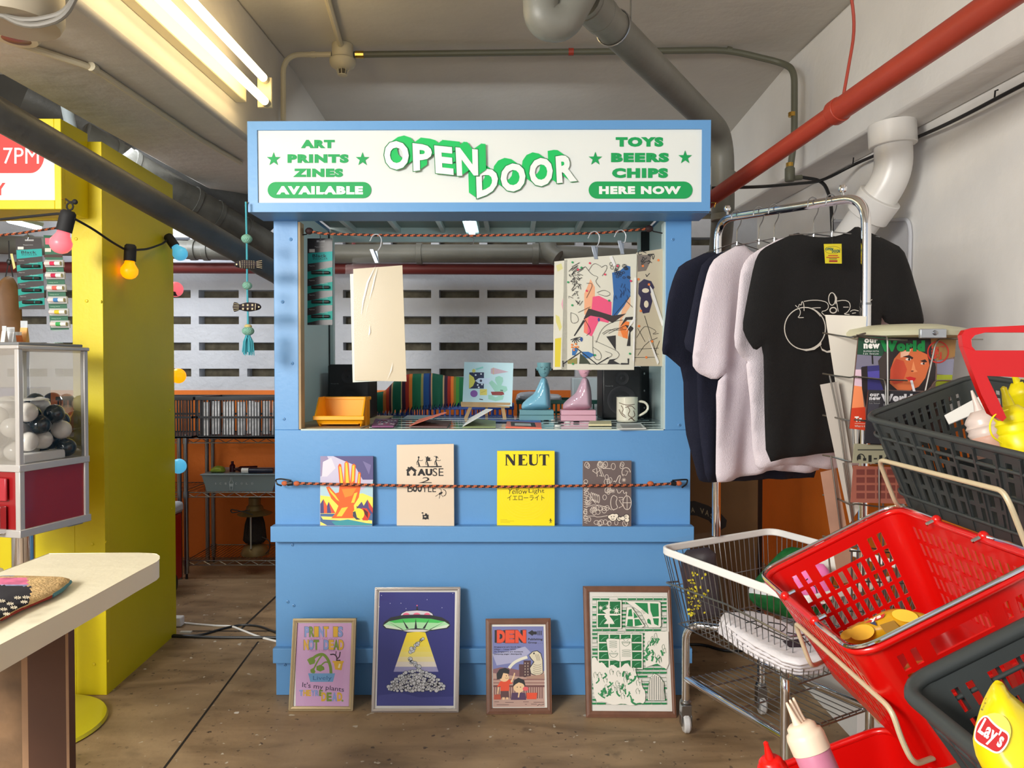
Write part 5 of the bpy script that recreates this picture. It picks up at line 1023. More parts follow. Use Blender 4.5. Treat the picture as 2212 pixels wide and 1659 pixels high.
b_.box(ix, yx1, SY, SY + .02, zy0, zy1, YEL).box(YL, ix, SY, SY + .02, zy0, iz0, YEL).box(YL, ix, SY, SY + .02, iz1, zy1, YEL).box(YL, yx1, SY + .02, YF, zy0, zy1, YEL).build('sign_box', ysh, bevel=.002)
b_ = MB().box(YL, ix + .004, SY + .012, SY + .016, iz0 - .004, iz1 + .004, SIGNW); RD = (226, 62, 58)
A = Art(Plane((0, SY + .012, 0), (0, -1, 0)), b_)
A.poly([(-300, 285), (75, 285)] + [(66 + 30 * math.cos(math.radians(a)), 333 - 41 * math.sin(math.radians(a))) for a in range(80, -91, -10)] + [(-300, 374)], RD)
A.text('11AM TO 7PM', -190, 319, 84, 354, WH, .0, [(-190, 318), (84, 319), (84, 354), (-190, 353)])
A.text('Y', -12, 395, 12, 422, RD, .04); b_.build('sign_board', ysh)
for px, py in ((164, 516), (187, 650), (192, 915), (199, 1176), (203, 1435)): MB().lathe([(.006, 0), (.0055, .002), (.003, .003)], YEL, P(px, py, YF - .001), (0, -1, 0), 10).build('screw', ysh)
def sidept(px, py):
    n = V(YF - 3.30, YX - YXB, 0); n = V(3.30 - YF, YX - YXB, 0).normalized(); return Plane((YX, YF, 0), n)(px, py, .001)
for px, py in ((219, 652), (225, 915), (229, 1171), (234, 1428), (367, 886), (371, 1099), (375, 1313)): MB().lathe([(.006, 0), (.0055, .002), (.003, .003)], YEL, sidept(px, py), (1, .05, 0), 10).build('screw', ysh)
MB().tube([P(134, 430, SY), P(142, 430, SY), P(141, 440, SY)], .002, GOLD, 5).build('sign_hook', ysh)
o = thing('window_lamp', V(-2.1, 2.9, YZ - .1), 'bright cold strip light under the yellow kiosk roof', 'lamp')
A_ = P(20, 476, 2.75); B_ = P(84, 492, 3.15)
MB().tube([A_ + V(0, 0, .02), B_ + V(0, 0, .02)], .02, mat('lamp_tray', (190, 222, 222), .3), 8).build('lamp_body', o); MB().tube([A_, B_], .010, mat('cold_led', (230, 250, 255), .4), 10).build('led_tube', o)
# the window cord with its wares
yy = 2.735
t = cord([P(-40, 512, yy), P(40, 504, yy), P(125, 492, yy), P(150, 486, yy)], .0045, 'red and black braided cord across the yellow kiosk window')
ply_ = Plane((0, 2.76, 0), (0, -1, 0)); inhaler_card(ply_, 33, 514, 89, 668, 'black and teal inhaler card hanging on the cord of the yellow kiosk', 0, 8)
MB_ = MB().tube([P(58, 500, 2.74), P(62, 512, 2.76), P(60, 519, 2.76)], .0016, STEEL, 5)
tag(MB_.build('wire_hook'), 'small wire hook holding the black and teal inhaler card', 'hook')
gq = [(94, 508), (131, 509), (149, 712), (109, 713)]
t = thing('inhaler_card', ply_(115, 508), 'long green card of coloured inhaler tubes in the yellow kiosk window', 'retail card')
b = MB().slab([ply_(*p) for p in gq], .001, C(14, 92, 62, .4)); A = Art(ply_, b)
A.poly([(97, 514), (131, 515), (132, 529), (98, 528)], (226, 110, 130)); A.text('Inhaler', 108, 519, 128, 526, (240, 230, 230)); A.rect(97, 536, 110, 544, (214, 210, 200)); A.text('Green', 113, 535, 128, 542, (190, 220, 200)); A.poly([(95, 550), (134, 549), (135, 556), (95, 556)], (70, 40, 34))
for k in range(7): A.text('siang pure', 103 + k * 2, 583 + k * 26, 123 + k * 2, 585.5 + k * 26, (170, 210, 180))
b.build('backing_card', t)
for k, c in enumerate(((220, 50, 90), (200, 40, 80), (236, 100, 90), (70, 130, 190), (230, 200, 50), (60, 170, 90))):
    y = 570 + k * 26 - (1 if k < 2 else 0); x = 95 + k * 2.6
    MB().slab([ply_(x, y - 8, .012), ply_(x + 41, y - 8, .012), ply_(x + 42, y + 8, .012), ply_(x + 1, y + 8, .012)], .010, mat('blister', (226, 226, 226), .12, alpha=.5, coat=.8)).build('blister', t, bevel=.002)
    o = MB().tube([ply_(x + 2, y, .018), ply_(x + 14, y, .018)], .0075, C(232, 214, 210, .3), 10).tube([ply_(x + 14, y, .018), ply_(x + 24, y, .018)], .0078, C(*c, .4), 10).tube([ply_(x + 24, y, .018), ply_(x + 36, y, .018)], .0075, WHITEP, 10).build('inhaler', t)
MBb = MB(); puff(MBb, Plane((0, 2.80, 0), (0, -1, 0)), [(4, 602), (14, 596), (28, 597), (38, 618), (44, 640), (48, 700), (64, 740), (60, 765), (-30, 770), (-30, 640)], .09, mat('brown_leather', (116, 82, 50), .6, noise=.2, nscale=12))
t = thing('brown_bag', P(20, 760, 2.8), 'brown leather bag hanging by a black drawstring in the yellow kiosk window', 'bag'); MBb.build('body', t, sub=1)
MB().tube([P(19, 520, 2.78), P(20, 560, 2.78), P(12, 598, 2.78)], .0022, BLACK, 5).tube([P(20, 560, 2.78), P(28, 598, 2.78)], .0022, BLACK, 5).ball(P(20, 566, 2.78), .009, BLACK, 8, 6, (1, 1, 1.4)).build('drawstring', t)
MB().slab([P(22, 548, 2.77), P(27, 548, 2.77), P(34, 578, 2.77), P(29, 582, 2.77)], .001, C(214, 206, 130)).build('price_tag', t)
# bins behind the machine
for k, (a, b, c, lb) in enumerate(((-10, 112, 858, 'left orange stacking bin seen through the vending machine'), (118, 152, 862, 'second orange stacking bin beside the yellow post'))):
    x0 = P(a, 880, 2.86).x; x1 = P(b, 880, 2.86).x; bin_('storage_bin', x0, x1, 2.84, 2.98, zc_ + .001, .09, BINY, lb)
t = thing('plastic_crate', P(0, 850, 3.1), 'blue plastic crate at the far left inside the yellow kiosk', 'crate'); MB().box(-2.4, P(52, 0, 3.1).x, 3.05, 3.25, zc_ + .001, P(0, 838, 3.05).z, mat('blue_crate', (20, 70, 160), .4)).build('crate_wall', t, bevel=.004)
# ------------------------------------------------------------------ capsule vending machine
MO = V(-1.60, 2.41, 0); ang = math.atan2(.062, .26)
ux = V(math.sin(ang), math.cos(ang), 0); uy = V(-math.cos(ang), math.sin(ang), 0)   # ux: along the right face going back, uy: to the left
HB = .134; F0 = V(-1.499, 2.25, 0)
def mp_(a, b, z): return F0 + ux * a + uy * b + V(0, 0, z)
def mbox(mb, a0, a1, b0, b1, z0, z1, m_): return mb.hexa([mp_(a0, b0, z0), mp_(a1, b0, z0), mp_(a1, b1, z0), mp_(a0, b1, z0)], [mp_(a0, b0, z1), mp_(a1, b0, z1), mp_(a1, b1, z1), mp_(a0, b1, z1)], m_)
cen = mp_(.134, .134, 0); W2 = .268
MACH = mat('machine_red', (150, 24, 28), .3, coat=.4); TRIM = mat('machine_trim', (196, 192, 188), .35, .3)
vm = thing('capsule_machine', V(cen.x, cen.y, 0), 'red capsule vending machine on a chrome pole, full of black and white balls', 'vending machine')
zA, zB, zC_ = .68, .885, 1.245
b = MB(); mbox(b, .006, W2 - .006, .006, W2 - .006, zA + .01, zB - .005, MACH); b.build('coin_box', vm)
b = MB(); e = .018
for a in (0, W2 - e):
    for c in (0, W2 - e): mbox(b, a, a + e, c, c + e, zA, zB, TRIM)
mbox(b, -.004, W2 + .004, -.004, W2 + .004, zA - .012, zA + .012, TRIM); b.build('box_trim', vm, bevel=.002)
b = MB(); mbox(b, -.002, W2 + .002, -.002, W2 + .002, zB - .016, zB + .006, TRIM); b.build('globe_base', vm, bevel=.002)
for a, c in ((0, 0), (W2 - .016, 0), (0, W2 - .016), (W2 - .016, W2 - .016)): b = MB(); mbox(b, a, a + .016, c, c + .016, zB, zC_, TRIM); b.build('globe_post', vm, bevel=.002)
b = MB(); mbox(b, -.004, W2 + .004, -.004, W2 + .004, zC_, zC_ + .012, TRIM); mbox(b, .01, W2 - .01, .01, W2 - .01, zC_ + .012, zC_ + .022, mat('lid_grey', (120, 122, 124), .3)); b.build('lid', vm, bevel=.003)
b = MB()
for q in ([(.016, .002), (W2 - .016, .002)], [(.002, .016), (.002, W2 - .016)], [(.016, W2 - .002), (W2 - .016, W2 - .002)], [(W2 - .002, .016), (W2 - .002, W2 - .016)]):
    b.add([mp_(*q[0], zB + .006), mp_(*q[1], zB + .006), mp_(*q[1], zC_), mp_(*q[0], zC_)], [(0, 1, 2, 3)], PANE)
b.build('globe_pane', vm, smooth=False)
b = MB(); mbox(b, .03, .19, .018, .05, zB + .006, zB + .036, WHITEP); b.build('chute_guard', vm, bevel=.004)
b = MB().lathe([(.001, .0), (.075, .004), (.08, .0)], mat('deflector', (214, 212, 206), .4), mp_(.10, .10, zB + .20), cap=False).tube([mp_(.1, .1, zB + .2), mp_(.1, .1, zC_)], .004, mat('rod_brown', (110, 84, 70), .5), 6); b.build('deflector', vm)
b = MB(); mbox(b, -.008, 0, .045, .16, zA + .10, zB - .035, mat('machine_red2', (176, 50, 60), .2)); mbox(b, -.03, 0, .05, .15, zA + .0, zA + .085, CHROME); b.build('coin_plate', vm, bevel=.003)
b = MB().lathe([(.034, 0), (.034, zA - .016)], CHROME, V(cen.x, cen.y, .004), cap=False); b.build('pole', vm)
b = MB().lathe([(.235, 0), (.24, .004), (.235, .014), (.06, .03), (.04, .05)], mat('base_yellow', (206, 196, 30), .3, coat=.5), V(cen.x, cen.y, .001), seg=48, cap=True); b.build('base_plate', vm)
b = MB(); mbox(b, .2, .26, .02, .06, zA - .02, zA - .012, STEEL); b.build('bracket', vm)
random.seed(8); WB = mat('ball_white', (230, 224, 216), .18, coat=.5); KB = mat('ball_black', (30, 36, 36), .12, coat=.7); placed = []; R_ = .031
def settle(n):
    for i in range(n * 60):
        if len(placed) >= n: break
        a = random.uniform(R_ + .004, W2 - R_ - .004); c = random.uniform(R_ + .004, W2 - R_ - .004)
        if a < .20 and c < .055 + R_: z = zB + .04 + R_
        else: z = zB + .008 + R_
        hit = True
        while hit:
            hit = False
            for q in placed:
                d2 = (q[0] - a) ** 2 + (q[1] - c) ** 2
                if d2 < 4 * R_ * R_ and (d2 + (q[2] - z) ** 2) < 4 * R_ * R_ - 1e-7:
                    z = q[2] + math.sqrt(4 * R_ * R_ - d2) + 1e-5; hit = True
        best = (a, c, z)
        for _ in range(30):
            a2 = min(W2 - R_ - .004, max(R_ + .004, best[0] + random.uniform(-.02, .02))); c2 = min(W2 - R_ - .004, max(R_ + .004, best[1] + random.uniform(-.02, .02)))
            z2 = zB + .008 + R_ if not (a2 < .2 and c2 < .055 + R_) else zB + .04 + R_
            hit = True
            while hit:
                hit = False
                for q in placed:
                    d2 = (q[0] - a2) ** 2 + (q[1] - c2) ** 2
                    if d2 < 4 * R_ * R_ and (d2 + (q[2] - z2) ** 2) < 4 * R_ * R_ - 1e-7: z2 = q[2] + math.sqrt(4 * R_ * R_ - d2) + 1e-5; hit = True
            if z2 < best[2]: best = (a2, c2, z2)
        if best[2] < zB + .19: placed.append(best)
settle(40)
protoW = MB().ball((0, 0, 0), R_, WB, 20, 12).build('capsule_ball', loc=V(0, 0, 0)); protoK = MB().ball((0, 0, 0), R_, KB, 20, 12).build('capsule_ball', loc=V(0, 0, 0)); first = {0: True, 1: True}
for i, (a, c, z) in enumerate(placed):
    k = (i * 7 + i // 3) % 5 in (1, 3); src = protoK if k else protoW
    o = src if first[k] else src.copy()
    if not first[k]: COL.objects.link(o)
    first[k] = False; o.location = mp_(a, c, z)
    tag(o, 'glossy black capsule ball in the vending machine' if k else 'glossy white capsule ball in the vending machine', 'ball', 'black balls in the vending machine' if k else 'white balls in the vending machine')
# small packs on the machine
for k, (x0, x1, y0, y1, c, lb) in enumerate(((0, 9, 700, 738, (226, 214, 206), 'small pack with red spots on top of the vending machine'), (10, 27, 702, 738, (226, 230, 236), 'clear glossy pouch on top of the vending machine'), (28, 42, 712, 738, (222, 120, 50), 'little orange packet on top of the vending machine'), (40, 55, 686, 738, (226, 170, 96), 'clear header bag with beige contents on top of the vending machine'))):
    Y = 2.33 + .03 * k; z = zC_ + .0225; a = P(x0, y0, Y); b = P(x1, y0, Y)
    h = (738 - y0) / FPX * Y * .95
    bb = MB().hexa([(a.x, Y, z), (b.x, Y, z), (b.x, Y + .02, z), (a.x, Y + .02, z)], [(a.x, Y + .008, z + h * .7), (b.x, Y + .008, z + h * .7), (b.x, Y + .012, z + h * .7), (a.x, Y + .012, z + h * .7)], C(*c, .3)).box(a.x, b.x, Y + .009, Y + .011, z + h * .7, z + h, mat('header_film', (220, 226, 232), .1, alpha=.6, coat=.8))
    tag(bb.build('goods_packet'), lb, 'packet')
# ------------------------------------------------------------------ festoon lights
SOCK = mat('socket_rubber', (26, 26, 28), .7)
def emis(name, c, e, s): return mat(name, c, .35, emit=e, es=s)
def bulb(t, top, dirn, rs, rb, m_):
    d = Vector(dirn).normalized(); s = MB().lathe([(rs * .7, 0), (rs * .95, rs * .3), (rs, rs * .8), (rs, rs * 2.9)], SOCK, top, d, 18).build('socket', t)
    MB().lathe([(rs * .75, 0), (rs * .85, rs * .5), (rb * .98, rb * 1.0), (rb, rb * 1.25), (rb * .96, rb * 1.6), (rb * .7, rb * 2.0), (rb * .35, rb * 2.2), (.001, rb * 2.24)], m_, top + d * rs * 2.85, d, 22).build('bulb', s, angle=80)
PB = emis('pink_bulb', (250, 110, 120), (1, .16, .2), .75); OB = emis('orange_bulb', (255, 150, 20), (1, .30, .0), 1.4); BB = emis('blue_bulb', (90, 190, 230), (.10, .50, .80), .6)
sl = thing('festoon_lights', P(150, 460, 2.47), 'black festoon cable with pink, orange and blue bulbs on the yellow kiosk', 'string lights')
k1 = P(150, 462, 2.47); k2 = P(281, 530, 2.80); k3 = P(364, 516, 3.2)
MB().tube(fillet([P(-40, 478, 2.5), P(60, 468, 2.48), P(130, 461, 2.47), k1 + V(0, 0, -.01)], .1), .0045, SOCK, 8).tube(fillet([P(160, 472, 2.47), P(200, 494, 2.55), P(240, 522, 2.66), P(268, 538, 2.78), k2 + V(0, 0, -.008)], .08), .0042, SOCK, 8).tube(fillet([P(294, 540, 2.80), P(320, 538, 3.0), P(352, 526, 3.15), k3], .08), .0042, SOCK, 8).build('cable', sl)
bulb(sl, P(149, 455, 2.47), (-.018, 0, -.07), .0245, .034, PB); bulb(sl, P(282, 528, 2.80), (-.004, 0, -.07), .0215, .031, OB); bulb(sl, P(361, 508, 3.2), (.035, .0, -.05), .020, .031, BB)
MB().tube([P(142, 430, 2.5), P(150, 436, 2.48), P(160, 436, 2.47)], .003, SOCK, 6).tube([P(151 + 7 * math.cos(t * .7), 446 + 8 * math.sin(t * .7), 2.47) for t in range(9)], .003, SOCK, 6, True).ball(P(162, 436, 2.47), .009, SOCK, 8, 6).build('hanging_loop', sl)
s2_ = thing('festoon_lights', P(379, 700, 3.34), 'festoon bulbs pink, orange and blue behind the back edge of the yellow kiosk', 'string lights')
for px, py, m_ in ((379, 625, PB), (385, 812, OB), (386, 1007, BB)):
    Y = 3.36; c = P(px, py, Y); MB().lathe([(.02, 0), (.02, .03)], SOCK, c + V(-.075, 0, 0), (1, 0, 0), 14).build('socket', s2_); MB().ball(c, .034, m_, 20, 14).tube([c + V(-.05, 0, 0), c], .018, m_, 14).build('bulb', s2_)
MB().tube(fillet([P(345, 530, 3.36), P(352, 625, 3.36), P(357, 812, 3.36), P(358, 1007, 3.36), P(360, 1120, 3.36)], .1), .0042, SOCK, 8).box(-1.60, -1.51, 3.295, 3.365, P(0, 640, 3.36).z, P(0, 632, 3.36).z, SOCK).build('cable', s2_)
# ------------------------------------------------------------------ fish ornament
TQ = mat('turquoise_thread', (70, 160, 176), .9); PM = mat('mint_pompom', (140, 196, 176), .95, bump=1, bscale=300); FK = mat('fish_cloth', (36, 28, 36), .9)
Yo = 2.485; orn = thing('fish_ornament', P(534, 440, Yo), 'hanging ornament of two dark fish, mint pompoms and a turquoise tassel', 'ornament')
b = MB(); L = [P(531, 436, Yo), P(533, 516, Yo), P(534, 620, Yo), P(536, 705, Yo)]; b.tube(fillet(L, .02), .0032, TQ, 7); b.build('string', orn)
for px, py, r in ((533, 516, .018), (534, 617, .016)): MB().ball(P(px, py, Yo - .002), r, PM, 16, 10, (1, 1, .85)).build('pompom', orn)
MB().ball(P(536, 715, Yo - .002), .020, PM, 16, 10, (1, 1, .75)).build('pompom', orn); MB().ball(P(536, 705, Yo - .002), .0125, mat('gold_cap', (200, 180, 120), .5), 12, 8, (1, 1, .6)).build('cap', orn)
random.seed(2); b = MB()
for k in range(46):
    a = random.uniform(0, 6.28); r = random.uniform(.002, .020); x = 537 + random.uniform(-14, 14); b.tube([P(536, 723, Yo) + V(r * .4 * math.cos(a), r * .4 * math.sin(a), 0), P(537 + (x - 537) * .8, 738, Yo) + V(0, r * math.sin(a), 0), P(x, 762 + random.uniform(-4, 6), Yo) + V(0, r * math.sin(a), 0)], .0016, TQ, 5)
b.build('tassel', orn)
pf = Plane((0, Yo - .003, 0), (0, -1, 0))
def fish(cy, s, dots):
    f = lambda x, y: (535 + s * x, cy + y)
    o = [f(-30, 0), f(-26, -6), f(-16, -9), f(0, -10), f(10, -8), f(17, -5), f(22, -9), f(30, -11), f(32, 0), f(30, 11), f(22, 9), f(17, 6), f(8, 9), f(-6, 10), f(-18, 8), f(-27, 5)]
    b = MB(); puff(b, pf, o, .03, FK, step=.004); q = b.build('fish', orn, angle=180)
    A = Art(pf, None, .0004, 42); W_ = (214, 200, 160)
    for k in range(5): A.line([f(19, -6 + k * 3), f(31, -8 + k * 4)], .55, W_, up=False)
    A.line([f(-17, -7), f(-16, 7)], 1, W_); A.ell(*f(-24, 0), 1.8, 1.8, W_, 8)
    if dots:
        for i in range(3):
            for j in range(2): A.star(*f(-10 + i * 10, -4 + j * 8), 3.4, W_, 8, .3)
    else:
        for j in range(5):
            for i in range(6): A.line([f(-13 + i * 5, -7 + j * 3.6), f(-10.5 + i * 5, -7 + j * 3.6)], .55, W_, up=False)
    A.mb.build('stitching', q)
fish(571, 1, False); fish(663, -1, True)
# ------------------------------------------------------------------ white trestle table in front
TW = mat('table_white', (238, 230, 204), .5, bump=.25, bscale=14); ply2 = mat('osb_board', (120, 92, 64), .7, noise=.35, nscale=14, bump=.2); BRW = mat('brown_board', (84, 52, 34), .6, noise=.12, nscale=6); EDG = mat('board_edge', (160, 124, 92), .7, noise=.2)
tt = thing('white_table', V(-.95, 1.3, 0), 'narrow white painted table with rounded corner in the left foreground', 'table'); zt = .74
poly = [PZ(344, 1201, zt), PZ(338, 1197, zt), PZ(326, 1195, zt), PZ(300, 1194, zt), PZ(106, 1196, zt), V(-1.13, 1.2, zt), V(-1.16, .3, zt), V(-.79, .3, zt), PZ(0, 1394, zt), PZ(200, 1288, zt), PZ(300, 1233, zt), PZ(325, 1220, zt), PZ(338, 1213, zt), PZ(344, 1207, zt)]
pts = [V(p.x, p.y, zt - .042) for p in poly]
MB().prism(pts, (0, 0, .042), TW).build('table_top', tt, bevel=.009)
Yl = 1.42; xa, xb, xc, xd = (P(x, 1500, Yl).x for x in (-40, 60, 143, 149))
MB().box(xa, xb - .008, Yl + .03, Yl + .05, 0, zt - .042, ply2).build('leg', tt)
MB().box(xb, xd, Yl, Yl + .02, 0, zt - .042, BRW).box(xb - .012, xb, Yl, Yl + .05, 0, zt - .042, EDG).box(xc, xd, Yl - .001, Yl + .0, 0, zt - .042, EDG).build('leg', tt)
MB().box(P(92, 0, Yl).x, P(117, 0, Yl).x, Yl - .012, Yl, zt - .075, zt - .044, mat('bracket_grey', (120, 122, 130), .4, .5)).build('corner_bracket', tt, bevel=.003)
t = thing('white_table', V(-1.5, 2.0, 0), 'end of another white table at the left edge', 'table')
za = .74; a = PZ(34, 1222, za); a.x -= .02; MB().box(-1.75, a.x, a.y - .25, a.y, za - .04, za, TW).build('table_top', t, bevel=.012)
MB().box(-1.72, -1.68, a.y - .2, a.y - .16, 0, za - .04, BRW).build('leg', t)
# patchwork pouch
b = MB(); ppl = Plane((0, 0, zt + .012), (0, 0, 1)); CK = mat('patch_sand', (222, 186, 130), .9, noise=.25, nscale=60, bump=.6, bscale=200); CN = mat('patch_black', (34, 32, 40), .85); CPK = mat('patch_pink', (232, 120, 160), .9, noise=.4, nscale=30); CBL = mat('patch_blue', (150, 160, 200), .9, noise=.5, nscale=40); CRD = mat('patch_red', (150, 50, 44), .9)
outl = [(-60, 1262), (0, 1247), (60, 1247), (150, 1250), (152, 1256), (132, 1273), (110, 1286), (66, 1304), (40, 1315), (0, 1337), (-60, 1370)]
def pm(x, y, w3):
    d = w3 - EYE; t = FPX / (d.y * math.cos(TH) - d.z * math.sin(TH)); px = CX + d.x * t; py = CY - (d.y * math.sin(TH) + d.z * math.cos(TH)) * t
    if py > 1278 + (px - 0) * .05 and px < 66 - (py - 1290) * .2: return CN
    if px < 60 and py > 1262: return CPK if py < 1276 else CBL
    if px < 30 and py < 1256: return CBL
    return None
puff(b, ppl, outl, .024, CK, step=.008, mfun=pm)
o = thing('patchwork_pouch', PZ(60, 1290, zt), 'padded patchwork pouch lying on the white table', 'pouch'); b.build('pouch_body', o, angle=180)
A = Art(Plane((0, 0, zt + .0245), (0, 0, 1)), None, .0003)
for x, y in ((8, 1316), (22, 1304), (38, 1291), (56, 1290), (4, 1298), (30, 1312), (14, 1326), (52, 1300)):
    for k in range(4): a_ = k * .785 + .3; A.line([(x - 8 * math.cos(a_), y - 4 * math.sin(a_)), (x + 8 * math.cos(a_), y + 4 * math.sin(a_))], 1.5, (226, 214, 190), up=False)
A.mb.build('printed_leaves', o)
MB().tube([PZ(x, y, zt + .008) for x, y in ((2, 1337), (42, 1316), (68, 1305), (112, 1287), (133, 1274))], .004, CRD, 6).tube([PZ(x, y, zt + .009) for x, y in ((112, 1287), (133, 1274), (151, 1257))], .0045, mat('patch_teal', (80, 130, 140), .9), 6).build('edge_binding', o)
# ------------------------------------------------------------------ wire shelving in the gap
def wire_shelf(t, x0, x1, y0, y1, z, n):
    b = MB().tube([(x0, y0, z), (x1, y0, z)], .003, STEEL, 6).tube([(x0, y0, z - .025), (x1, y0, z - .025)], .003, STEEL, 6).tube([(x0, y1, z), (x1, y1, z)], .003, STEEL, 6)
    L = [V(x0 + (x1 - x0) * k / n, y0, z - (.025 if k % 2 else 0)) for k in range(n + 1)]; b.tube(L, .0022, STEEL, 5)
    k = x0
    while k < x1: b.tube([(k, y0, z), (k, y1, z)], .0016, STEEL, 4); k += .022
    for s in (0, 1): b.tube([((x0, x1)[s], y0, z), ((x0, x1)[s], y1, z)], .003, STEEL, 6)
    b.build('wire_shelf', t)
YS0, YS1 = 4.17, 4.55
def rack_unit(px0, x1, label):
    x0 = P(px0, 1200, YS0).x; t = thing('wire_rack', V(x0, YS0, 0), label, 'shelving')
    for z in (P(0, 947, YS0).z, P(0, 1064, YS0).z, P(0, 1211, YS0).z): wire_shelf(t, x0, x1, YS0, YS1, z, 26)
    for x, y in ((x0, YS0), (x0, YS1), (x1, YS0), (x1, YS1)):
        o = MB().tube([(x, y, .03), (x, y, P(0, 942, YS0).z + .01)], .0125, STEEL, 12).tube([(x, y, 0), (x, y, .03)], .007, BLACK, 8).build('rack_post', t)
        for z in (P(0, 947, YS0).z, P(0, 1064, YS0).z, P(0, 1211, YS0).z): MB().tube([(x, y, z - .03), (x, y, z + .006)], .0165, STEEL, 12).build('collar', o)
    return t
rack_unit(403, -.66, 'chrome wire rack between the two kiosks carrying the grey tub')
xl_ = P(389, 1200, YS0).x
t = thing('wire_rack', V(-2.6, YS0, 0), 'second chrome wire rack mostly behind the yellow kiosk', 'shelving')
for z in (P(0, 947, YS0).z, P(0, 1064, YS0).z): wire_shelf(t, -2.9, xl_, YS0, YS1, z, 30)
for x, y in ((xl_, YS0), (xl_, YS1), (-2.9, YS0), (-2.9, YS1)): MB().tube([(x, y, 0), (x, y, P(0, 942, YS0).z)], .0125, STEEL, 12).build('rack_post', t)
zsh = P(0, 947, YS0).z + .004
CRK = mat('black_crate', (30, 34, 40), .4)
def twotier(px0, x1, label):
    x0 = P(px0, 900, YS0 - .02).x if px0 is not None else -2.55
    t = crate('plastic_crate', x0, x1, YS0 - .02, YS1 - .05, zsh, P(0, 857, YS0 - .02).z, CRK, label, 2, int((x1 - x0) / .016)); return t
twotier(425, -.60, 'long black slotted crate on top of the wire rack with shiny packs inside'); twotier(None, P(423, 900, YS0).x - .01, 'black slotted crate on the second rack beside the yellow kiosk')
random.seed(6)
for k in range(16):
    x = P(440, 0, 4.3).x + k * .048; z = zsh + .008 + (k % 2) * .005
    b = MB(); c = V(x, 4.22 + (k % 3) * .03, z); b.hexa([c, c + V(.04, 0, 0), c + V(.04, .02, 0), c + V(0, .02, 0)], [c + V(.004, .004, .19), c + V(.044, .004, .19), c + V(.044, .012, .19), c + V(.004, .012, .19)], mat('shiny_pack', (238, 238, 242), .2, noise=.25, nscale=40))
    tag(b.build('shiny_pack'), 'shiny silver-white pack inside the long black crate', 'packet', 'shiny packs inside the long black crate')
# grey ICE COLD tub
zt2 = P(0, 1064, YS0).z + .004; TB = mat('tub_grey', (140, 158, 164), .4); t = thing('grey_tub', P(510, 1064, YS0 + .02), 'grey tub lettered in white, full of cans and packets on the middle shelf', 'tub')
yt = YS0 + .01; A0 = P(447, 1062, yt); A1 = P(588, 1062, yt); T0 = P(437, 1024, yt); T1 = P(600, 1024, yt); zt_ = T0.z; zb2 = zt2
q = lambda z, k: [(A0.x + (T0.x - A0.x) * k, yt - .01 * k, z), (A1.x + (T1.x - A1.x) * k, yt - .01 * k, z), (A1.x + (T1.x - A1.x) * k, yt + .28 + .01 * k, z), (A0.x + (T0.x - A0.x) * k, yt + .28 + .01 * k, z)]
b = MB().hexa(q(zb2, 0), q(zt_ - .006, 1), TB); A = Art(Plane((0, yt - .010, 0), (0, -1, 0)), b)
for ch, x in zip('ICECOLD', (466, 476.5, 488, 510, 522, 533.5, 545)): A.text(ch, x - (0.6 if ch == 'I' else 2), 1042.5, x + (0.6 if ch == 'I' else 2), 1046.5, (214, 222, 224))
A.line([(497, 1058), (495, 1042), (498, 1038), (498, 1031), (501, 1031), (501, 1038), (504, 1042), (502, 1058)], .9, (190, 204, 208), True); A.rect(496, 1045, 503, 1051, (170, 186, 190)); b.build('tub_body', t)
z_ = zt_ - .004; MB().hexa([(x - (.006 if i in (0, 3) else -.006), y - (.006 if i < 2 else -.006), z_ - .003) for i, (x, y, _) in enumerate(q(0, 1))], [(x - (.008 if i in (0, 3) else -.008), y - (.008 if i < 2 else -.008), z_ + .004) for i, (x, y, _) in enumerate(q(0, 1))], TB).build('tub_rim', t, bevel=.002)
zt3 = z_ + .0045
b = MB(); puff(b, Plane((0, yt + .06, 0), (0, -1, 0)), [(452, 1021), (458, 1010), (470, 1005), (484, 1008), (488, 1021)], .06, mat('lime_packet', (150, 166, 60), .3, noise=.3, nscale=30)); tag(b.build('snack_packet', sub=1), 'crumpled lime green packet in the grey tub', 'packet')
def lay(name, a, b, r, m_, lab, cat, extra=None):
    A_ = P(*a, yt + .07); B_ = P(*b, yt + .10); A_.z = B_.z = zt3 + r; b = MB().lathe([(r * .4, 0), (r * .45, .02), (r, .035), (r, (B_ - A_).length)], m_, A_, (B_ - A_), 16)
    tag(b.build(name), lab, cat)
lay('dark_bottle', (505, 1005), (556, 1010), .017, mat('wine_plastic', (60, 16, 30), .25), 'dark red bottle lying in the grey tub', 'bottle'); 
A_ = P(529, 1015, yt + .02); A_.z = zt3; t = thing('pill_bottle', A_, 'dark blue bottle with a white cap lying in the grey tub', 'bottle'); MB().tube([V(P(516, 0, yt + .02).x, yt + .02, zt3 + .016), V(P(531, 0, yt + .02).x, yt + .02, zt3 + .016)], .016, WHITEP, 16).build('cap', t); MB().tube([V(P(531, 0, yt + .02).x, yt + .02, zt3 + .015), V(P(583, 0, yt + .02).x, yt + .03, zt3 + .015)], .014, mat('navy_plastic', (18, 22, 50), .3), 16).build('bottle_body', t)
A_ = P(502, 1012, yt + .1); A_.z = zt3; tag(MB().lathe([(.016, 0), (.016, .035), (.008, .045), (.008, .06)], mat('wine_plastic', (60, 16, 30), .25), A_).build('dark_bottle'), 'small dark red bottle standing at the back of the grey tub', 'bottle')
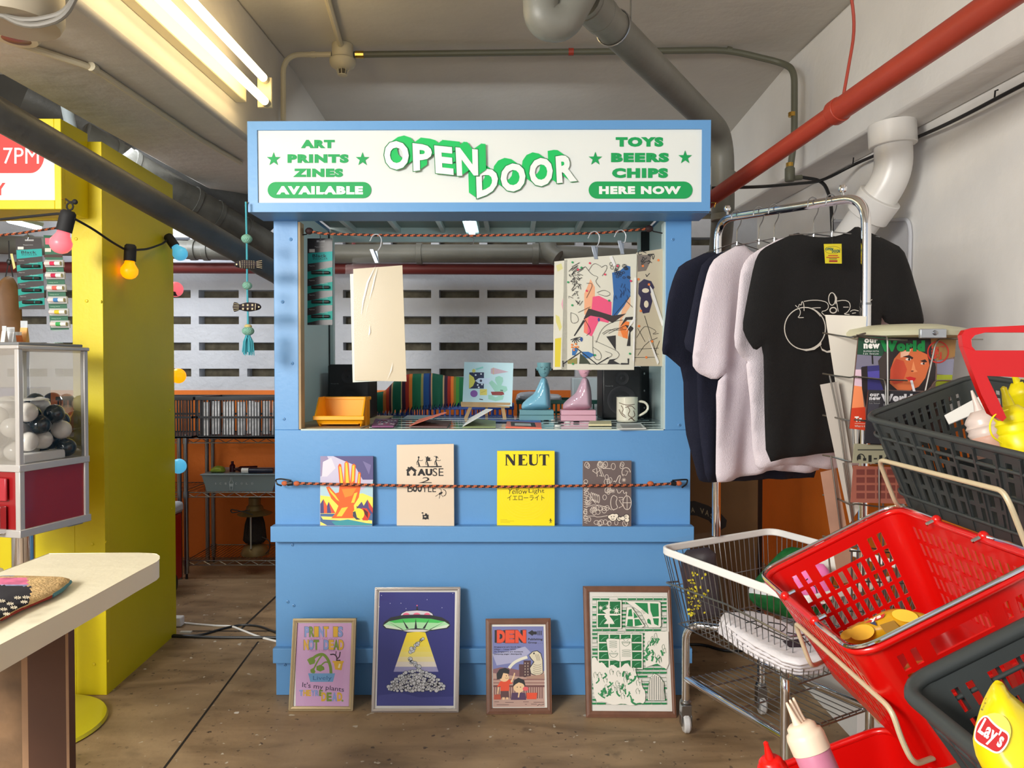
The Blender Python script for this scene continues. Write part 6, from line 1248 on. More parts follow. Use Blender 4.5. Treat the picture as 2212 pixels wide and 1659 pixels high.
# storm lantern
zl = P(0, 1211, YS0).z + .004; Lc = V(P(551, 1200, 4.3).x, 4.3, zl); LB = mat('lantern_brass', (128, 106, 62), .45, .3, noise=.2)
t = thing('storm_lantern', Lc, 'old brass storm lamp with a flat brim on the lowest shelf', 'lantern')
MB().lathe([(.078, 0), (.080, .01), (.072, .03), (.06, .05), (.04, .062), (.036, .066)], LB, Lc).build('lamp_base', t)
hz = P(0, 1172, 4.3).z - zl; ht = P(0, 1112, 4.3).z - zl
gl = MB(); gl.lathe([(.045, hz), (.062, hz + .02), (.052, (hz + ht) / 2 + .03), (.036, ht)], mat('wicker_dark', (40, 32, 26), .8, bump=.8, bscale=120), Lc, cap=False)
for k in range(12): a = k * math.pi / 6; gl.tube([Lc + V(.047 * math.cos(a), .047 * math.sin(a), hz), Lc + V(.064 * math.cos(a), .064 * math.sin(a), hz + .02), Lc + V(.054 * math.cos(a), .054 * math.sin(a), (hz + ht) / 2 + .03), Lc + V(.038 * math.cos(a), .038 * math.sin(a), ht)], .003, mat('wicker_dark', (40, 32, 26)), 5)
gl.build('lamp_globe', t); MB().tube([Lc + V(0, -.068, hz - .02), Lc + V(0, -.068, ht + .02)], .005, mat('pale_metal', (180, 180, 170), .4, .3), 8).build('upright', t)
MB().lathe([(.036, ht - .002), (.095, ht + .004), (.098, ht + .008), (.05, ht + .03), (.045, ht + .05), (.034, ht + .06), (.034, ht + .10), (.028, ht + .105)], LB, Lc, seg=32).build('brim', t)
MB().tube(fillet([P(546, 1112, 4.2), P(520, 1104, 4.2), P(498, 1100, 4.2), P(500, 1108, 4.2), P(540, 1102, 4.2)], .03), .003, BLACK, 6).tube(fillet([P(565, 1160, 4.2), P(584, 1168, 4.2), P(582, 1188, 4.2), P(574, 1196, 4.2)], .03), .003, BLACK, 6).build('cord', t)
# cool box and cables
cb = thing('cool_box', P(368, 1200, 3.8), 'red and white cool box just behind the yellow kiosk', 'cool box'); xq = -1.80
MB().box(xq - .35, xq - .01, 3.8, 4.05, .04, P(0, 1126, 3.8).z, mat('cooler_red', (170, 30, 26), .4)).build('box_body', cb, bevel=.01); MB().box(xq - .36, xq, 3.79, 4.06, P(0, 1126, 3.8).z, P(0, 1100, 3.8).z, mat('cooler_lid', (200, 206, 212), .4)).build('lid', cb, bevel=.02)
MB().lathe([(.055, -.01), (.06, 0), (.06, .03), (.055, .04)], BLACK, V(xq - .01, 3.85, .061), (1, 0, 0)).build('wheel', cb)
def floorpt(px, py, r): p = PZ(px, py, r); return p
b = MB().tube(fillet([floorpt(x, y, .0045) for x, y in ((392, 1345), (420, 1348), (470, 1352), (500, 1352), (530, 1364), (560, 1376), (600, 1386))], .1), .0045, WHITEP, 8)
t = thing('extension_lead', floorpt(392, 1345, 0), 'white extension lead on the floor between the kiosks', 'cable'); b.build('lead', t)
p = floorpt(386, 1352, 0); MB().box(p.x - .06, p.x + .02, p.y - .02, p.y + .02, .001, .045, WHITEP).build('socket', t, bevel=.006)
b = MB().tube(fillet([floorpt(x, y, .005) for x, y in ((370, 1372), (430, 1374), (480, 1358), (520, 1349), (560, 1352), (610, 1372))], .1), .005, BLACK, 8).tube(fillet([floorpt(x, y, .006) for x, y in ((370, 1374), (460, 1377), (610, 1377))], .1), .006, BLACK, 8)
tag(b.build('black_cables'), 'black cables running along the floor into the blue kiosk', 'cable')
p = floorpt(401, 1373, 0); tag(MB().box(p.x - .025, p.x + .025, p.y - .005, p.y + .012, .011, .018, C(206, 200, 188)).build('paper_tape'), 'small piece of white tape on the black floor cables', 'tape')
random.seed(3)
for k, (x, y) in enumerate(((511, 1540), (476, 1402), (313, 1446))):
    p = floorpt(x, y, 0); r = (.012, .005, .006)[k]; MBp = MB().prism([p + V(r * math.cos(a) * random.uniform(.6, 1.2), r * .7 * math.sin(a) * random.uniform(.6, 1.2), .0008) for a in [i * .9 for i in range(7)]], (0, 0, .001), C(228, 218, 204))
    tag(MBp.build('paper_scrap'), ('largest white paper scrap on the brown floor', 'tiny pale scrap on the floor near the cables', 'pale scrap on the floor beside the yellow kiosk side')[k], 'scrap')
# ------------------------------------------------------------------ garment rail
RN = V(.943, 1.98, 1.644); RF = V(.698, 2.522, 1.692); rd = (RF - RN); rdn = rd.normalized()
gr_ = thing('garment_rail', V(.79, 2.17, 0), 'chrome garment rail with ball knobs, rising from the wire trolley beside the blue kiosk', 'clothes rail')
pts = [V(RN.x, RN.y, .62), V(RN.x, RN.y, RN.z), RF, V(RF.x, RF.y, .62)]
MB().tube(fillet(pts, .075, 10), .0128, CHROME, 18).build('tube_frame', gr_)
for p, q in ((RN, .34), (RF, .2)): c = RN.lerp(RF, .13 if p is RN else .92); MB().lathe([(.004, 0), (.004, .008), (.010, .012), (.012, .02), (.009, .028), (.001, .031)], CHROME, c + V(0, 0, .011)).build('knob', gr_)
MB().tube([V(RN.x, RN.y, 1.36), V(RN.x, RN.y, 1.354)], .0145, STEEL, 16).tube([V(RN.x, RN.y, .615), V(RN.x, RN.y, 1.354)], .0145, CHROME, 16).build('lower_post', gr_)
MB().tube([V(RF.x, RF.y, .615), V(RF.x, RF.y, 1.0)], .0145, CHROME, 16).build('lower_post', gr_)
def rp(t): return RN.lerp(RF, t)
def shirt(t, outline, m_, label, neck, ext, fold=.004, seed=0, art=None, th=.026, cat='t-shirt'):
    c = rp(t); pl = Plane(c, rdn); o = thing('hanging_shirt', c - V(0, 0, .6), label, 'shirt', 'shirts on the garment rail')
    sd = seed; b = MB()
    def folds(x, y):                             # x across, y up from the first outline point
        k = max(0, min(1, (-y - .05) / .35)); return fold * (math.sin(x * 34 + sd + y * 3) + .6 * math.sin(x * 61 + sd * 2 - y * 5)) * (.25 + k)
    puff(b, pl, outline, th, m_, step=.016, folds=folds, sat=.035); b.build('shirt_body', o, angle=180)
    # hanger: hook over the rail, neck, two arms
    h = thing('wire_hanger', c, label_h(label), 'hanger', 'wire hangers on the garment rail'); n = rdn; wd = V(n.y, -n.x, 0); up = V(0, 0, 1)
    hk = [c - wd * .024 + up * -.012, c - wd * .022 + up * .012, c + up * .0225, c + wd * .020 + up * .008, c + wd * .018 - up * .02, c - up * .045, c - up * .085]
    MB().tube(fillet(hk, .012, 4), .0019, STEEL, 6).build('hook', h)
    L = pl(*neck[0]); R = pl(*neck[1]); k = c - up * .085; MB().tube([L, k, R], .0018, STEEL, 6).tube([k + up * .002, k - up * .014], .0032, STEEL, 6).build('hanger_arm', h)
    if art: art(pl, o)
    return o
def label_h(l): return 'wire hanger holding the ' + l.split(',')[0]
BLKT = mat('cloth_black', (9, 9, 11), .9, bump=.3, bscale=300); WHT = mat('cloth_white', (224, 214, 222), .9, bump=.3, bscale=300); NVY = mat('cloth_navy', (16, 20, 42), .9, bump=.3, bscale=300)
def bomb(pl, o):
    A = Art(pl, None, .0002, 120); A.view(1450, 380, 3.687); W_ = (226, 222, 212)
    A.ring(1065, 1215, 163, 168, 8, W_, 40); A.poly([(960, 1345), (1010, 1374), (1080, 1384), (1150, 1360), (1195, 1322), (1195, 1345), (1140, 1385), (1075, 1395), (1000, 1375)], W_); A.poly([(1180, 1330), (1200, 1375), (1240, 1395), (1290, 1380), (1290, 1405), (1240, 1408), (1200, 1390)], W_)
    for pts in ([(988, 1030), (1012, 1052), (1020, 1018), (1036, 1034), (1040, 995), (1056, 1016), (1058, 1075)], [(1012, 1052), (1030, 1075), (1025, 1110), (1005, 1130), (1055, 1128)], [(1056, 1000), (1110, 990), (1180, 990), (1240, 1005), (1255, 1040), (1240, 1070), (1190, 1082), (1225, 1115)], [(1105, 1056), (1150, 1050), (1190, 1050)], [(1110, 1055), (1150, 1075), (1190, 1120)], [(1300, 1000), (1380, 988), (1420, 1005), (1428, 1050), (1400, 1090), (1370, 1100), (1420, 1104)], [(1370, 1045), (1412, 1045)], [(1316, 1000), (1330, 1080)], [(1425, 1080), (1450, 1065), (1492, 1075)], [(1440, 1095), (1470, 1090)], [(1570, 1005), (1600, 984)], [(1570, 1030), (1596, 1027)], [(1565, 1160), (1582, 1180)]): A.line(pts, 6, W_, smooth=1)
    A.ring(1280, 980, 27, 50, 7, W_); A.poly([(1300, 935), (1320, 970), (1318, 1010), (1306, 1025), (1308, 980)], W_); A.ring(1290, 1070, 26, 22, 9, W_)
    A.mb.build('shirt_print', o, smooth=False)
    b = MB().slab([pl(1771, 534, .002), pl(1780, 536, .002), pl(1782, 566, .002), pl(1777, 565, .002)], .001, C(222, 214, 180)); b.build('neck_label', o)
blk = [(1722, 502), (1735, 508), (1760, 512), (1786, 513), (1812, 509), (1835, 500), (1849, 488), (1870, 498), (1910, 516), (1949, 536), (1967, 581), (1985, 640), (1997, 692), (1994, 702), (1950, 706), (1916, 700), (1904, 680), (1908, 800), (1905, 985), (1860, 979), (1810, 977), (1760, 981), (1700, 990), (1655, 999), (1650, 860), (1646, 745), (1629, 758), (1615, 735), (1604, 708), (1613, 651), (1629, 570), (1640, 545), (1656, 532), (1690, 516)]
sh1 = shirt(.19, blk, BLKT, 'black t-shirt printed with a white outline bomb, nearest on the rail', ((1705, 508), (1900, 512)), 0, .003, 0, bomb)
wh2 = [(1691, 510), (1720, 524), (1760, 534), (1800, 530), (1835, 512), (1900, 540), (1930, 600), (1960, 720), (1900, 730), (1880, 700), (1885, 1000), (1840, 1008), (1790, 1014), (1739, 1006), (1694, 1004), (1660, 1008), (1640, 1017), (1630, 960), (1614, 790), (1619, 781), (1600, 768), (1580, 743), (1590, 660), (1598, 590), (1608, 566), (1625, 548)]
shirt(.30, wh2, WHT, 'white t-shirt close behind the black bomb t-shirt', ((1680, 520), (1850, 518)), 0, .006, 2)
wh1 = [(1604, 524), (1625, 545), (1660, 556), (1700, 552), (1735, 530), (1790, 556), (1820, 640), (1850, 760), (1800, 770), (1780, 740), (1785, 1014), (1720, 1022), (1660, 1014), (1622, 1028), (1590, 1036), (1558, 1041), (1545, 1041), (1542, 950), (1540, 826), (1562, 806), (1538, 821), (1512, 806), (1496, 787), (1506, 700), (1515, 640), (1529, 581), (1545, 556)]
shirt(.56, wh1, WHT, 'white t-shirt with a wide crew neck, next to the navy ones', ((1590, 531), (1750, 540)), 0, .008, 5)
nv2 = [(1585, 532), (1610, 545), (1650, 556), (1690, 548), (1715, 534), (1770, 560), (1800, 640), (1820, 740), (1780, 750), (1765, 730), (1775, 1032), (1700, 1034), (1620, 1036), (1560, 1040), (1522, 1041), (1512, 950), (1502, 830), (1501, 771), (1476, 749), (1488, 690), (1504, 610), (1518, 564)]
shirt(.67, nv2, NVY, 'navy t-shirt tucked directly behind the white crew neck one', ((1560, 545), (1740, 548)), 0, .006, 7)
nv1 = [(1534, 541), (1570, 556), (1610, 562), (1650, 554), (1670, 545), (1720, 570), (1745, 640), (1760, 740), (1730, 745), (1715, 735), (1730, 1030), (1650, 1036), (1560, 1040), (1522, 1042), (1506, 1036), (1493, 979), (1484, 930), (1478, 800), (1443, 768), (1427, 764), (1432, 720), (1443, 643), (1456, 600), (1470, 571)]
shirt(.84, nv1, NVY, 'navy t-shirt farthest back on the rail, overlapping the kiosk post', ((1525, 546), (1690, 556)), 0, .006, 9)
plt = Plane(rp(.17), rdn); t = thing('hang_tag', plt(1800, 530, .03), 'yellow hang tag hanging at the neck of the black t-shirt', 'tag'); q = [plt(1780, 527, .032), plt(1818, 526.5, .032), plt(1818.5, 569.5, .032), plt(1783, 569, .032)]
b = MB().slab(q, .0008, C(238, 222, 40)); A = Art(lambda x, y, o=0: plt(x, y, .032 + o), b); A.ring(1799, 540, 17, 8, 1, (170, 150, 30)); A.text('OPEN', 1783, 535, 1800, 541, (10, 100, 90), .06); A.text('DOOR', 1797, 539, 1815, 546, (10, 100, 90), .06)
A.rect(1789, 551, 1810, 553, (200, 70, 40)); A.rect(1785, 555, 1813, 557, (200, 70, 40)); A.rect(1791, 558.5, 1808, 560, (60, 60, 50)); A.rect(1791, 562, 1809, 566, (176, 50, 46)); b.build('card', t)
MB().tube([plt(1798, 529, .03), plt(1796, 480, .008), rp(.17) - V(0, 0, .05)], .0006, BLACK, 4).build('thread', t)
# clear lid leaning on the wall
plw = Plane((XW(3) - .010, 3, 0), (-1, -.064, 0)); t = thing('acrylic_panel', plw(1900, 700), 'pale translucent plastic panel fixed to the white wall behind the garment rail', 'panel')
cs = [(1800, 478), (1962, 474), (1967, 500), (1962, 720), (1800, 720)]; b = MB().tube(fillet([plw(*p) for p in cs] + [plw(1800, 480)], .03), .008, mat('lid_rim', (206, 208, 214), .25), 8); b.build('rim', t); MB().slab([plw(1802, 480), plw(1960, 476), plw(1960, 720), plw(1802, 720)], .003, mat('lid_sheet', (214, 214, 218), .2, alpha=.4)).build('sheet', t)
# ------------------------------------------------------------------ magazine stand
MS = V(.935, 1.775, 0); ms = thing('magazine_stand', MS, 'revolving wire magazine stand with a beige round cap', 'magazine rack'); BG = mat('beige_cap', (186, 184, 156), .4)
zc1 = P(0, 727, 1.639).z
MB().lathe([(.125, 0), (.136, .004), (.138, .014), (.130, .022), (.08, .032), (.001, .034)], BG, MS + V(0, 0, zc1), seg=48).build('cap', ms)
MB().box(MS.x - .035, MS.x + .023, 1.633, 1.643, zc1 - .004, zc1 + .017, mat('clip_metal', (170, 176, 184), .3, .7)).build('cap_bracket', ms, bevel=.002); MB().lathe([(.006, 0), (.005, .003), (.001, .004)], STEEL, V(MS.x - .003, 1.633, zc1 + .008), (0, -1, 0), 10).build('screw', ms)
MB().tube([MS + V(0, 0, .03), MS + V(0, 0, zc1)], .011, STEEL, 12).build('pole', ms); MB().lathe([(.17, 0), (.17, .015), (.03, .03)], BG, MS + V(0, 0, .001), seg=40).build('base', ms)
WR = mat('rack_wire', (128, 124, 118), .3, .9); Ym = 1.655
b = MB()
def wl(pts, Y=Ym, fr=.012): b.tube(fillet([P(p[0], p[1], p[2] if len(p) > 2 else Y) for p in pts], fr), .0021, WR, 6)
wl([(1850, 724), (1914, 727), (1917, 735), (1918, 880)]); wl([(2076, 732), (2028, 732), (2020, 745), (1998, 848)]); wl([(1845, 729, 1.67), (1860, 722), (1870, 720)])
wl([(1852, 814), (1908, 820), (1913, 830), (1914, 892)]); wl([(2090, 822, 1.7), (2022, 822), (2015, 830), (2008, 852)]); wl([(2085, 733, 1.72), (2122, 733, 1.80)])
for y0, y1 in ((719, 731), (807, 818), (897, 911), (983, 1000), (1069, 1093), (1158, 1185)):
    wl([(1777, y0, 1.78), (1800, y0 + 4, 1.76), (1838, y1 - 2, 1.69), (1846, y1 - 5, 1.67), (1900, y1 + 2, 1.66), (1960, y1 + 4, 1.66)])
wl([(1792, 811, 1.74), (1812, 905, 1.74), (1845, 1135, 1.74)], fr=.001); wl([(1795, 985, 1.74), (1818, 1160, 1.74)], fr=.001); wl([(1843, 925, 1.68), (1844, 960, 1.68)], fr=.001); wl([(1853, 925, 1.68), (1853, 960, 1.68)], fr=.001); wl([(1822, 1000, 1.70), (1850, 1180, 1.70)], fr=.001)
wl([(1899, 1000, 1.66), (1900, 1260, 1.66)], fr=.001); wl([(1908, 1000, 1.72), (1908, 1300, 1.72)], fr=.001); wl([(1786, 1158, 1.74), (1800, 1300, 1.74)], fr=.001)
for y in (1190, 1255, 1320): wl([(1835, y, 1.66), (1990, y + 6, 1.66)])
for x in range(1840, 1990, 12): wl([(x, 1192, 1.665), (x, 1330, 1.665)], fr=.001)
b.build('wire_pocket', ms)
vM = (1700, 650, 4.32)
def mag(quad, Yt, Yb, label, art, base, name='magazine'):
    bl = P(*quad[3], Yb); br = P(*quad[2], Yb); pl = plane3(bl, br, P(*quad[0], Yt)); t = thing(name, bl, label, 'magazine'); b = MB().slab([pl(*quad[0]), pl(*quad[1]), pl(*quad[2]), bl], .004, C(*base, .25)); A = Art(pl, b); A.view(*vM); art(A); b.build('cover', t)
def world_art(A):
    A.poly([(668, 320), (1580, 345), (1545, 620), (1490, 1215), (583, 1190), (640, 700)], (120, 96, 90)); A.poly([(668, 320), (960, 326), (930, 520), (655, 500)], (26, 70, 50)); A.poly([(655, 500), (920, 520), (850, 640), (640, 640)], (120, 116, 136)); A.poly([(640, 640), (700, 640), (700, 800), (626, 800)], (222, 190, 206)); A.poly([(626, 790), (700, 800), (720, 1000), (604, 1010)], (240, 140, 90)); A.poly([(604, 1000), (730, 990), (740, 1210), (583, 1190)], (206, 60, 28))
    A.poly([(1330, 340), (1580, 345), (1566, 520), (1400, 560)], (150, 110, 60)); A.poly([(1400, 560), (1560, 540), (1545, 700), (1400, 680)], (130, 130, 150)); A.poly([(1400, 690), (1545, 690), (1530, 820), (1380, 840)], (150, 160, 40))
    A.poly([(960, 330), (1340, 340), (1350, 440), (1390, 620), (1380, 760), (1300, 840), (900, 830), (860, 760), (870, 620), (900, 480)], (40, 32, 34)); A.poly([(850, 560), (960, 420), (940, 800), (870, 760)], (60, 50, 46))
    A.poly([(1000, 540), (1060, 470), (1180, 440), (1310, 500), (1330, 600), (1290, 720), (1230, 800), (1150, 835), (1030, 830), (960, 770), (965, 640)], (206, 104, 58)); A.poly([(970, 620), (1020, 540), (1090, 560), (1120, 640), (1080, 760), (1000, 780), (962, 740)], (196, 70, 44)); A.poly([(1060, 480), (1160, 450), (1130, 510), (1060, 530)], (232, 180, 150)); A.poly([(1180, 560), (1200, 640), (1220, 660), (1180, 668), (1160, 650)], (226, 140, 90))
    A.poly([(1080, 520), (1140, 505), (1180, 530), (1170, 545), (1120, 528)], (40, 26, 26)); A.poly([(1240, 560), (1290, 545), (1310, 570), (1280, 575)], (40, 26, 26)); A.ell(1132, 545, 26, 12, (226, 210, 200), 12); A.ell(1140, 545, 11, 12, (30, 20, 20), 12); A.ell(1268, 585, 22, 10, (220, 200, 190), 12); A.ell(1276, 585, 10, 10, (30, 20, 20), 12)
    A.poly([(1105, 715), (1150, 706), (1175, 712), (1205, 720), (1190, 745), (1150, 752)], (200, 30, 34)); A.poly([(1148, 742), (1172, 740), (1200, 845), (1176, 845)], (226, 222, 226)); A.ell(1170, 655, 14, 6, (110, 40, 30), 8)
    A.poly([(700, 612), (860, 600), (866, 740), (900, 830), (740, 850), (700, 700)], (50, 46, 110)); A.poly([(692, 620), (750, 606), (752, 820), (735, 1000), (700, 820)], (34, 24, 26)); A.line([(795, 500), (800, 590)], 14, (30, 26, 26)); A.poly([(752, 660), (862, 650), (862, 720), (760, 735)], (80, 72, 160))
    A.text('our', 722, 352, 850, 392, (240, 238, 232), .06); A.text('new', 715, 398, 866, 446, (240, 238, 232), .06); A.text('World', 868, 368, 1288, 474, (14, 130, 62), .09); A.text('RUMAH KITA', 715, 462, 858, 478, (220, 220, 220)); A.text('1st Issue', 712, 484, 856, 500, (220, 220, 220))
    A.ring(1410, 478, 96, 98, 13, (190, 44, 34), 30); A.text('新', 1345, 415, 1475, 545, (196, 60, 40), .03); A.text('Tr', 632, 1078, 700, 1128, (240, 236, 230), .06); A.text('What is it', 632, 1158, 730, 1178, (230, 220, 210)); A.line([(632, 1142), (740, 1146)], 3, (230, 220, 210))
mag([(1854.6, 724), (2066, 730), (2045, 936), (1835, 926)], 1.69, 1.672, 'magazine with a green and white title and a woman sipping through a straw', world_art, (90, 60, 50))
def bw_art(A):
    A.poly([(760, 830), (1352, 850), (1310, 1340), (725, 1330)], (40, 38, 44)); A.poly([(900, 960), (1000, 950), (1080, 1020), (1000, 1100), (900, 1060)], (110, 106, 112)); A.poly([(760, 960), (860, 960), (830, 1120), (745, 1120)], (62, 60, 70)); A.poly([(900, 1040), (1040, 1000), (1020, 1160), (880, 1200)], (26, 24, 28))
    G_ = (206, 204, 208); A.text('our', 773, 864, 862, 892, G_, .05); A.text('new', 768, 898, 874, 926, G_, .05); A.text('World', 878, 868, 1172, 940, G_, .09); A.arc(1250, 915, 54, 36, 170, 360, 8, G_); A.text('RUMAH KITA', 768, 934, 870, 944, (120, 120, 124)); A.text('1st Issue', 768, 948, 868, 960, (160, 160, 160))
mag([(1876, 842), (2013, 847), (2003, 962), (1868, 958)], 1.662, 1.652, 'black and white copy of the magazine in the next wire pocket down', bw_art, (36, 34, 40))
def cardq(name, quad, Ys, m_, label, art=None, cat='card'):
    pl = plane3(P(*quad[3], Ys[3]), P(*quad[2], Ys[2]), P(*quad[0], Ys[0])); b = MB().slab([pl(*p) for p in quad], .0025, m_)
    if art: A = Art(pl, b); art(A)
    return tag(b.build(name), label, cat)
CW = mat('card_white', (222, 216, 204), .5)
cardq('white_card', [(1783, 680), (1872, 683), (1852, 1000), (1832, 1000)], (1.77, 1.77, 1.77, 1.77), CW, 'tall white card sticking up at the left of the magazine stand')
cardq('white_card', [(1772, 831), (1811, 824), (1856, 1100), (1836, 1130)], (1.755, 1.755, 1.745, 1.745), mat('card_warm', (196, 188, 178), .4), 'narrower glossy card lower down at the left of the magazine stand')
cardq('wood_print', [(1773, 1020), (1806, 1012), (1850, 1255), (1812, 1262)], (1.75, 1.75, 1.74, 1.74), mat('pink_wood', (176, 134, 112), .5, noise=.2, nscale=9), 'pinkish wood-patterned card at the lower left of the magazine stand')
def cut(A):
    A.view(1700, 650, 4.32)
    for k in range(7): A.rect(660 + k * 50, 1440 + (k % 2) * 26, 690 + k * 50, 1480 + (k % 3) * 12, (34, 34, 30))
    A.arc(690, 1470, 34, 40, 150, 360, 10, (34, 34, 30)); A.rect(660, 1385, 900, 1395, (50, 50, 44))
cardq('pattern_card', [(1846, 958), (1990, 966), (1985, 1006), (1842, 1000)], (1.665, 1.665, 1.66, 1.66), mat('card_khaki', (150, 146, 122), .5), 'khaki card with black geometric signs in the magazine stand', cut)
def brick(A):
    for i in range(7):
        for j in range(4): A.rect(1850 + i * 22, 1014 + j * 17, 1868 + i * 22, 1026 + j * 17, (110, 52, 44))
cardq('red_grid_card', [(1844, 1006), (2010, 1012), (2004, 1090), (1838, 1085)], (1.665, 1.665, 1.66, 1.66), mat('card_redbrown', (150, 86, 70), .5), 'red-brown card with a grid of windows in the magazine stand', brick)
# ------------------------------------------------------------------ baskets
REDB = mat('basket_red', (206, 10, 6), .28, coat=.35); GRYB = mat('basket_grey', (58, 62, 62), .42)
def rrect(L, W, r, n=5):
    out = []
    for cx_, cy_, a0 in ((L / 2 - r, W / 2 - r, 0), (-L / 2 + r, W / 2 - r, 90), (-L / 2 + r, -W / 2 + r, 180), (L / 2 - r, -W / 2 + r, 270)):
        for k in range(n + 1): a = math.radians(a0 + 90 * k / n); out.append((cx_ + r * math.cos(a), cy_ + r * math.sin(a)))
    return out
def basket(name, p, dims, m_, label, grip_axis='y', nx=10, ny=15, rows=5, wires=False, ribs=False, lip=.012, holes=True):
    L, W, H, l, w_ = dims; t = thing(name, V(p[3], p[4], p[5]), label, 'shopping basket'); ax = V(p[0], p[1], p[2]); an = ax.length
    t.rotation_mode = 'QUATERNION'; t.rotation_quaternion = Matrix.Rotation(an, 3, ax / an).to_quaternion()
    t.matrix_basis = Matrix.Translation(V(p[3], p[4], p[5])) @ Matrix.Rotation(an, 4, ax / an)
    per = []                                     # (top point, bottom point, column kind, side, position)
    rT, rB = .035, .03
    def side(a_t, b_t, a_b, b_b, n, sd):
        m = n * 2 + 1
        for k in range(m): f = k / m; per.append((a_t.lerp(b_t, f), a_b.lerp(b_b, f), 'slot' if k % 2 else 'bar', sd, (k + .5) / m))
    def corner(c_t, c_b, a0, n=4):
        for k in range(n): a = math.radians(a0 + 90 * k / n); d = V(math.cos(a), math.sin(a)); per.append((c_t + d * rT, c_b + d * rB, 'corner', None, 0))
    T = lambda x, y: V(x, y); c2 = lambda s, u: (T(s * (L / 2 - rT), u * (W / 2 - rT)), T(s * (l / 2 - rB), u * (w_ / 2 - rB)))
    ct, cb = c2(1, -1); side(T(-L / 2 + rT, -W / 2), T(L / 2 - rT, -W / 2), T(-l / 2 + rB, -w_ / 2), T(l / 2 - rB, -w_ / 2), nx, 'y'); corner(ct, cb, 270)
    ct, cb = c2(1, 1); side(T(L / 2, -W / 2 + rT), T(L / 2, W / 2 - rT), T(l / 2, -w_ / 2 + rB), T(l / 2, w_ / 2 - rB), ny, 'x'); corner(ct, cb, 0)
    ct, cb = c2(-1, 1); side(T(L / 2 - rT, W / 2), T(-L / 2 + rT, W / 2), T(l / 2 - rB, w_ / 2), T(-l / 2 + rB, w_ / 2), nx, 'y'); corner(ct, cb, 90)
    ct, cb = c2(-1, -1); side(T(-L / 2, W / 2 - rT), T(-L / 2, -W / 2 + rT), T(-l / 2, w_ / 2 - rB), T(-l / 2, -w_ / 2 + rB), ny, 'x'); corner(ct, cb, 180)
    zz_ = [0, -.028 * H / .22]; hgt = (H - .028 * H / .22 - .022) / rows
    for r in range(rows): zz_ += [zz_[1] - hgt * r - hgt * .80, zz_[1] - hgt * (r + 1)]
    zz_ += [-H]; N = len(per); vs = []; M = t.matrix_basis
    for z in zz_:
        f = -z / H
        for q in per: x = q[0].lerp(q[1], f); vs.append(M @ V(x.x, x.y, z))
    fs = []
    for i in range(len(zz_) - 1):
        for k in range(N):
            kind, sd, pos = per[k][2:]; hole = kind == 'slot' and i % 2 == 1 and i < len(zz_) - 2
            if sd == grip_axis and .27 < pos < .73 and i == 1 and kind != 'corner': hole = True
            if sd == grip_axis and .22 < pos < .78 and i == 1 and kind == 'slot' and not (.27 < pos < .73): hole = False
            if not (hole and holes): fs.append((i * N + k, i * N + (k + 1) % N, (i + 1) * N + (k + 1) % N, (i + 1) * N + k))
    fs.append(tuple((len(zz_) - 1) * N + k for k in range(N)))
    b = MB(); b.add(vs, fs, m_); b.build('basket_wall', t, solid=.0035, angle=60)
    path = [M @ V(x * 1.0, y, -.002) for x, y in rrect(L + lip * .6, W + lip * .6, rT + .003)]; MB().tube(path, lip * .55, m_, 8, True).build('rim', t, angle=180)
    if ribs:
        for f in (.2, .5, .86):
            Lf, Wf = L + (l - L) * f, W + (w_ - W) * f; MB().tube([M @ V(x, y, -H * f) for x, y in rrect(Lf + .012, Wf + .012, .034)], .0035, m_, 6, True).build('outer_rib', t, angle=180)
        b = MB()
        for k in range(9):
            for s in (1, -1):
                u = -.42 + k * .105
                b.slab([M @ V(u * L, s * (W / 2 + .009), -.01), M @ V(u * L + .004, s * (W / 2 + .009), -.01), M @ V(u * l + .004, s * (w_ / 2 + .006), -H), M @ V(u * l, s * (w_ / 2 + .006), -H)], .006, m_)
                b.slab([M @ V(s * (L / 2 + .009), u * W, -.01), M @ V(s * (L / 2 + .009), u * W + .004, -.01), M @ V(s * (l / 2 + .006), u * w_ + .004, -H), M @ V(s * (l / 2 + .006), u * w_, -H)], .006, m_)
        b.build('upright_rib', t)
    if wires:
        e = .007
        for s in (-1, 1):
            y0 = s * .07; ye = s * (W / 2 + e)
            pth = [M @ V(-L / 2 - e, y0, .004), M @ V(-L / 2 - e, ye, .008), M @ V(L / 2 + e, ye, .008), M @ V(L / 2 + e, y0, .004)]
            MB().tube(fillet(pth, .045, 8), .0034, CHROME, 10).build('wire_handle', t)
            for sx in (-1, 1): c = M @ V(sx * (L / 2 + .006), y0, .004); MB().ball(c, .0085, m_, 12, 8, (1, 1, 1)).lathe([(.004, 0), (.004, .016), (.002, .018)], CHROME, c + (M.to_3x3() @ V(-sx * .004, 0, 0)), M.to_3x3() @ V(-sx, 0, 0), 8).build('handle_pivot', t)
    return t, M
PR = [-.011, -.476, -.015]
tred, MR = basket('shopping_basket', PR + [.646, 1.295, .83], (.30, .43, .22, .25, .38), REDB, 'tilted glossy red shopping basket with folded wire handles and chip bags', 'y', 10, 16, 5, wires=True)
basket('shopping_basket', [.327, -.0835, -1.2725, .952, 1.406, 1.10], (.43, .30, .20, .36, .24), GRYB, 'highest dark grey basket, holding squeeze bottles beside the magazine stand', 'y', 14, 10, 4, ribs=True)
Ag = P(1960, 1484, .985); Rm = Matrix.Rotation(V(*PR).length, 3, V(*PR).normalized()); cg = Ag + Rm @ V(.15, -.215, 0)
_, MG = basket('shopping_basket', PR + list(cg), (.30, .43, .22, .25, .38), GRYB, 'lower dark grey basket in front, holding a yellow chip bag', 'y', 10, 14, 4, ribs=True, lip=.020)
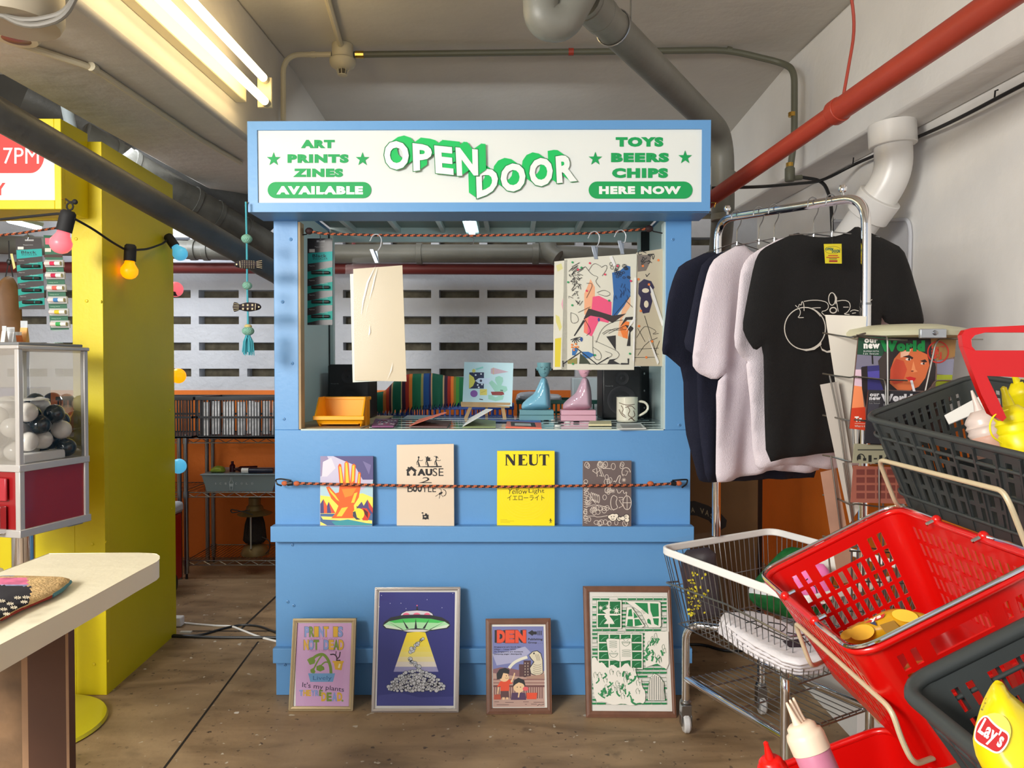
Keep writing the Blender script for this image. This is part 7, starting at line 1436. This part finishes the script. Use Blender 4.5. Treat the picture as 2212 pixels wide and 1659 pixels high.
PL_ = [0, -.36, 0]; Rl = Matrix.Rotation(.36, 3, V(0, -1, 0)); Al = P(1588, 1692, 1.36); cl = Al + Rl @ V(.15, -.215, 0)
_, ML = basket('shopping_basket', PL_ + list(cl), (.30, .43, .20, .25, .38), REDB, 'lowest red basket with the pink squeeze bottle, cut by the bottom edge', 'z', 10, 14, 4, holes=False)
# handle of the top basket
pr_ = Plane(P(2150, 800, 1.33), (-.15, -1, 0)); hd = [(2077, 724), (2084, 713), (2100, 708), (2212, 703), (2270, 702), (2340, 703), (2440, 708), (2456, 713), (2463, 724), (2460, 748), (2436, 812), (2420, 852), (2400, 894), (2374, 910), (2366, 902), (2390, 850), (2408, 812), (2330, 815), (2270, 819), (2212, 815), (2132, 812), (2150, 850), (2174, 902), (2166, 910), (2140, 894), (2120, 852), (2104, 812), (2080, 748)]; hd_old = [(2260, 717), (2128, 718), (2130, 724), (2106, 724), (2098, 733), (2099, 748), (2107, 757), (2260, 757), (2260, 820), (2212, 815), (2132, 812), (2150, 850), (2174, 902), (2166, 910), (2140, 894), (2120, 852), (2104, 812), (2080, 748)]
t_ = [o for o in COL.objects if o.name.startswith('shopping_basket') and 'highest' in (o.get('label') or '')][0]
slot_ = [(2129, 719), (2411, 719), (2411, 756), (2107, 757), (2099, 748), (2098, 733), (2106, 724)]
hb = MB(); top_h = [p for p in hd if p[1] < 760]
hb.prism([pr_(*p) for p in [(2080, 748), (2077, 724), (2084, 713), (2100, 708), (2212, 703), (2270, 702), (2340, 703), (2440, 708), (2456, 713), (2463, 724), (2460, 748), (2442, 757), (2441, 733), (2434, 724), (2411, 718), (2129, 718), (2106, 724), (2098, 733), (2099, 748), (2107, 757)]], -pr_.n * .016, REDB)
hb.prism([pr_(*p) for p in [(2080, 748), (2107, 757), (2433, 757), (2460, 748), (2436, 812), (2420, 852), (2400, 894), (2374, 910), (2366, 902), (2390, 850), (2408, 812), (2330, 815), (2270, 819), (2212, 815), (2132, 812), (2150, 850), (2174, 902), (2166, 910), (2140, 894), (2120, 852), (2104, 812)]], -pr_.n * .016, REDB)
part(hb.build('handle', t_, bevel=.0025), 'red plastic handle standing up')
# basket stand
BW_ = mat('beige_wire', (196, 180, 148), .4); st = thing('basket_stand', V(.95, 1.62, 0), 'beige wire stand carrying the tilted shopping baskets', 'stand')
def wire(pts, r=.0042): MB().tube(fillet([P(*p) for p in pts], .02), r, BW_, 10).build('support_wire', st)
wire([(1900, 1560, 1.60), (1790, 1424, 1.50), (1752, 1440, 1.42), (1716, 1343, 1.42), (1926, 1532, 1.075), (1948, 1600, 1.07), (1974, 1652, 1.07), (2030, 1632, 1.12)])
wire([(1985, 1112, 1.60), (1936, 1090, 1.48), (1897, 992, 1.44), (2166, 1060, 1.12), (2182, 1090, 1.11), (2225, 1200, 1.12), (2260, 1180, 1.2)])
MB().tube([V(1.04, 1.48, .02), V(1.04, 1.48, .86)], .011, BW_, 12).tube([V(1.04, 1.48, .02), V(.74, 1.2, .02)], .010, BW_, 10).tube([V(1.04, 1.48, .02), V(1.34, 1.28, .02)], .010, BW_, 10).tube([V(1.04, 1.48, .60), V(.70, 1.46, .56)], .006, BW_, 10).tube([V(1.04, 1.48, .4), V(.70, 1.30, .36)], .006, BW_, 10).build('upright', st)
# squeeze bottles
def squeeze(base, top, r, mb_, mc_, label, nozzles=1, ribs=False, loop=None):
    d = (top - base).normalized(); h = (top - base).length; t = thing('squeeze_bottle', base, label, 'bottle')
    MB().lathe([(r * .9, 0), (r, .006), (r, h * .86), (r * .93, h * .93), (r * .82, h)], mb_, base, d, 28).build('bottle_body', t)
    o = base + d * h
    cp = [(r * .9, -.016), (r * 1.05, -.014), (r * 1.06, .006), (r * .98, .013), (r * .82, .015), (r * .80, .021), (r * .60, .025)]
    if ribs: cp = [(r * .9, -.004), (r, .004), (r * .9, .010), (r, .016), (r * .88, .022), (r * .95, .028), (r * .8, .036), (r * .45, .048)]
    MB().lathe(cp, mc_, o, d, 28).build('cap', t, angle=60)
    s = d.orthogonal().normalized(); zc = cp[-1][1]; b = MB()
    for k in range(nozzles): off = s * (k - (nozzles - 1) / 2) * r * .28; b.lathe([(r * .26, 0), (r * .18, r * .35), (r * .08, r * 1.15), (r * .06, r * 1.25)] if not loop else [(r * .32, 0), (r * .26, r * .4), (r * .18, r * .8), (r * .17, r * 1.1), (r * .05, r * 1.2)], mc_, o + d * zc + off, d + s * (k - (nozzles - 1) / 2) * .12, 12)
    b.build('nozzle', t)
    if loop: MB().tube(fillet([P(*p) for p in loop], .02, 5), .0016, mc_, 6).build('cap_strap', t)
PKB = mat('pink_bottle', (206, 128, 156), .35, alpha=.92); CRC = mat('cream_cap', (240, 214, 190), .4)
squeeze(P(1800, 1730, 1.02), P(1744, 1600, 1.045), .0255, PKB, CRC, 'pink squeeze bottle with a cream three-nozzle cap', 3)
squeeze(P(1690, 1740, 1.10), P(1672, 1672, 1.10), .022, REDB, mat('red_cap', (232, 20, 10), .3), 'red squeeze bottle whose thin nozzle shows at the bottom edge', 1, False, [(1668, 1660, 1.1), (1664, 1650, 1.1)])
YB_ = mat('yellow_bottle', (244, 228, 20), .35); CLR = mat('milky_cap', (232, 214, 206), .3, alpha=.85)
squeeze(P(2212, 985, 1.36), P(2196, 932, 1.37), .032, YB_, YB_, 'yellow squeeze bottle in the highest grey basket', 1, True, [(2177, 885, 1.34), (2150, 893, 1.33), (2137, 915, 1.33), (2141, 942, 1.33), (2164, 957, 1.33)])
squeeze(P(2150, 985, 1.45), P(2133, 938, 1.46), .034, mat('peach_bottle', (222, 178, 160), .3, alpha=.9), CLR, 'milky squeeze bottle beside the yellow one in the highest basket', 1, True)
squeeze(P(2240, 900, 1.55), P(2222, 868, 1.55), .030, YB_, YB_, 'second yellow squeeze bottle at the right edge of the photo', 1, True)
cardq('paper_slip', [(2040, 897), (2117, 855), (2127, 884), (2050, 916)], (1.56, 1.56, 1.54, 1.54), mat('paper_white', (232, 232, 228), .6), 'white paper slip leaning inside the highest grey basket', None, 'paper')
# chip bags
GY = mat('bag_gold', (214, 160, 24), .28, noise=.15, nscale=25, coat=.4); YY = mat('bag_yellow', (232, 208, 8), .26, noise=.06, nscale=20, coat=.5)
pb = Plane(P(1905, 1370, 1.30), (-.35, -.75, .6)); o = thing('chip_bag', pb(1900, 1390), 'golden brown potato chip bag lying in the tilted red basket', 'chip bag'); b = MB()
puff(b, pb, [(1816, 1372), (1840, 1350), (1880, 1336), (1912, 1318), (1940, 1313), (1985, 1324), (2014, 1332), (2006, 1352), (1975, 1372), (1940, 1385), (1900, 1392), (1860, 1394), (1830, 1388)], .05, GY, step=.007, folds=lambda x, y: .0015 * math.sin(x * 90 + y * 50)); b.build('bag_body', o, sub=0, angle=180)
A = Art(pb, None, .0003, 95); OY = (246, 190, 50)
A.ell(1862, 1366, 27, 17, OY, 22, -.15); A.ell(1955, 1330, 29, 13, OY, 22, .2); A.ell(1830, 1370, 16, 10, OY, 16, -.5); A.poly([(1866, 1346), (1900, 1330), (1912, 1324), (1908, 1334), (1880, 1344)], (196, 30, 24)); A.text("ys", 1879, 1334, 1903, 1343, (240, 236, 230), .04, [(1878, 1338), (1902, 1328), (1905, 1335), (1881, 1346)]); A.poly([(1878, 1346), (1890, 1342), (1894, 1352)], (40, 50, 90)); A.poly([(1900, 1350), (1930, 1340), (1950, 1362), (1920, 1376)], (150, 110, 20)); A.poly([(1972, 1352), (1998, 1336), (1990, 1352), (1968, 1370)], (130, 92, 30)); A.mb.build('bag_print', o)
cardq('pink_card', [(1849, 1397), (1915, 1371), (1913, 1386), (1852, 1408)], (1.20, 1.20, 1.17, 1.17), mat('pink_paper', (216, 140, 170), .5), 'small pink card on the golden chip bag in the red basket')
b = MB(); ORB = mat('bag_orange', (240, 130, 30), .28, noise=.25, nscale=20, coat=.4); pO = Plane(P(2000, 1440, 1.135), (0, -1, .1)); puff(b, pO, [(1950, 1450), (1962, 1430), (2010, 1425), (2060, 1400), (2085, 1395), (2090, 1440), (2040, 1480), (1990, 1500), (1960, 1490)], .03, ORB, step=.008)
o = thing('chip_bag', pO(2000, 1480), 'orange snack bag seen through the slots of the red basket front', 'chip bag'); b.build('bag_body', o, angle=180)
A = Art(pO, None, .0003, 56); A.text('7', 1993, 1437, 2010, 1454, (244, 240, 232), .08); A.text('R', 2014, 1428, 2028, 1450, (244, 240, 232), .08); A.text('Roti', 1955, 1468, 1975, 1486, (244, 240, 232), .02); A.mb.build('bag_print', o)
pY = Plane(P(2150, 1560, .80), (-.35, -.9, .35)); lay_ = thing('chip_bag', pY(2160, 1640), 'bright yellow potato chip bag with a red and white oval logo', 'chip bag'); b = MB()
puff(b, pY, [(2152, 1468), (2166, 1474), (2178, 1494), (2200, 1512), (2240, 1540), (2260, 1700), (2160, 1720), (2110, 1640), (2100, 1600), (2104, 1576), (2114, 1540), (2122, 1516), (2132, 1496), (2142, 1478)], .05, YY, step=.007, folds=lambda x, y: .0012 * math.sin(x * 120 - y * 70)); b.build('bag_body', lay_, angle=180)
A = Art(pY, None, .0003, 92)
A.ell(2148, 1580, 36, 40, (250, 236, 90)); A.poly([(2103, 1592), (2108, 1565), (2122, 1546), (2134, 1545), (2142, 1556), (2160, 1572), (2180, 1582), (2181, 1600), (2168, 1622), (2152, 1630), (2128, 1616), (2108, 1604)], (244, 240, 230), 2); A.poly([(2106, 1590), (2111, 1566), (2124, 1549), (2133, 1549), (2140, 1560), (2158, 1576), (2177, 1586), (2177, 1600), (2165, 1618), (2152, 1626), (2130, 1612), (2110, 1600)], (186, 22, 24), 2)
A.text("Lay's", 0, 0, 0, 0, (250, 248, 244), .03, [(2128, 1549), (2176, 1584), (2156, 1626), (2106, 1590)]); A.text('Classic', 0, 0, 0, 0, (40, 40, 30), .0, [(2130, 1506), (2135, 1508), (2123, 1536), (2118, 1534)]); A.mb.build('bag_print', lay_)
# ------------------------------------------------------------------ wire trolley with a white rim
tr = thing('wire_trolley', V(.83, 2.2, 0), 'wire basket trolley with a thick white rim and chrome legs on casters', 'trolley')
zr = .60; RA, RB_, RC, RD_ = V(.479, 2.39, zr), V(.94, 2.667, zr), V(1.186, 2.12, zr), V(.725, 1.844, zr)
def rounded(qs, r, n=6):
    out = []
    for i in range(4):
        a, b, c = qs[i - 1], qs[i], qs[(i + 1) % 4]; p0 = b + (a - b).normalized() * r; p1 = b + (c - b).normalized() * r
        for k in range(n + 1): t = k / n; out.append(p0 * (1 - t) ** 2 + b * 2 * t * (1 - t) + p1 * t * t)
    return out
rim = rounded([RA, RB_, RC, RD_], .05); b = MB(); N = len(rim); WR2 = mat('white_rim', (246, 244, 240), .4)
cen_ = (RA + RB_ + RC + RD_) / 4; pf_ = [(-.006, -.012), (.006, -.012), (.006, .012), (-.006, .012)]; vs = []
for p in rim:
    o_ = (p - cen_); o_.z = 0; o_.normalize(); vs += [p + o_ * a + V(0, 0, c) for a, c in pf_]
b.add(vs, [(i * 4 + k, i * 4 + (k + 1) % 4, ((i + 1) % N) * 4 + (k + 1) % 4, ((i + 1) % N) * 4 + k) for i in range(N) for k in range(4)], WR2).build('white_rim', tr, bevel=.004)
zbk = .365; Bq = [cen_ + (x - cen_) * .84 for x in (RA, RB_, RC, RD_)]; Bq = [V(x.x, x.y, zbk) for x in Bq]; b = MB(); top_ = [RA, RB_, RC, RD_]
for i in range(4):
    a, c = top_[i], top_[(i + 1) % 4]; a2, c2_ = Bq[i], Bq[(i + 1) % 4]; n = int((c - a).length / .0235)
    for k in range(1, n): f = k / n; b.tube([a.lerp(c, f) - V(0, 0, .008), a2.lerp(c2_, f)], .0014, STEEL, 5)
    b.tube([a.lerp(a2, .5), c.lerp(c2_, .5)], .0018, STEEL, 5); b.tube([a2, c2_], .0024, STEEL, 5)
for k in range(1, 14): f = k / 14; b.tube([Bq[0].lerp(Bq[1], f), Bq[3].lerp(Bq[2], f)], .0014, STEEL, 5)
for k in range(1, 14): f = k / 14; b.tube([Bq[0].lerp(Bq[3], f), Bq[1].lerp(Bq[2], f)], .0014, STEEL, 5)
b.build('wire_basket', tr)
MB().tube(fillet([P(1466, 1256, 2.42), P(1438, 1258, 2.37), P(1570, 1306, 2.10), P(1705, 1376, 1.90), P(1745, 1370, 1.95)], .01), .0028, STEEL, 6).build('guard_wire', tr)
FL_, FR_, RR_, RL_ = V(.567, 2.40, 0), V(.745, 2.005, 0), V(1.064, 2.185, 0), V(.857, 2.53, 0); mid = (FL_ + FR_ + RR_ + RL_) / 4
for k, (p, nm) in enumerate(((FL_, 0), (FR_, 0), (RR_, 1), (RL_, 0))):
    i_ = (mid - p).normalized(); MB().tube(fillet([p + V(0, 0, .10), p + V(0, 0, .355), p + i_ * .12 + V(0, 0, .358)], .06, 8), .0125, CHROME, 16).build('leg', tr)
    c = MB().box(p.x - .016, p.x + .016, p.y - .018, p.y + .018, .055, .092, STEEL).lathe([(.016, 0), (.019, .01), (.014, .016)], STEEL, V(p.x, p.y, .09)); c.box(p.x - .018, p.x - .014, p.y - .02, p.y + .012, .025, .06, STEEL).box(p.x + .014, p.x + .018, p.y - .02, p.y + .012, .025, .06, STEEL)
    o_ = c.build('caster', tr, bevel=.001); MB().lathe([(.026, -.011), (.0305, -.006), (.0305, .006), (.026, .011)], mat('clear_wheel', (200, 200, 200), .08, spec=.8, coat=.8) if k != 2 else BLACK, V(p.x, p.y - .008, .0315), (1, 0, 0), 22).build('wheel', o_)
zq = .176; b = MB()
for a, c in ((FL_, FR_), (RL_, RR_)): b.tube([a + V(0, 0, zq), c + V(0, 0, zq)], .0115, CHROME, 14)
b.build('side_bar', tr); b = MB()
for k in range(1, 12): f = k / 12; b.tube([FL_.lerp(RL_, f) + V(0, 0, zq), FR_.lerp(RR_, f) + V(0, 0, zq)], .0016, STEEL, 5)
for f in (.0, .18, .55, .97, 1): b.tube([FL_.lerp(FR_, f) + V(0, 0, zq - .004), RL_.lerp(RR_, f) + V(0, 0, zq - .004)], .0026, STEEL, 6)
b.build('wire_shelf', tr)
# goods in the trolley
b = MB(); pk = Plane(P(1500, 1250, 2.33), (-.3, -1, 0)); random.seed(14)
puff(b, pk, [(1468, 1190), (1545, 1180), (1552, 1260), (1560, 1330), (1520, 1338), (1488, 1338), (1476, 1270)], .05, mat('purple_black', (52, 42, 50), .5, noise=.2), step=.009)
t = thing('bagged_garment', pk(1510, 1330), 'dark bagged garment with a yellow print standing in the wire trolley', 'garment'); b.build('garment', t, angle=180); A = Art(pk, None, .0003, 93)
for _ in range(60): x = random.uniform(1482, 1530); y = random.uniform(1235, 1330); A.ell(x, y, random.uniform(2, 4), random.uniform(1.5, 3), (206, 190, 30), 6, random.uniform(0, 3))
A.mb.build('garment_print', t); f2 = lambda x, y: pk(x, y, .03)
MB().add([f2(1443, 1164), f2(1555, 1146), f2(1558, 1185), f2(1566, 1335), f2(1490, 1345), f2(1468, 1240)], [(0, 1, 2, 3, 4, 5)], FL).build('clear_sleeve', t, smooth=False)
WHP = mat('folded_white', (232, 228, 232), .7, bump=.4, bscale=30)
for k in range(4):
    z = .378 + k * .020; b = MB(); o_ = [(1535 + k * 2, 1330 + (3 - k) * 8), (1640, 1322 + (3 - k) * 8), (1775, 1384 + (3 - k) * 9), (1790, 1424 + (3 - k) * 9), (1712, 1440 + (3 - k) * 6), (1610, 1384 + (3 - k) * 9)]
    puff(b, Plane((0, 0, z), (0, 0, 1)), o_, .018, WHP, step=.012, power=.3, sat=.01)
    t = thing('folded_shirt', PZ(1650, 1380, z), ('bottom', 'second from bottom', 'third from bottom', 'topmost')[k] + ' folded white shirt of the pile in the wire trolley', 'shirt', 'folded white shirts in the wire trolley'); b.build('folded_cloth', t, angle=180)
    if k == 3:
        A = Art(Plane((0, 0, z + .010), (0, 0, 1)), None, .0002, 1)
        for pts in ([(1610, 1345), (1640, 1340), (1650, 1350), (1630, 1358)], [(1660, 1344), (1700, 1350), (1690, 1366), (1670, 1360)], [(1700, 1366), (1730, 1372), (1750, 1395)], [(1665, 1372), (1700, 1385)], [(1715, 1350), (1735, 1360)]): A.line(pts, 2.2, (40, 40, 44), smooth=1)
        A.poly([(1690, 1385), (1725, 1380), (1740, 1398), (1705, 1398)], (30, 30, 34)); A.mb.build('shirt_print', t)
b = MB(); pg = Plane(P(1680, 1250, 2.33), (-.4, -1, .2)); puff(b, pg, [(1614, 1276), (1640, 1240), (1690, 1186), (1715, 1180), (1790, 1200), (1800, 1320), (1720, 1340), (1650, 1318), (1622, 1300)], .08, mat('green_pack', (16, 96, 40), .5, noise=.4, nscale=40), step=.012, mfun=lambda x, y, w3: mat('milky_bag2', (226, 226, 226), .4) if (w3.z < .51 and w3.z > .475) else None)
o = thing('green_parcel', pg(1690, 1330), 'green and white bagged goods behind the folded shirts in the trolley', 'parcel'); b.build('parcel_body', o, angle=180)
b = MB(); pp = Plane(P(1730, 1260, 2.20), (-.3, -1, .1)); puff(b, pp, [(1684, 1226), (1735, 1212), (1790, 1220), (1800, 1290), (1770, 1312), (1700, 1306)], .05, mat('pink_pack', (240, 120, 186), .4), step=.01)
o = thing('pink_parcel', pp(1740, 1300), 'pink bagged goods with black lettering seen through the red basket', 'parcel'); b.build('parcel_body', o, angle=180); A = Art(pp, None, .0003, 92)
for pts in ([(1700, 1240), (1715, 1252), (1705, 1262)], [(1725, 1235), (1730, 1262), (1745, 1250)], [(1740, 1270), (1760, 1262), (1766, 1285)], [(1710, 1280), (1730, 1290)], [(1755, 1232), (1775, 1246)]): A.line(pts, 2, (30, 24, 30), smooth=1)
A.rect(1700, 1298, 1790, 1304, (236, 226, 220)); A.mb.build('print', o)
b = MB(); pw_ = Plane(P(1770, 1200, 2.28), (-.2, -1, .1)); puff(b, pw_, [(1740, 1206), (1752, 1194), (1800, 1196), (1840, 1206), (1840, 1250), (1760, 1230)], .03, mat('white_pack', (232, 230, 224), .4), step=.01, power=.4); o = thing('white_parcel', pw_(1790, 1230), 'white packet with black brush marks behind the grip hole of the red basket', 'parcel'); b.build('parcel_body', o, angle=180)
A = Art(pw_, None, .0003, 60)
for k in range(4): A.poly([(1743 + k * 3, 1206 + k * 5), (1762 + k * 3, 1210 + k * 5), (1756 + k * 3, 1213 + k * 5)], (24, 24, 24))
for k in range(12): A.rect(1758 + k * 2, 1204 + k * .4, 1759 + k * 2, 1207 + k * .4, (40, 40, 40))
A.mb.build('print', o)
# cardboard box and white box
b = MB().box(.70, 1.10, 3.3, 3.62, 0, .88, mat('cardboard', (122, 92, 56), .8, noise=.1, nscale=6)); A = Art(Plane((0, 3.3, 0), (0, -1, 0)), b)
A.poly([(1480, 1084), (1500, 1082), (1530, 1092), (1558, 1110), (1570, 1124), (1568, 1138), (1556, 1146), (1545, 1140), (1530, 1124), (1505, 1114), (1480, 1112)], (24, 26, 26))
for ch, q in (('A', [(1492, 1096), (1500, 1096), (1501, 1107), (1493, 1107)]), ('V', [(1512, 1097), (1521, 1099), (1521, 1111), (1513, 1109)]), ('A', [(1524, 1100), (1532, 1104), (1531, 1116), (1523, 1112)]), ('S', [(1535, 1108), (1542, 1112), (1541, 1124), (1534, 1119)])): A.text(ch, 0, 0, 0, 0, (150, 140, 110), .02, q)
tag(b.build('cardboard_box', bevel=.003), 'large brown cardboard box with a black curved band behind the garment rail', 'box')
tag(MB().box(1.12, 1.17, 3.45, 3.62, 0, 1.0, mat('dark_timber', (48, 34, 26), .7)).build('timber_post'), 'dark upright timber between the cardboard box and orange wall', 'post')
b = MB().box(1.09, 1.45, 2.32, 2.98, 0, .27, mat('white_box', (226, 226, 224), .5)); A = Art(Plane((1.09, 0, 0), (-1, 0, 0)), b)
for k in range(3):
    for j in range(9): A.mb.box(1.0885, 1.09, 2.40 + j * .05, 2.435 + j * .05, .16 + k * .022, .167 + k * .022, C(90, 90, 92))
tag(b.build('white_box', bevel=.003), 'low white printed box on the floor behind the trolley shelf', 'box')
b = MB().tube(fillet([floorpt(x, y, .006) for x, y in ((1480, 1392), (1520, 1392), (1570, 1408), (1640, 1402), (1700, 1405))], .1), .006, BLACK, 8); tag(b.build('black_cable'), 'black cable on the dark floor behind the trolley legs', 'cable')
